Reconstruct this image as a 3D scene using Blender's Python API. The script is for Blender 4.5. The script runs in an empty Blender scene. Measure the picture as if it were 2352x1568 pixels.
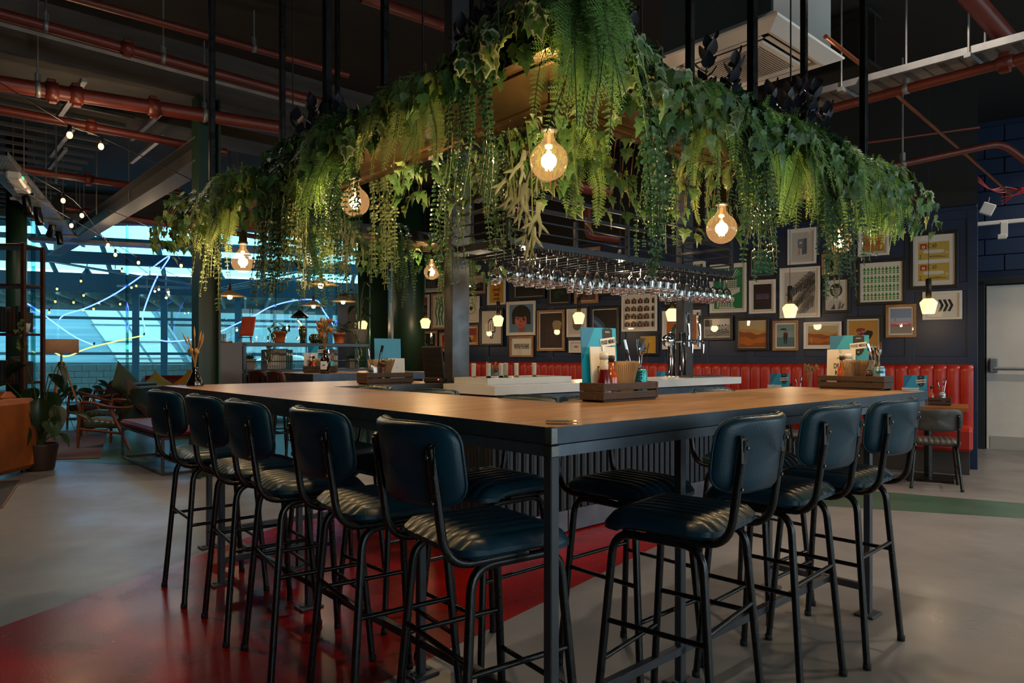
import bpy, math, random
from mathutils import Vector, Matrix

S = bpy.context.scene
COL = S.collection
R = math.radians
PI = math.pi
random.seed(7)

# ------------------------------------------------------------------ camera, sky, exposure
CX, HZ, F, CH = 1176.0, 818.0, 1590.0, 1.25          # pixel centre, horizon row, focal length in pixels, camera height
cam = bpy.data.cameras.new('camera')
cam.sensor_width = 36.0
cam.lens = 36.0 * F / 2352.0
cam.shift_y = (HZ - 784.0) / 2352.0
cam.clip_end = 200
cam_o = bpy.data.objects.new('camera', cam)
COL.objects.link(cam_o)
cam_o.location = (0, 0, CH)
cam_o.rotation_euler = (R(90), 0, 0)
S.camera = cam_o

world = bpy.data.worlds.new('sky')
S.world = world
world.use_nodes = True
_bg = world.node_tree.nodes['Background']
_bg.inputs['Color'].default_value = (0.78, 0.92, 1.0, 1)
_bg.inputs["Strength"].default_value = 3.8
S.view_settings.view_transform = 'Standard'
S.view_settings.look = 'None'
S.view_settings.gamma = 1
S.view_settings.use_curve_mapping = False
S.view_settings.exposure = 0.2
BULB_W, PENDANT_W, STRING_W = 17.0, 4.0, 4.0
cy = S.cycles
cy.use_denoising = True
cy.max_bounces = 8
cy.diffuse_bounces = 4
cy.glossy_bounces = 4
cy.transmission_bounces = 8
cy.transparent_max_bounces = 24
cy.sample_clamp_indirect = 4.0
cy.sample_clamp_direct = 0.0
cy.caustics_reflective = False
cy.caustics_refractive = False
cy.use_light_tree = True


# warm fill spots added near the ceiling, unseen, to brighten room and seats
def fill_spot(x, y, w, col=(1.0, .86, .72), size=120, blend=.8):
    l = bpy.data.lights.new('fill spot', 'SPOT')
    l.energy, l.color, l.spot_size, l.spot_blend, l.shadow_soft_size = w, col, R(size), blend, .06
    o = bpy.data.objects.new('fill spot', l)
    COL.objects.link(o)
    o.location = (x, y, 4.25)
    return o
for _x, _y, _w in ((4.6, 1.4, 130), (5.8, 4.2, 140), (-5.4, 6.0, 160), (-6.8, 8.0, 170), (-3.4, 4.2, 120), (2.2, -2.6, 70), (4.8, -2.2, 90), (7.4, 6.6, 300)):
    fill_spot(_x, _y, _w)
for _x, _y, _w in ((2.6, 4.4, 180), (.6, 6.2, 180), (-1.2, 7.4, 180), (4.6, 3.4, 180), (6.6, 8.2, 60)):
    fill_spot(_x, _y, _w)

# ------------------------------------------------------------------ frames of reference
RA = R(41.9)                                          # the bar's own axes: r to the right and away, l to the left and away
_cr, _sr = math.cos(RA), math.sin(RA)
def W(r, l, z=0.0):
    return Vector((0.104 + _cr * r - _sr * l, 1.83 + _sr * r + _cr * l, z))
WA = R(-33.3)                                         # the picture wall: x to the right along it, y into it
_cw, _sw = math.cos(WA), math.sin(WA)
def WL(t, d=0.0, z=0.0):                              # t metres left of its right end, d metres out of it into the room
    return Vector((5.14 - _cw * t + _sw * d, 7.64 - _sw * t - _cw * d, z))
def at(px, py, Y):                                    # the point at depth Y that the photograph shows at px, py
    return Vector(((px - CX) / F * Y, Y, CH + (HZ - py) / F * Y))
def wall_uv(px, py):
    a = (px - CX) / F
    t = (5.14 - 7.64 * a) / (_cw - _sw * a)
    Y = 7.64 - _sw * t
    return t, CH + (HZ - py) / F * Y

# ------------------------------------------------------------------ materials
def lin(h):
    h = h.lstrip('#')
    if len(h) == 3:
        h = ''.join(c * 2 for c in h)
    out = []
    for i in (0, 2, 4):
        c = int(h[i:i + 2], 16) / 255.0
        out.append(c / 12.92 if c <= 0.04045 else ((c + 0.055) / 1.055) ** 2.4)
    return (*out, 1.0)

MATS = {}
def mat(name, col, rough=0.5, metal=0.0, coat=0.0, col2=None, nscale=8.0, ndetail=4.0, bump=0.0, bscale=60.0, stretch=None, rvar=0.0, spec=0.5, emit=None, estr=0.0):
    if name in MATS:
        return MATS[name]
    m = bpy.data.materials.new(name)
    m.use_nodes = True
    nt = m.node_tree
    b = nt.nodes['Principled BSDF']
    c = lin(col) if isinstance(col, str) else (*col, 1.0)
    b.inputs['Base Color'].default_value = c
    b.inputs['Roughness'].default_value = rough
    b.inputs['Metallic'].default_value = metal
    b.inputs['Specular IOR Level'].default_value = spec
    b.inputs['Coat Weight'].default_value = coat
    b.inputs['Coat Roughness'].default_value = 0.08
    if emit:
        b.inputs['Emission Color'].default_value = lin(emit)
        b.inputs['Emission Strength'].default_value = estr
    if col2 or bump or rvar:
        tc = nt.nodes.new('ShaderNodeTexCoord')
        mp = nt.nodes.new('ShaderNodeMapping')
        nt.links.new(tc.outputs['Object'], mp.inputs['Vector'])
        if stretch:
            mp.inputs['Scale'].default_value = stretch
        n = nt.nodes.new('ShaderNodeTexNoise')
        n.inputs['Scale'].default_value = nscale
        n.inputs['Detail'].default_value = ndetail
        n.inputs['Roughness'].default_value = 0.6
        nt.links.new(mp.outputs['Vector'], n.inputs['Vector'])
        if col2:
            r = nt.nodes.new('ShaderNodeValToRGB')
            r.color_ramp.elements[0].position = 0.32
            r.color_ramp.elements[1].position = 0.68
            r.color_ramp.elements[0].color = c
            r.color_ramp.elements[1].color = lin(col2)
            nt.links.new(n.outputs['Fac'], r.inputs['Fac'])
            nt.links.new(r.outputs['Color'], b.inputs['Base Color'])
        if rvar:
            mr = nt.nodes.new('ShaderNodeMapRange')
            mr.inputs['From Min'].default_value = 0.3
            mr.inputs['From Max'].default_value = 0.7
            mr.inputs['To Min'].default_value = max(0.02, rough - rvar)
            mr.inputs['To Max'].default_value = min(1, rough + rvar)
            nt.links.new(n.outputs['Fac'], mr.inputs['Value'])
            nt.links.new(mr.outputs['Result'], b.inputs['Roughness'])
        if bump:
            n2 = nt.nodes.new('ShaderNodeTexNoise')
            n2.inputs['Scale'].default_value = bscale
            n2.inputs['Detail'].default_value = 3.0
            nt.links.new(mp.outputs['Vector'], n2.inputs['Vector'])
            bp = nt.nodes.new('ShaderNodeBump')
            bp.inputs['Strength'].default_value = bump
            bp.inputs['Distance'].default_value = 0.004
            nt.links.new(n2.outputs['Fac'], bp.inputs['Height'])
            nt.links.new(bp.outputs['Normal'], b.inputs['Normal'])
    MATS[name] = m
    return m

def emis(name, col, strength):
    if name in MATS:
        return MATS[name]
    m = bpy.data.materials.new(name)
    m.use_nodes = True
    nt = m.node_tree
    nt.nodes.remove(nt.nodes['Principled BSDF'])
    e = nt.nodes.new('ShaderNodeEmission')
    e.inputs['Color'].default_value = lin(col) if isinstance(col, str) else (*col, 1)
    e.inputs['Strength'].default_value = strength
    nt.links.new(e.outputs[0], nt.nodes['Material Output'].inputs['Surface'])
    MATS[name] = m
    return m

def thin_glass(name, tint=(1, 1, 1), ior=1.45, rough=0.01, gain=1.0):
    if name in MATS:
        return MATS[name]
    m = bpy.data.materials.new(name)
    m.use_nodes = True
    nt = m.node_tree
    nt.nodes.remove(nt.nodes['Principled BSDF'])
    t = nt.nodes.new('ShaderNodeBsdfTransparent')
    t.inputs['Color'].default_value = (*tint, 1)
    g = nt.nodes.new('ShaderNodeBsdfGlossy')
    g.inputs['Roughness'].default_value = rough
    lw = nt.nodes.new('ShaderNodeLayerWeight')         # Schlick's curve, the same from both sides of the sheet
    lw.inputs['Blend'].default_value = 0.5
    pw = nt.nodes.new('ShaderNodeMath')
    pw.operation = 'POWER'
    pw.inputs[1].default_value = 4.5
    nt.links.new(lw.outputs['Facing'], pw.inputs[0])
    mu = nt.nodes.new('ShaderNodeMath')
    mu.operation = 'MULTIPLY_ADD'
    f0 = ((ior - 1) / (ior + 1)) ** 2
    mu.inputs[1].default_value = min(1.0, .8 * gain)
    mu.inputs[2].default_value = f0 * gain
    mu.use_clamp = True
    nt.links.new(pw.outputs[0], mu.inputs[0])
    fac = mu.outputs[0]
    mx = nt.nodes.new('ShaderNodeMixShader')
    nt.links.new(fac, mx.inputs[0])
    nt.links.new(t.outputs[0], mx.inputs[1])
    nt.links.new(g.outputs[0], mx.inputs[2])
    nt.links.new(mx.outputs[0], nt.nodes['Material Output'].inputs['Surface'])
    MATS[name] = m
    return m

def real_glass(name, col=(1, 1, 1), ior=1.45, rough=0.0):
    if name in MATS:
        return MATS[name]
    m = mat(name, col, rough=rough)
    b = m.node_tree.nodes['Principled BSDF']
    b.inputs['Transmission Weight'].default_value = 1.0
    b.inputs['IOR'].default_value = ior
    return m

def leaf_mat(name, a, b_, trans=0.35, rough=0.45, edge=None):
    m = mat(name, a, rough=rough, col2=b_, nscale=14.0, ndetail=2.0)
    nt = m.node_tree
    b = nt.nodes['Principled BSDF']
    src = b.inputs['Base Color'].links[0].from_socket
    # each plant and leaf a little different from the next
    oi = nt.nodes.new('ShaderNodeObjectInfo')
    hs = nt.nodes.new('ShaderNodeHueSaturation')
    hs.inputs['Saturation'].default_value = 0.86
    hs.inputs['Hue'].default_value = 0.49
    mr = nt.nodes.new('ShaderNodeMapRange')
    mr.inputs['To Min'].default_value = 0.65
    mr.inputs['To Max'].default_value = 1.35
    nt.links.new(oi.outputs['Random'], mr.inputs['Value'])
    nt.links.new(mr.outputs['Result'], hs.inputs['Value'])
    nt.links.new(src, hs.inputs['Color'])
    nt.links.new(hs.outputs['Color'], b.inputs['Base Color'])
    t = nt.nodes.new('ShaderNodeBsdfTranslucent')
    nt.links.new(hs.outputs['Color'], t.inputs['Color'])
    mx = nt.nodes.new('ShaderNodeMixShader')
    mx.inputs[0].default_value = trans
    nt.links.new(b.outputs[0], mx.inputs[1])
    nt.links.new(t.outputs[0], mx.inputs[2])
    nt.links.new(mx.outputs[0], nt.nodes['Material Output'].inputs['Surface'])
    return m

def brick_mat(name, c1, c2, mortar, sx, sy, msize=0.01, rough=0.5, metal=0.0, rot=0.0, bump=0.0, coat=0.0):
    if name in MATS:
        return MATS[name]
    m = mat(name, c1, rough=rough, metal=metal, coat=coat)
    nt = m.node_tree
    b = nt.nodes['Principled BSDF']
    tc = nt.nodes.new('ShaderNodeTexCoord')
    mp = nt.nodes.new('ShaderNodeMapping')
    mp.inputs['Rotation'].default_value = (0, 0, rot)
    nt.links.new(tc.outputs['Object'], mp.inputs['Vector'])
    br = nt.nodes.new('ShaderNodeTexBrick')
    br.inputs['Color1'].default_value = lin(c1)
    br.inputs['Color2'].default_value = lin(c2)
    br.inputs['Mortar'].default_value = lin(mortar)
    br.inputs['Scale'].default_value = 1.0
    br.inputs['Brick Width'].default_value = sx
    br.inputs['Row Height'].default_value = sy
    br.inputs['Mortar Size'].default_value = msize
    br.inputs['Bias'].default_value = 0.0
    nt.links.new(mp.outputs['Vector'], br.inputs['Vector'])
    n = nt.nodes.new('ShaderNodeTexNoise')
    n.inputs['Scale'].default_value = 6.0
    n.inputs['Detail'].default_value = 6.0
    mp2 = nt.nodes.new('ShaderNodeMapping')
    mp2.inputs['Rotation'].default_value = (0, 0, rot)
    mp2.inputs['Scale'].default_value = (1.0, 9.0, 1.0)
    nt.links.new(tc.outputs['Object'], mp2.inputs['Vector'])
    nt.links.new(mp2.outputs['Vector'], n.inputs['Vector'])
    mx = nt.nodes.new('ShaderNodeMixRGB')
    mx.blend_type = 'MULTIPLY'
    mx.inputs['Fac'].default_value = 0.55
    rp = nt.nodes.new('ShaderNodeValToRGB')
    rp.color_ramp.elements[0].color = (0.45, 0.4, 0.35, 1)
    rp.color_ramp.elements[0].position = 0.3
    rp.color_ramp.elements[1].position = 0.65
    nt.links.new(n.outputs['Fac'], rp.inputs['Fac'])
    nt.links.new(br.outputs['Color'], mx.inputs['Color1'])
    nt.links.new(rp.outputs['Color'], mx.inputs['Color2'])
    nt.links.new(mx.outputs['Color'], b.inputs['Base Color'])
    return m

def flat(col, rough=0.6):
    return mat('print ' + col + ' %.2f' % rough, col, rough=rough)

# ------------------------------------------------------------------ mesh building
class MB:
    def __init__(s):
        s.v, s.f, s.m, s.s = [], [], [], []
    def add(s, vs, fs, mi=0, smooth=False, M=None):
        o = len(s.v)
        if M is not None:
            vs = [M @ Vector(p) for p in vs]
        s.v.extend([tuple(p) for p in vs])
        for f in fs:
            s.f.append(tuple(i + o for i in f))
            s.m.append(mi)
            s.s.append(smooth)
        return s
    def box(s, c, d, bev=0.0, mi=0, M=None):
        x, y, z = c
        a, b, h = d[0] / 2, d[1] / 2, d[2] / 2
        if bev <= 0:
            vs = [(x + i * a, y + j * b, z + k * h) for k in (-1, 1) for j in (-1, 1) for i in (-1, 1)]
            fs = [(0, 2, 3, 1), (4, 5, 7, 6), (0, 1, 5, 4), (2, 6, 7, 3), (0, 4, 6, 2), (1, 3, 7, 5)]
            return s.add(vs, fs, mi, False, M)
        e = min(bev, a * .9, b * .9, h * .9)
        vs, idx = [], {}
        for k in (-1, 1):
            for j in (-1, 1):
                for i in (-1, 1):
                    for ax in range(3):
                        p = [i * (a - e), j * (b - e), k * (h - e)]
                        p[ax] = (i * a, j * b, k * h)[ax]
                        idx[(i, j, k, ax)] = len(vs)
                        vs.append((x + p[0], y + p[1], z + p[2]))
        fs = []
        for sg in (-1, 1):
            q = [idx[(sg, j, k, 0)] for j, k in ((-1, -1), (1, -1), (1, 1), (-1, 1))]
            fs.append(q if sg > 0 else q[::-1])
            q = [idx[(i, sg, k, 1)] for i, k in ((-1, -1), (-1, 1), (1, 1), (1, -1))]
            fs.append(q if sg > 0 else q[::-1])
            q = [idx[(i, j, sg, 2)] for i, j in ((-1, -1), (1, -1), (1, 1), (-1, 1))]
            fs.append(q if sg > 0 else q[::-1])
        for p in (-1, 1):
            for q in (-1, 1):
                fs.append([idx[(p, q, -1, 0)], idx[(p, q, 1, 0)], idx[(p, q, 1, 1)], idx[(p, q, -1, 1)]][::1 if p * q < 0 else -1])
                fs.append([idx[(p, -1, q, 0)], idx[(p, 1, q, 0)], idx[(p, 1, q, 2)], idx[(p, -1, q, 2)]][::1 if p * q > 0 else -1])
                fs.append([idx[(-1, p, q, 1)], idx[(1, p, q, 1)], idx[(1, p, q, 2)], idx[(-1, p, q, 2)]][::1 if p * q < 0 else -1])
        for k in (-1, 1):
            for j in (-1, 1):
                for i in (-1, 1):
                    t = [idx[(i, j, k, 0)], idx[(i, j, k, 1)], idx[(i, j, k, 2)]]
                    fs.append(t if i * j * k > 0 else t[::-1])
        return s.add(vs, fs, mi, False, M)
    def tube(s, pts, r, n=8, mi=0, caps=True, closed=False, M=None, smooth=True):
        P = [Vector(p) for p in pts]
        k = len(P)
        rs = r if isinstance(r, (list, tuple)) else [r] * k
        T = []
        for i in range(k):
            a = P[(i - 1) % k] if (closed or i > 0) else P[i]
            b = P[(i + 1) % k] if (closed or i < k - 1) else P[i]
            d = b - a
            T.append(d.normalized() if d.length > 1e-9 else Vector((0, 0, 1)))
        u = T[0].orthogonal().normalized()
        vs, fs = [], []
        for i in range(k):
            u = (u - T[i] * u.dot(T[i]))
            u = u.normalized() if u.length > 1e-6 else T[i].orthogonal().normalized()
            w = T[i].cross(u)
            for j in range(n):
                a = 2 * PI * (j + .5) / n
                vs.append(P[i] + (u * math.cos(a) + w * math.sin(a)) * rs[i])
        for i in range(k if closed else k - 1):
            for j in range(n):
                a, b = i * n + j, i * n + (j + 1) % n
                c, d = ((i + 1) % k) * n + (j + 1) % n, ((i + 1) % k) * n + j
                fs.append((a, b, c, d))
        s.add(vs, fs, mi, smooth and n > 4, M)
        if caps and not closed:
            s.add([vs[j] for j in range(n)], [tuple(range(n))[::-1]], mi, False, M)
            s.add([vs[(k - 1) * n + j] for j in range(n)], [tuple(range(n))], mi, False, M)
        return s
    def lathe(s, prof, n=16, c=(0, 0, 0), mi=0, M=None, smooth=True):
        vs, fs = [], []
        rows = []
        for (r, z) in prof:
            if r < 1e-6:
                rows.append([len(vs)])
                vs.append((c[0], c[1], c[2] + z))
            else:
                row = []
                for j in range(n):
                    a = 2 * PI * j / n
                    row.append(len(vs))
                    vs.append((c[0] + r * math.cos(a), c[1] + r * math.sin(a), c[2] + z))
                rows.append(row)
        for a, b in zip(rows, rows[1:]):
            if len(a) == 1 and len(b) == 1:
                continue
            for j in range(n):
                j2 = (j + 1) % n
                if len(a) == 1:
                    fs.append((a[0], b[j2], b[j]))
                elif len(b) == 1:
                    fs.append((a[j], a[j2], b[0]))
                else:
                    fs.append((a[j], a[j2], b[j2], b[j]))
        return s.add(vs, fs, mi, smooth, M)
    def prism(s, poly, z0, z1, mi=0, M=None):
        n = len(poly)
        vs = [(x, y, z0) for x, y in poly] + [(x, y, z1) for x, y in poly]
        fs = [tuple(range(n))[::-1], tuple(range(n, 2 * n))] + [(i, (i + 1) % n, n + (i + 1) % n, n + i) for i in range(n)]
        return s.add(vs, fs, mi, False, M)
    def grid(s, rows, mi=0, smooth=True, M=None, closed=False):
        n = len(rows[0])
        vs = [p for r in rows for p in r]
        fs = []
        for i in range(len(rows) - 1):
            for j in range(n if closed else n - 1):
                a, b = i * n + j, i * n + (j + 1) % n
                fs.append((a, b, b + n, a + n))
        return s.add(vs, fs, mi, smooth, M)
    def mesh(s, name, mats):
        me = bpy.data.meshes.new(name)
        me.from_pydata(s.v, [], s.f)
        for m in (mats if isinstance(mats, (list, tuple)) else [mats]):
            me.materials.append(m)
        me.polygons.foreach_set('material_index', s.m)
        me.polygons.foreach_set('use_smooth', s.s)
        me.update()
        return me
    def build(s, name, mats, parent=None, loc=None, rotz=0.0):
        return link(name, s.mesh(name, mats), parent, loc, rotz)

def link(name, me, parent=None, loc=None, rotz=0.0):
    o = bpy.data.objects.new(name, me)
    COL.objects.link(o)
    if parent is not None:
        o.parent = parent
    if loc is not None:
        o.location = loc
    if rotz:
        o.rotation_euler = (0, 0, rotz)
    return o

def tag(o, label=None, cat=None, group=None, kind=None):
    if label: o['label'] = label
    if cat: o['category'] = cat
    if group: o['group'] = group
    if kind: o['kind'] = kind
    return o

def thing(name, label, cat, loc=(0, 0, 0), rotz=0.0, group=None):
    o = bpy.data.objects.new(name, None)
    o.empty_display_size = 0.05
    COL.objects.link(o)
    o.location = loc
    o.rotation_euler = (0, 0, rotz)
    return tag(o, label, cat, group)

def struct(name, b, m, loc=None, rotz=0.0, parent=None):
    o = b.build(name, m, parent, loc, rotz)
    if parent is None:
        o['kind'] = 'structure'
    return o

def sroot(name, loc=(0, 0, 0), rotz=0.0):
    o = bpy.data.objects.new(name, None)
    COL.objects.link(o)
    o.location = loc
    o.rotation_euler = (0, 0, rotz)
    o['kind'] = 'structure'
    return o

def dup(root, loc, rotz=None, label=None, group=None):
    r = root.copy()
    COL.objects.link(r)
    r.location = loc
    if rotz is not None:
        r.rotation_euler = (0, 0, rotz)
    if label: r['label'] = label
    if group: r['group'] = group
    for ch in list(root.children):
        c = ch.copy()
        COL.objects.link(c)
        c.parent = r
        for g in list(ch.children):
            d = g.copy()
            COL.objects.link(d)
            d.parent = c
    return r

def fillet(pts, rad, n=5):
    P = [Vector(p) for p in pts]
    out = [P[0]]
    for i in range(1, len(P) - 1):
        a, b, c = P[i - 1], P[i], P[i + 1]
        d1, d2 = (a - b), (c - b)
        r = min(rad, d1.length * .48, d2.length * .48)
        p, q = b + d1.normalized() * r, b + d2.normalized() * r
        for k in range(n + 1):
            t = k / n
            out.append(p * (1 - t) ** 2 + b * 2 * t * (1 - t) + q * t * t)
    out.append(P[-1])
    return out

def catmull(pts, n=8):
    P = [Vector(p) for p in pts]
    out = []
    for i in range(len(P) - 1):
        a = P[i - 1] if i else P[0]
        b, c = P[i], P[i + 1]
        d = P[i + 2] if i + 2 < len(P) else P[-1]
        for k in range(n):
            t = k / n
            out.append(.5 * ((2 * b) + (c - a) * t + (2 * a - 5 * b + 4 * c - d) * t * t + (3 * b - a - 3 * c + d) * t ** 3))
    out.append(P[-1])
    return out

def text(body, size, m, parent, loc, rot=(R(90), 0, 0), sx=0.62, name='lettering', align='CENTER', bold=0.0):
    cu = bpy.data.curves.new(name, 'FONT')
    cu.body = body
    cu.size = size
    cu.align_x = align
    cu.align_y = 'CENTER'
    cu.extrude = 0.0004
    cu.offset = bold
    cu.resolution_u = 2
    cu.materials.append(m)
    tmp = bpy.data.objects.new('tmp', cu)
    me = bpy.data.meshes.new_from_object(tmp)
    bpy.data.objects.remove(tmp)
    o = bpy.data.objects.new(name, me)
    COL.objects.link(o)
    o.parent = parent
    o.location = loc
    o.rotation_euler = rot
    o.scale = (sx, 1, 1)
    return o

def lamp(name, loc, power, col, radius=0.03, parent=None):
    l = bpy.data.lights.new(name, 'POINT')
    l.energy = power
    l.color = col
    l.shadow_soft_size = radius
    o = bpy.data.objects.new(name, l)
    COL.objects.link(o)
    o.location = loc
    if parent is not None:
        o.parent = parent
    return o

# shared materials
M_blacksteel = mat('black painted steel', '#0b0b0c', rough=0.3, rvar=0.08, nscale=20)
M_steel = mat('raw dark steel', '#55565a', rough=0.42, metal=0.55, col2='#46474a', nscale=5, rvar=0.1)
M_steel_l = mat('brushed steel', '#8d8a86', rough=0.3, metal=1.0, col2='#6c6a67', nscale=7, rvar=0.1)
M_chrome = mat('chrome', '#d9dadc', rough=0.06, metal=1.0)
M_galv = mat('galvanised steel', '#8f8f8d', rough=0.45, metal=0.5, col2='#75767a', nscale=6)
M_black = mat('black plastic', '#0c0c0d', rough=0.5)
M_white = mat('white enamel', '#d8d4cd', rough=0.4)
M_brass = mat('brass', '#a8843c', rough=0.3, metal=1.0)
M_rubber = mat('rubber', '#0b0b0b', rough=0.8)
M_crate = mat('dark stained crate wood', '#4a3020', rough=0.6, col2='#2b1b12', nscale=6, stretch=(1, 8, 14), bump=0.3, bscale=30)
M_teak = mat('oiled teak', '#8a4520', rough=0.35, col2='#5c2c14', nscale=5, stretch=(2, 2, 12))
M_paper = mat('menu paper', '#e6e2da', rough=0.6)
M_fil = emis('hot filament', (1.0, 0.66, 0.30), 45.0)
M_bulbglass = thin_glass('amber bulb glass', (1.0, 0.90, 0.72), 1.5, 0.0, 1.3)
def _aglow(m, col, k):                                 # emission put into the bulb glass, imitating the amber glow round the filament
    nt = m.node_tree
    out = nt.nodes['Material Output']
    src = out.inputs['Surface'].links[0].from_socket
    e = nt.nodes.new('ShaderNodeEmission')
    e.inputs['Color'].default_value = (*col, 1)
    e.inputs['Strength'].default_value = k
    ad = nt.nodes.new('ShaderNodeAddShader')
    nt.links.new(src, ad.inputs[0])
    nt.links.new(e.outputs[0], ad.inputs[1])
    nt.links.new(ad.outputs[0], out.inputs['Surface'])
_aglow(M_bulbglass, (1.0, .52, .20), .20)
WARM = (1.0, 0.71, 0.41)

# ================================================================== THE ROOM
CEIL = 4.45
M_conc = mat('polished concrete', '#827e7a', rough=0.36, col2='#686562', nscale=1.1, ndetail=8, rvar=0.10, bump=0.05, bscale=90)
M_red = mat('red floor paint', '#96120e', rough=0.25, col2='#780e0c', nscale=2.2, ndetail=6, rvar=0.05, bump=0.14, bscale=70, spec=.22)
M_greenf = mat('green floor paint', '#3a5a49', rough=0.35, col2='#2c483b', nscale=2.5, ndetail=6, bump=0.08, bscale=70)
M_navy = mat('navy wall paint', '#0f2849', rough=0.42, col2='#0e2442', nscale=3)
M_blackw = mat('black wall paint', '#0d0d0e', rough=0.6)
M_slab = mat('dark concrete soffit', '#1f1e1d', rough=0.85, col2='#131212', nscale=1.6, ndetail=9, bump=0.3, bscale=18)
M_beamc = mat('board marked concrete', '#57534f', rough=0.85, col2='#34312f', nscale=1.3, ndetail=9, bump=0.5, bscale=12, stretch=(0.5, 1, 4))
M_greencol = mat('green column paint', '#12301f', rough=0.42)
M_pipe = mat('red oxide pipe paint', '#6e281a', rough=0.42, col2='#5a1f14', nscale=4)
M_copper = mat('copper pipe', '#b56a45', rough=0.28, metal=0.9)
M_wallgrey = mat('grey plaster', '#55504b', rough=0.8)

b = MB(); b.box((0, 6, -0.05), (28, 26, 0.1))
floor = struct('floor', b, M_conc)
def paint(poly, m, z, name):
    q = MB(); q.prism(poly, 0.0, z, 0)
    return q.build(name, m, floor)
paint([(-2.14, .5), (-.426, 2.753), (2.2, 6.2), (-1.3, 6.3), (-1.84, 4.72), (-2.363, 3.195), (-3.3, .5)], M_red, .0015, 'painted_band')
paint([(-9.6, 9.5), (-5.5, 8.3), (-3.7, 7.75), (-2.6, 7.65), (-1.2, 9.2), (-3.0, 15.6), (-9.4, 13.2)], M_greenf, .0015, 'painted_band')
paint([(1.8, 7.24), (1.5, 6.15), (2.98, 5.66), (3.95, 5.34), (6, 4.66), (6, 5.0), (4.35, 5.88), (3.286, 6.45)], M_greenf, .0015, 'painted_band')

b = MB(); b.box((0, 5, CEIL + .1), (28, 24, .2))
ceiling = struct('ceiling', b, M_slab)

# picture wall: navy panels with battens, black above
wb = sroot('wall_back', WL(0), WA)
b = MB(); b.box((-4.65, .07, 1.44), (9.3, .12, 2.88)); b.build('panelling', M_navy, wb)
b = MB(); b.box((-4.65, .07, 3.665), (9.3, .14, 1.57)); b.build('upper_panel', M_blackw, wb)
bv = MB(); bv.box((0, 0, 0), (.1, .022, 2.88), .004)
bvm = bv.mesh('batten', [M_navy])
for i in range(16):
    link('batten', bvm, wb, (-.05 - .6 * i, -.001, 1.44))
for z in (1.2, 2.03, 2.83):
    b = MB(); b.box((-4.65, 0, z), (9.3, .018, .1), .004); b.build('rail', M_navy, wb)
b = MB(); b.box((-4.65, -.01, 2.9), (9.3, .06, .05), .01); b.build('capping', M_navy, wb)

# the wall beyond it, painted blockwork with a fire door
wd = sroot('wall_right', WL(0, -2.18), WA)
b = MB(); b.box((1.0, .13, CEIL / 2), (8, .1, CEIL)); b.build('backing', M_navy, wd)
bm_ = MB(); bm_.box((0, 0, 0), (.43, .1, .208), .006)
bme = bm_.mesh('block', [M_navy])
for k in range(20):
    for i in range(-2, 8):
        x = -1.0 + .44 * i + (.22 if k % 2 else 0)
        z = .11 + .218 * k
        if z < 2.3 and -.1 < x + .2 and x - .2 < 1.25:
            continue
        link('block', bme, wd, (x, .05, z))
M_door = mat('cream door paint', '#d9cfc3', rough=0.45, col2='#cbc1b5', nscale=2)
M_dframe = mat('black door frame', '#111213', rough=0.45)
d1 = sroot('door_1', WL(-.11, -2.16), WA)
b = MB(); b.box((.5, .0, 1.1), (.98, .05, 2.2), .004); b.build('door_leaf', M_door, d1)
b = MB()
b.box((-.05, -.01, 1.13), (.09, .12, 2.26), .005); b.box((1.05, -.01, 1.13), (.09, .12, 2.26), .005); b.box((.5, -.01, 2.26), (1.19, .12, .09), .005)
b.build('door_frame', M_dframe, d1)
pb = MB(); pb.box((.09, -.06, 1.13), (.1, .08, .2), .015); pb.box((.9, -.06, 1.13), (.08, .08, .14), .015)
pb.tube([(.09, -.09, 1.085), (.92, -.09, 1.085)], .022, 10)
pb.build('push_bar', M_galv, d1)
b = MB(); b.box((.5, -.03, .1), (.9, .006, .16)); b.build('kick_plate', mat('scuffed cream', '#a49c90', rough=.5), d1)
sg = thing('door_sign', 'small green push sign with white tick on the cream fire door', 'sign', WL(-.11 - .47, -2.13, 1.19), WA)
b = MB(); b.box((.13, 0, 0), (.34, .006, .075)); b.build('sign_plate', flat('#0e6b3c'), sg)
b = MB(); b.tube([(0, -.006, .0), (.018, -.006, -.018), (.05, -.006, .022)], .005, 4); b.box((.088, -.004, 0), (.006, .004, .075)); b.build('tick', flat('#e8e8e4'), sg)
text('PUSH', .06, flat('#e8e8e4'), sg, (.19, -.005, 0), sx=.8)

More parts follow.
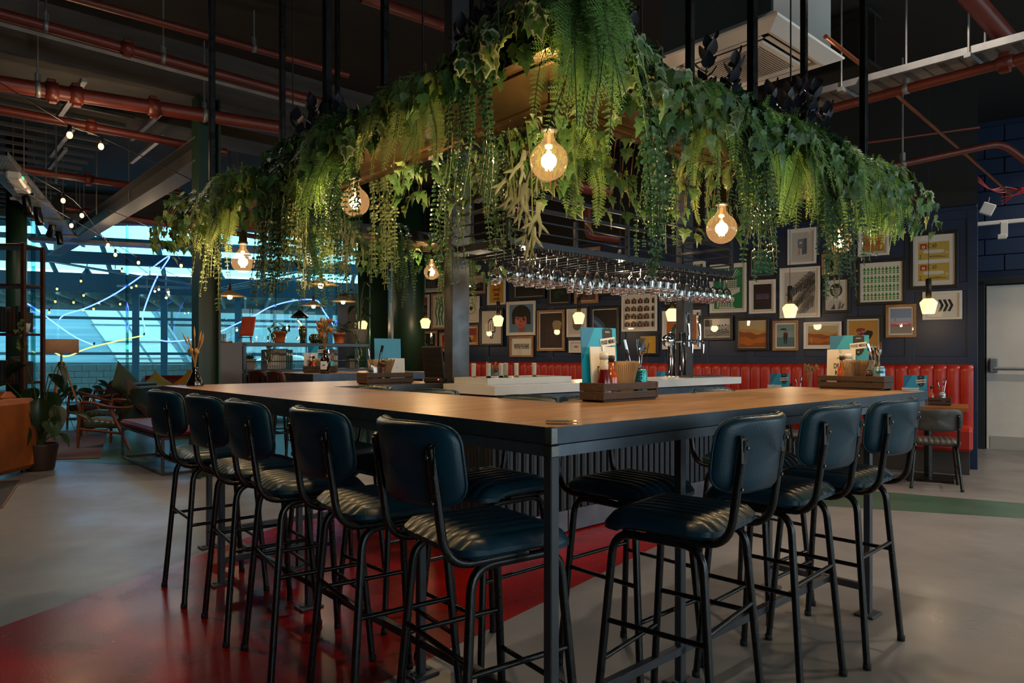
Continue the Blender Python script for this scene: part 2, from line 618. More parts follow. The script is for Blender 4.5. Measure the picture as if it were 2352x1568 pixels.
# walls that stand behind and beside the camera, with the big windows the daylight comes through
def wall_with_window(name, p0, p1, th, w0, w1, z0, z1, m):
    d = (Vector(p1) - Vector(p0)); L = d.length
    rz = math.atan2(d.y, d.x)
    q = MB()
    if w0 is None:
        q.box((L / 2, 0, CEIL / 2), (L, th, CEIL))
    else:
        q.box((w0 / 2, 0, CEIL / 2), (w0, th, CEIL)); q.box(((L + w1) / 2, 0, CEIL / 2), (L - w1, th, CEIL))
        q.box(((w0 + w1) / 2, 0, z0 / 2), (w1 - w0, th, z0)); q.box(((w0 + w1) / 2, 0, (CEIL + z1) / 2), (w1 - w0, th, CEIL - z1))
    o = struct(name, q, m, p0, rz)
    return o, rz
WINS = []
def window_frame(n, p0, p1, w0, w1, z0, z1, k):
    d = (Vector(p1) - Vector(p0)).normalized(); rz = math.atan2(d.y, d.x)
    o = sroot('window_%d' % n, p0, rz)
    q = MB()
    for i in range(k + 1):
        q.box((w0 + (w1 - w0) * i / k, 0, (z0 + z1) / 2), (.08, .1, z1 - z0))
    for z in (z0, z1):
        q.box(((w0 + w1) / 2, 0, z), (w1 - w0, .1, .08))
    q.build('window_frame', M_dframe, o)
    for i in range(k):
        q = MB(); q.box((w0 + (w1 - w0) * (i + .5) / k, 0, (z0 + z1) / 2), ((w1 - w0) / k - .08, .01, z1 - z0 - .08))
        q.build('pane', M_clear, o)
M_clear = thin_glass('clear window glass', (.93, .97, .97), 1.45, 0.0)
wall_with_window('wall_near', (-11, -5.5, 0), (11, -5.5, 0), .2, 13.0, 21.0, .3, 3.7, M_wallgrey)
window_frame(2, (-11, -5.5, 0), (11, -5.5, 0), 13.0, 21.0, .3, 3.7, 5)
wall_with_window('wall_side', (11, -5.5, 0), (11, 12, 0), .2, 1.5, 11.5, .8, 3.2, M_wallgrey)
window_frame(3, (11, -5.5, 0), (11, 12, 0), 1.5, 11.5, .8, 3.2, 7)
wall_with_window('wall_left', (-11, 12.7, 0), (-11, -5.5, 0), .2, None, 0, 0, 0, M_wallgrey)

# glazed wall to the atrium
GA = R(21.2)
_cg, _sg = math.cos(GA), math.sin(GA)
def G(s, y=0.0, z=0.0):
    return Vector((-9.5 + _cg * s - _sg * y, 13.3 + _sg * s + _cg * y, z))
M_pane = thin_glass('tinted glass pane', (.62, .90, .94), 1.4, 0.0, .8)
M_fin = thin_glass('green glass fin', (.42, .72, .68), 1.5, 0.02, 1.2)
M_steelblue = mat('blue grey steel paint', '#35505f', rough=0.5)
M_steeldark = mat('dark blue steel paint', '#243a49', rough=0.5)
w1 = sroot('window_1', G(0), GA)
joints = [-1.4, .22, 1.84, 3.3, 4.7, 6.0, 7.4]
for a, c in zip(joints, joints[1:]):
    q = MB(); q.box(((a + c) / 2, 0, 1.97), (c - a - .012, .015, 3.88)); q.build('pane', M_pane, w1)
for a in joints[1:-1]:
    q = MB(); q.box((a, .14, 1.97), (.022, .25, 3.88)); q.build('glass_fin', M_fin, w1)
q = MB(); q.box((3, 0, 3.98), (9, .2, .14), .01); q.box((3, 0, .02), (9, .08, .05)); q.build('head_channel', M_galv, w1)
q = MB(); q.box((3, 0, 4.25), (9, .2, .42)); q.build('spandrel', M_beamc, w1)
# wall that closes the gap between the glazing and the picture wall
q = MB()
e0, e1 = G(7.4), WL(9.3)
dd = e1 - e0
q.box((dd.length / 2, 0, CEIL / 2), (dd.length + .1, .12, CEIL))
struct('wall_return', q, M_navy, e0, math.atan2(dd.y, dd.x))

# steel atrium beyond the glass
at_root = sroot('atrium', G(0), GA)
fac = 5.0
for i, s_ in enumerate([-3.6, -1.14, 1.37, 2.05, 3.9, 6.4, 8.9, 11.4]):
    q = MB(); q.box((s_, fac, 1.55), (.16, .12, 3.1)); q.build('mullion', M_steelblue, at_root)
for z in (.05, .38, 1.32, 2.25):
    q = MB(); q.box((4, fac, z), (18, .09, .07)); q.build('transom', M_steelblue, at_root)
q = MB(); q.box((4, fac - .1, 3.15), (18, .12, .50)); q.build('fascia', M_steeldark, at_root)
q = MB(); q.box((4, 3.0, 3.58), (18, .14, .26)); q.build('roof_beam', M_steelblue, at_root)
rise = math.atan2(5.5 - 3.42, fac)
for i in range(13):
    q = MB(); s_ = -4.2 + 1.25 * i
    q.tube([(s_, 0.15, 5.5), (s_, fac, 3.42)], .06, 4); q.build('rafter', M_steelblue, at_root)
for y in (.9, 2.2, 3.4, 4.4):
    q = MB(); z = 5.5 - (5.5 - 3.42) * y / fac - .02
    q.box((4, y, z), (18, .1, .12)); q.build('purlin', M_steelblue, at_root)
for i in range(12):
    q = MB(); s_ = -4.2 + 1.25 * i
    q.add([(s_ + .05, .15, 5.56), (s_ + 1.2, .15, 5.56), (s_ + 1.2, fac, 3.48), (s_ + .05, fac, 3.48)], [(0, 1, 2, 3)]); q.build('roof_pane', thin_glass('tinted roof glass', (.50, .84, .92), 1.4), at_root)
for i in range(10):
    for z0, z1 in ((.4, 1.3), (1.34, 2.23), (2.27, 3.0)):
        q = MB(); s_ = -3.6 + 1.6 * i
        q.box((s_ + .8, fac, (z0 + z1) / 2), (1.55, .01, z1 - z0)); q.build('facade_pane', M_clear, at_root)
# tie rods and a post under the roof
q = MB(); q.tube([(1.2, 3.2, 2.95), (3.0, 2.6, 2.9), (3.7, 2.5, 2.88), (5.6, 2.6, 3.3)], .03, 8); q.tube([(-1, 3.2, 3.6), (3.3, 2.55, 2.9)], .03, 6); q.tube([(3.4, 2.55, 2.9), (3.4, 2.55, 4.2)], .05, 4); q.tube([(3.5, 2.55, 2.9), (7.5, 2.8, 4.0)], .03, 6)
q.build('tie_rod', M_galv, at_root)
q = MB()
for z in (3.42, 3.5):
    q.tube([(-4, 3.6, z + .1), (12, 3.6, z + .1)], .025, 6)
q.build('conduit', M_steelblue, at_root)
# floodlights and speaker boxes on that conduit
for s_, k in ((-.9, 0), (.5, 0), (1.1, 1), (3.0, 1), (3.5, 0), (5.3, 0)):
    t = thing('flood_light', 'small grey %s under the atrium roof beam, %s' % (('domed lamp', 'box lamp')[k], {-.9: 'far left one', .5: 'second from the left', 1.1: 'left of the speaker', 3.0: 'right of the speaker', 3.5: 'near the glass fin', 5.3: 'behind the green column'}[s_]), 'lamp', G(s_, 3.6, 3.32), GA)
    q = MB()
    if k: q.box((0, 0, 0), (.26, .1, .12), .01)
    else: q.lathe([(0, .1), (.04, .1), (.05, .04), (.12, -.06), (.12, -.08), (0, -.07)], 14)
    q.build('lamp_body', M_steelblue, t)
    q = MB(); q.tube([(0, 0, .08), (0, 0, .22)], .012, 6); q.build('bracket', M_galv, t)
t = thing('speaker_box', 'square dark blue speaker box hanging under the atrium roof', 'speaker', G(2.05, 3.3, 3.05), GA)
q = MB(); q.box((0, 0, 0), (.42, .25, .38), .02); q.build('cabinet', M_steelblue, t)
q = MB(); q.tube([(-.15, 0, .18), (-.15, 0, .5)], .01, 6); q.tube([(.15, 0, .18), (.15, 0, .5)], .01, 6); q.build('bracket', M_galv, t)

# outside: paving, block wall, pale buildings, slatted soffit
M_ground = mat('street paving', '#8a8d8e', rough=0.9, col2='#75787a', nscale=1.5)
q = MB(); q.box((4, 22, -.12), (70, 34, .1)); struct('street', q, M_ground, G(0), GA)
M_blockw = mat('pale concrete block', '#8d9494', rough=0.9, col2='#7a8282', nscale=2.5)
sw = sroot('wall_street', G(0), GA)
q = MB(); q.box((6, 12.1, .4), (34, .1, 1.1)); q.build('backing', mat('mortar grey', '#7d8484', rough=.95), sw)
q = MB(); q.box((0, 0, 0), (.43, .12, .205), .006); blm = q.mesh('block', [M_blockw])
for k in range(5):
    for i in range(58):
        link('block', blm, sw, (-8 + .44 * i + (.22 if k % 2 else 0), 12.0, -.02 + .215 * k))
q = MB(); q.box((6, 12.05, 1.0), (34, .24, .08), .01); q.build('coping', M_blockw, sw)
M_panelw = mat('pale cladding', '#8fa2a6', rough=0.6, col2='#7d9196', nscale=1.2)
M_panelb = mat('blue glazing', '#7fa6b8', rough=0.15, spec=0.8)
bl = thing('pale_building', 'pale panelled building beyond the street wall, dotted cladding', 'building', G(4, 19), GA)
q = MB(); q.box((6, 3, 2.1), (30, 5, 4.4)); q.build('building_wall', mat('cladding backing', '#5f7078', rough=.7), bl)
q = MB(); q.box((0, 0, 0), (1.38, .12, 1.28), .02); cpm = q.mesh('cladding_panel', [M_panelw])
for i in range(16):
    for k in range(3):
        link('cladding_panel', cpm, bl, (-8.2 + 1.48 * i, .42, .6 + 1.38 * k))
gl = thing('sloping_glass_building', 'white building with a steep sloping glazed edge, left of the dotted cladding', 'building', G(-7, 16.5), GA)
q = MB(); q.add([(-8, 0, -.2), (9.6, 0, -.2), (6.8, 0, 4.6), (-8, 0, 4.6), (-8, 2, -.2), (9.6, 2, -.2), (6.8, 2, 4.6), (-8, 2, 4.6)], [(0, 1, 2, 3), (1, 5, 6, 2), (4, 7, 6, 5)])
q.build('building_wall', mat('blue striped glazing', '#6f9ab2', rough=.3, col2='#a5bcc4', nscale=1.2, stretch=(.15, 1, 6)), gl)
for i in range(7):
    x0 = 9.6 - 2.8 * i / 7; x1 = 9.6 - 2.8 * (i + 1) / 7
    z0, z1 = -.2 + 4.8 * i / 7, -.2 + 4.8 * (i + 1) / 7
    for w in range(2):
        q = MB(); o0, o1 = -2.6 + 1.25 * w, -1.45 + 1.25 * w
        q.add([(x0 + o0, -.05, z0 + .03), (x0 + o1, -.05, z0 + .03), (x1 + o1, -.05, z1 - .03), (x1 + o0, -.05, z1 - .03)], [(0, 1, 2, 3)]); q.build('glass_panel', mat('white glazing', '#dfe9ea', rough=.25), gl)
q = MB()
for i in range(7):
    x = 9.6 - 2.8 * i / 7; z = -.2 + 4.8 * i / 7
    q.tube([(x - 2.7, -.08, z), (x, -.08, z)], .03, 4)
q.tube([(9.65, -.1, -.2), (6.85, -.1, 4.6)], .06, 4)
q.build('glazing_bar', mat('glazing bar grey', '#7e8c92', rough=.5), gl)
so = thing('slatted_canopy', 'grey slatted canopy outside above the street', 'canopy', G(3, 6.6, 3.0), GA)
q = MB(); q.box((0, 2.6, .3), (24, 5, .1)); q.box((0, 5.2, .1), (24, .1, .5)); q.build('deck', mat('canopy grey', '#7c8688', rough=.8), so)
q = MB(); q.box((0, 0, 0), (.07, 5.0, .28)); slm = q.mesh('slat', [mat('canopy slat', '#93999a', rough=.8)])
for i in range(34):
    link('slat', slm, so, (-11.5 + .7 * i, 2.6, .12))
for x in (-10, 0, 10):
    q = MB(); q.tube([(x, 4.9, -3.12), (x, 4.9, .3)], .09, 6); q.build('post', M_steelblue, so)
tl = thing('traffic_light', 'small lit green traffic signal on a pole behind the street wall', 'traffic light', G(3.35, 11.3), GA)
q = MB(); q.tube([(0, 0, -.1), (0, 0, 1.9)], .05, 8); q.build('pole', M_steeldark, tl)
q = MB(); q.box((0, 0, 1.75), (.22, .16, .62), .02); q.build('housing', M_black, tl)
q = MB(); q.lathe([(0, 0), (.085, 0), (.085, .03), (0, .045)], 14, M=Matrix.Translation((0, -.08, 1.57)) @ Matrix.Rotation(R(90), 4, 'X')); q.build('green_lens', emis('signal green', (.05, 1, .55), 4), tl)
ca = thing('parked_car', 'white car roof showing over the street wall', 'car', G(5.4, 13.6, 0), GA)
q = MB()
rows = []
for x, h, w in ((-1.1, .95, .6), (-.9, 1.08, .72), (-.5, 1.3, .75), (.2, 1.36, .76), (.8, 1.27, .74), (1.15, 1.05, .7), (1.9, .95, .62)):
    rows.append([(x, -w, .5), (x, -w, h - .08), (x, -w * .8, h), (x, w * .8, h), (x, w, h - .08), (x, w, .5)])
q.grid(rows); q.build('car_body', mat('white car paint', '#e4e8ea', rough=.2), ca)
q = MB()
for x in (-.7, 1.2):
    for y in (-.7, .7):
        q.lathe([(0, -.09), (.3, -.09), (.3, .09), (0, .09)], 16, M=Matrix.Translation((x, y, .24)) @ Matrix.Rotation(R(90), 4, 'X'))
q.build('wheel', M_rubber, ca)

# ------------------------------------------------------------------ columns and beams
def ibeam(name, p0, p1, w, h, t, m, parent=None):
    p0, p1 = Vector(p0), Vector(p1)
    d = p1 - p0
    L = d.length
    M = Matrix.Translation(p0) @ d.to_track_quat('X', 'Z').to_matrix().to_4x4()
    q = MB()
    q.box((L / 2, 0, h - t / 2), (L, w, t), M=M); q.box((L / 2, 0, t / 2), (L, w, t), M=M); q.box((L / 2, 0, h / 2), (L, t, h - 2 * t), M=M)
    o = q.build(name, m, parent)
    o['kind'] = 'structure'
    return o
def col_i(name, x, y, z1, w, rz, m):
    q = MB(); t = .022
    q.box((0, -w / 2 + t / 2, z1 / 2), (w, t, z1)); q.box((0, w / 2 - t / 2, z1 / 2), (w, t, z1)); q.box((0, 0, z1 / 2), (t, w - 2 * t, z1))
    return struct(name, q, m, (x, y, 0), rz)
col_i('column', -3.18, 7.2, 3.92, .22, RA + R(90), M_greencol)
q = MB(); q.lathe([(.0, 0), (.30, 0), (.30, CEIL), (0, CEIL)], 36); struct('column', q, M_greencol, (-1.74, 11.4, 0))
col_i('column', -2.36, 11.9, CEIL, .42, RA, mat('lighter green steel', '#25402f', rough=.45))
q = MB(); q.lathe([(.0, 0), (.13, 0), (.13, CEIL), (0, CEIL)], 28); struct('column', q, M_greencol, (-7.3, 10.2, 0))
cd = thing('conduit_pipe', 'thin galvanised conduit running up the green column by the picture wall', 'pipe', (-1.97, 11.05, 0))
q = MB(); q.tube(fillet([(0, 0, 1.2), (.06, 0, 1.42), (.06, .0, 3.6)], .06), .02, 8); q.build('tube', M_galv, cd)
q = MB(); q.box((.06, .03, 2.3), (.07, .06, .05), .01); q.box((.06, .03, 3.1), (.07, .06, .05), .01); q.build('clip', M_galv, cd)
# concrete downstand along r over the first green column, steel beam along l
q = MB(); q.box((.4, .35, 4.19), (16, .7, .54)); struct('beam', q, M_beamc, (-3.18, 7.2, 0), RA)
q = MB(); q.box((.4, .35, 4.25), (18, .6, .42)); struct('beam', q, M_beamc, W(2.0, 7.6), RA)
M_ib = mat('grey primed steel', '#4b4a49', rough=.6)
ibeam('beam', Vector((-3.18, 7.2, 3.26)) , Vector((-3.18 - .668 * 9, 7.2 + .744 * 9, 3.26)), .22, .26, .02, M_ib)
ibeam('beam', W(5.4, 1.2, 3.9), W(5.4, 9.5, 3.9), .3, .5, .03, M_blackw)
# metal deck ribs and channel struts between the beams
q = MB(); q.box((0, 0, 0), (7.2, .05, .04)); rib = q.mesh('deck_rib', [M_ib])
for i in range(22):
    o = link('deck_rib', rib, ceiling, Vector((-3.5 - .744 * 3.7 - .668 * (.8 + .42 * i), 7.2 - .668 * 3.7 + .744 * (.8 + .42 * i), 4.02)), RA)
q = MB(); q.box((0, 0, 0), (.045, 1.5, .04)); stm = q.mesh('channel_strut', [M_galv])
for i, (x, y) in enumerate([(-4.6, 7.2), (-4.7, 8.9), (-5.6, 8.6), (-5.0, 9.9), (-6.2, 9.4), (-4.15, 7.9)]):
    o = link('channel_strut', stm, ceiling, (x, y, 3.9), RA)
q = MB(); q.box((0, 0, .24), (.014, .014, .48)); rodm = q.mesh('hanger_rod', [M_galv])
for x, y in ((-6.1, 7.6), (-5.4, 8.2), (-5.2, 9.4), (-6.0, 10.0), (-4.6, 9.6), (-5.3, 11), (-4.2, 10.6), (-6.4, 8.6)):
    o = link('hanger_rod', rodm, ceiling, (x, y, 3.3)); o.scale = (1, 1, 2.4)

# ------------------------------------------------------------------ services
def pipe(label, pts, r, m=M_pipe, clamps=(), couplings=(), group=None, rad=.12, ext=0.0):
    P = [Vector(p) for p in pts]
    if ext:
        e = (P[0] - P[1]).normalized() * ext
        P[0] = P[0] + e
        f0, f1 = ext / (P[1] - P[0]).length, 1 - ext / (P[1] - P[0]).length
        clamps, couplings = [f0 + f1 * c for c in clamps], [f0 + f1 * c for c in couplings]
    t = thing('ceiling_pipe', label, 'pipe', P[0], 0, group)
    q = MB(); q.tube(fillet([p - P[0] for p in P], rad), r, 14); q.build('tube', m, t)
    d = P[1] - P[0]
    Rm = d.to_track_quat('X', 'Z').to_matrix().to_4x4()
    for c in couplings:
        q = MB()
        q.lathe([(r, -.05), (r * 1.22, -.05), (r * 1.22, .05), (r, .05)], 16, M=Matrix.Translation(d * c) @ Rm @ Matrix.Rotation(R(90), 4, 'Y'))
        q.box((0, 0, r * 1.25), (.07, .045, .05), .008, M=Matrix.Translation(d * c) @ Rm); q.box((0, 0, -r * 1.25), (.07, .045, .05), .008, M=Matrix.Translation(d * c) @ Rm)
        q.build('coupling', m, t)
    for c in clamps:
        q = MB()
        p = d * c
        q.lathe([(r * 1.02, -.018), (r * 1.1, -.018), (r * 1.1, .018), (r * 1.02, .018)], 16, M=Matrix.Translation(p) @ Rm @ Matrix.Rotation(R(90), 4, 'Y'))
        top = (CEIL if abs(P[0].z + p.z - CEIL) < 1.4 else 3.9) - P[0].z
        q.tube([p + Vector((0, 0, r)), (p.x, p.y, top)], .008, 6)
        q.box((p.x, p.y, p.z + r + .03), (.03, .05, .08), .005)
        q.build('clamp', M_galv, t)
    return t
pipe('upper red pipe with a pale strut along its underside, crossing the top left corner', [at(-60, 15, 5.45) , at(640, 208, 6.75), at(760, 241, 7.05)], .045, clamps=(.57, .2), couplings=(.45,), ext=4)
t = thing('ceiling_strut', 'pale metal strut running just under the upper red pipe', 'strut', at(-60, 28, 5.45))
q = MB(); p1 = at(700, 234, 6.9) - at(-60, 28, 5.45); q.tube([(0, 0, -.03), p1 + Vector((0, 0, -.03))], .022, 4); q.build('channel', M_galv, t)
pipe('slim red pipe highest of those at top left, ending near the planter', [at(170, -4, 5.5), at(800, 172, 7.0)], .033, clamps=(.6,), ext=4)
pipe('thick red pipe with bolted couplings and steel hangers under the concrete beam', [at(-80, 178, 5.85), at(640, 292, 7.5)], .066, clamps=(.19, .715), couplings=(.23, .30, .54), ext=4)
pipe('red pipe with a T branch just below the thick red pipe', [at(-60, 240, 6.6), at(520, 350, 7.9)], .042, couplings=(.42,), ext=4)
pipe('red pipe over the lounge running behind the hanging string lights', [at(20, 384, 8.5), at(420, 444, 9.9)], .045, couplings=(.42,), ext=4)
pipe('farthest red pipe above the glazed wall', [at(150, 478, 11.0), at(700, 560, 13.4)], .045)
pipe('short red pipe passing behind the planter at top centre', [at(830, -8, 5.2), at(1085, 82, 5.9)], .045)
pipe('red pipe below the right cable tray, beside its slotted underside', [at(2390, 122, 4.5), at(1840, 268, 5.75)], .035, clamps=(.5,), couplings=(.12,))
pipe('fat red pipe slanting down into the top right corner', [at(2215, -20, 4.6), at(2400, 190, 4.9)], .062)
pipe('thin copper conduit slanting from the cable tray towards the block wall', [at(2045, 206, 5.3), at(2200, 340, 6.6), at(2322, 446, 7.6)], .015, M_copper, rad=.3)
pipe('thin copper pipe beside the air conditioner', [at(1896, 84, 4.6), at(1990, 158, 5.2)], .015, M_copper)
pipe('long red pipe near the back with an elbow by the top right wall', [at(2000, 392, 6.2), at(2300, 328, 6.0), at(2360, 372, 6.0)], .03, clamps=(.25,), rad=.1)
pipe('slim red sprinkler pipe with a metal strip against the black wall', [at(1990, 328, 7.2), at(2250, 292, 6.9)], .014)
pipe('red pipe drop behind the bar rack near the back wall', [at(1350, 480, 8.6), at(1352, 540, 8.6), at(1420, 548, 8.7)], .05, rad=.06)
pipe('thick red pipe seen through the planter above the rack', [at(1080, 380, 7.0), at(1400, 440, 8.0)], .07, couplings=(.5,))
# red data cables on the block wall
t = thing('data_cables', 'tangle of thin red cables on the wall at top right', 'cables', at(2300, 430, 8.6))
for k in range(3):
    q = MB(); P0 = at(2300, 430, 8.6)
    q.tube(catmull([at(2245, 405 + 6 * k, 8.6) - P0, at(2275, 435, 8.6) - P0, at(2310, 442 - 6 * k, 8.6) - P0, at(2350, 432 + 5 * k, 8.5) - P0, at(2300, 470 - 8 * k, 8.6) - P0]), .007, 6); q.build('cable', flat('#a3161a', .4), t)
t = thing('junction_box', 'white square junction box on the blue wall at upper right', 'box', at(2268, 480, 8.9), WA)
q = MB(); q.box((0, 0, 0), (.15, .06, .15), .01, M=Matrix.Rotation(R(25), 4, 'Y')); q.build('box', M_white, t)
q = MB(); q.tube([(0, 0, .06), (.02, 0, .15)], .01, 6); q.build('gland', M_galv, t)
t = thing('track_rail', 'white ceiling track rail along the block wall, upper right', 'rail', at(2246, 515, 9.1), WA)
q = MB(); q.box((.7, 0, 0), (1.5, .05, .05), .006); q.build('rail', M_white, t)
q = MB(); q.box((.28, -.01, -.1), (.08, .06, .2), .006); q.box((.26, -.02, -.19), (.1, .06, .06), .006); q.build('fitting', M_white, t)

def tray(label, p0, p1, w, group=None, name='cable_tray', slots=True, edge=.05):
    p0, p1 = Vector(p0), Vector(p1)
    d = p1 - p0
    L = d.length
    t = thing(name, label, 'cable tray', p0, math.atan2(d.y, d.x), group)
    sl = math.asin(d.z / L)
    Mx = Matrix.Rotation(-sl, 4, 'Y')
    q = MB(); q.box((L / 2, 0, 0), (L, w, .006), M=Mx); q.build('tray_base', M_galv, t)
    for sg in (-1, 1):
        q = MB(); q.box((L / 2, sg * w / 2, edge / 2), (L, .008, edge), M=Mx); q.build('tray_side', M_galv, t)
    if slots:
        q = MB(); n = int(L / .11)
        for i in range(n):
            for k in range(9):
                y = -w / 2 + w * (k + .8) / 10
                if i % 2: q.box((.06 + i * .11, y, -.002), (.05, .008, .006), M=Mx)
                else: q.box((.06 + i * .11, y, -.002), (.012, .012, .006), M=Mx)
        o = q.build('slots', M_black, t); o['kind'] = 'stuff'
    k = max(2, int(L / 1.2))
    for i in range(k):
        x = L * (i + .5) / k
        for sg in (-1, 1):
            q = MB(); q.tube([Mx @ Vector((x, sg * (w / 2 + .02), -.03)), Vector((x, sg * (w / 2 + .02), CEIL - p0.z))], .007, 6); q.build('hanger_rod', M_galv, t)
        q = MB(); q.box((x, 0, -.02), (.04, w + .1, .03), M=Mx); q.build('cross_bar', M_galv, t)
    return t
tray('long perforated steel cable tray crossing the top right corner', at(2420, 92, 4.45), at(1836, 244, 5.75), .30)
tray('perforated cable tray with spotlights hung from it at far left', at(-25, 355, 7.2), at(160, 555, 12.2), .32)
tray('second cable tray running along the glazed wall with spotlights', G(.6, -1.6, 3.25), G(5.2, -1.6, 3.25), .3, slots=False)
tray('cable tray seen through the planter above the glass rack', at(1060, 462, 6.3), at(1150, 395, 5.6), .35)
t = thing('power_unit', 'white electrical driver box under the far left cable tray', 'box', at(38, 412, 8.0), R(118))
q = MB(); q.box((0, 0, 0), (.5, .14, .1), .02); q.box((.4, 0, -.02), (.24, .16, .08), .02); q.build('case', M_white, t)
q = MB(); q.box((-.1, -.075, 0), (.08, .008, .02)); q.build('indicator', emis('green led', (.1, 1, .3), 2), t)
def spot(label, p, az, tilt):
    t = thing('spot_light', label, 'spotlight', p, az)
    q = MB(); q.tube([(0, 0, .0), (0, 0, .14)], .012, 6); q.box((0, 0, .14), (.16, .05, .03), .006); q.build('bracket', M_blacksteel, t)
    q = MB(); q.lathe([(0, .12), (.045, .11), (.05, -.08), (.055, -.12), (.045, -.12), (.04, -.1), (0, -.1)], 14, M=Matrix.Rotation(tilt, 4, 'X')); q.build('can', M_blacksteel, t)
    q = MB(); q.lathe([(0, -.1), (.038, -.1)], 12, M=Matrix.Translation((0, 0, -.003)) @ Matrix.Rotation(tilt, 4, 'X')); q.build('lens', M_chrome, t)
spot('black spotlight, left of the pair at the top of the far left tray', at(62, 470, 8.8), .4, .6)
spot('black spotlight, right of the pair at the top of the far left tray', at(88, 495, 9.6), .2, .4)
spot('black spotlight lowest on the far left tray, by the glass', at(118, 527, 10.8), .9, .8)
spot('black spotlight next to the lowest one on the far left tray', at(136, 544, 11.3), .1, .3)
spot('black spotlight hanging over the lounge in front of the glass', G(4.1, -1.6, 3.05), .3, .2)
spot('black spotlight just left of the green column', G(5.05, -1.6, 3.05), -.5, .9)

# air conditioning cassette
acp = at(1786, 27, 4.12)
t = thing('air_conditioner', 'white ceiling air conditioning cassette with a perforated grille', 'air conditioner', acp, RA)
q = MB(); q.box((.475, .475, .52), (.82, .82, .98), .01); q.build('body', mat('grey sheet steel', '#3f4a50', rough=.4, metal=.3), t)
q = MB()
for (a, c, z) in ((0, .0, .0),):
    o_, i_ = .95, .13
    ring = lambda e, z: [(e, e, z), (o_ - e, e, z), (o_ - e, o_ - e, z), (e, o_ - e, z)]
    rows = [ring(.07, .06), ring(0, .0), ring(.005, -.012), ring(i_ - .03, -.05), ring(i_, -.04), ring(i_, .03)]
    q.grid(rows, smooth=False, closed=True)
q.build('panel', M_white, t)
for k, (x, y, w, h) in enumerate(((.475, .165, .58, .035), (.475, .785, .58, .035), (.165, .475, .035, .58), (.785, .475, .035, .58))):
    q = MB(); q.box((x, y, -.035), (w, h, .008), .003); q.build('louvre', M_white, t)
q = MB(); q.box((.475, .475, -.04), (.55, .55, .02), .01); q.build('grille', M_white, t)
q = MB()
for i in range(26):
    for j in range(26):
        q.box((.25 + .018 * i, .25 + .018 * j, -.051), (.008, .008, .003))
o = q.build('grille_holes', M_black, t); o['kind'] = 'stuff'
q = MB()
for x, y in ((.1, .1), (.85, .1), (.85, .85), (.1, .85)):
    q.tube([(x, y, .05), (x, y, CEIL - acp.z)], .008, 6)
q.build('hanger', M_galv, t)

# ================================================================== THE BAR
TT = 1.06                                             # height of the table and counter tops
M_oak = brick_mat('oak stave worktop', '#a58058', '#8c6842', '#735536', .42, .045, .0012, rough=.36, rot=0.0)
M_edge = mat('blued steel edge band', '#4f5762', rough=0.38, metal=0.7, col2='#3b424b', nscale=4, rvar=0.1, coat=0.15)
M_leather = mat('dark teal leather', '#073646', rough=0.40, col2='#052836', nscale=6, rvar=.06, spec=.4, bump=0.15, bscale=160, coat=0.05)
M_leather_b = mat('brown leather', '#4a2214', rough=0.34, col2='#33160c', nscale=6, coat=0.15)
M_leather_g = mat('grey leather', '#4b4845', rough=0.45, col2='#3c3937', nscale=6)

# pillars
def pillar(r, l):
    q = MB(); q.box((.08, .05, CEIL / 2), (.16, .10, CEIL), .004)
    q.box((.08, .05, .01), (.22, .16, .02))
    for z in (1.9, 2.3):
        for y in (.03, .07):
            q.box((-.002, y, z), (.008, .014, .014)); q.box((.03 + y, -.002, z), (.014, .008, .014))
    return struct('pillar', q, M_steel, W(r, l), RA)
pillar(1.735, 2.74)
pillar(4.65, 2.74)

# U-shaped high table
tb = thing('bar_table', 'long U-shaped high table with oak top and dark steel edge around the bar', 'table', W(0, 0), RA)
U = [(0, 0), (2.9, 0), (2.9, .77), (.77, .77), (.77, 2.68), (1.72, 2.68), (1.72, 3.55), (0, 3.55)]
def inset(e):
    return [(e, e), (2.9 - e, e), (2.9 - e, .77 - e), (.77 - e, .77 - e), (.77 - e, 2.68 + e), (1.72 - e, 2.68 + e), (1.72 - e, 3.55 - e), (e, 3.55 - e)]
q = MB(); q.prism(inset(.006), TT - .036, TT); q.build('table_top', M_oak, tb)
def band(o_, i_, z0, z1):
    q = MB(); n = len(o_)
    A, B = inset(o_), inset(i_)
    q.grid([[(x, y, z0) for x, y in B], [(x, y, z0) for x, y in A], [(x, y, z1) for x, y in A], [(x, y, z1) for x, y in B], [(x, y, z0) for x, y in B]], smooth=False, closed=True)
    return q
def ringband(e0, e1, z0, z1):
    q = MB(); A, B = inset(e0), inset(e1)
    q.grid([[(x, y, z0) for x, y in B], [(x, y, z0) for x, y in A], [(x, y, z1) for x, y in A], [(x, y, z1) for x, y in B], [(x, y, z0) for x, y in B]], smooth=False, closed=True)
    return q
ringband(0, .006, TT - .044, TT + .0008).build('edge_band', M_edge, tb)
ringband(.010, .05, TT - .080, TT - .049).build('under_frame', mat('lighter steel angle', '#6a727c', rough=.38, metal=.65, col2='#555c66', nscale=4), tb)
q = MB(); q.box((.012, .012, TT - .0215), (.025, .025, .0446), .002); q.box((.022, .022, TT - .0645), (.03, .03, .0316), .002); q.build('corner_weld', M_steel_l, tb)
def leg(r, l, plate=True, h=TT - .07):
    q = MB(); q.box((0, 0, h / 2), (.032, .032, h), .003)
    if plate: q.box((0, 0, .006), (.12, .09, .012), .003); q.box((.035, 0, .014), (.018, .018, .008)); q.box((-.035, 0, .014), (.018, .018, .008))
    q.build('leg', M_steel, tb, (r, l, 0))
for r, l in ((.05, .05), (.95, .25), (2.22, .05), (2.22, .56), (.25, .97), (.25, 1.95), (.05, 2.6), (.5, 2.6), (.25, 3.4), (1.6, 3.2)):
    leg(r, l)
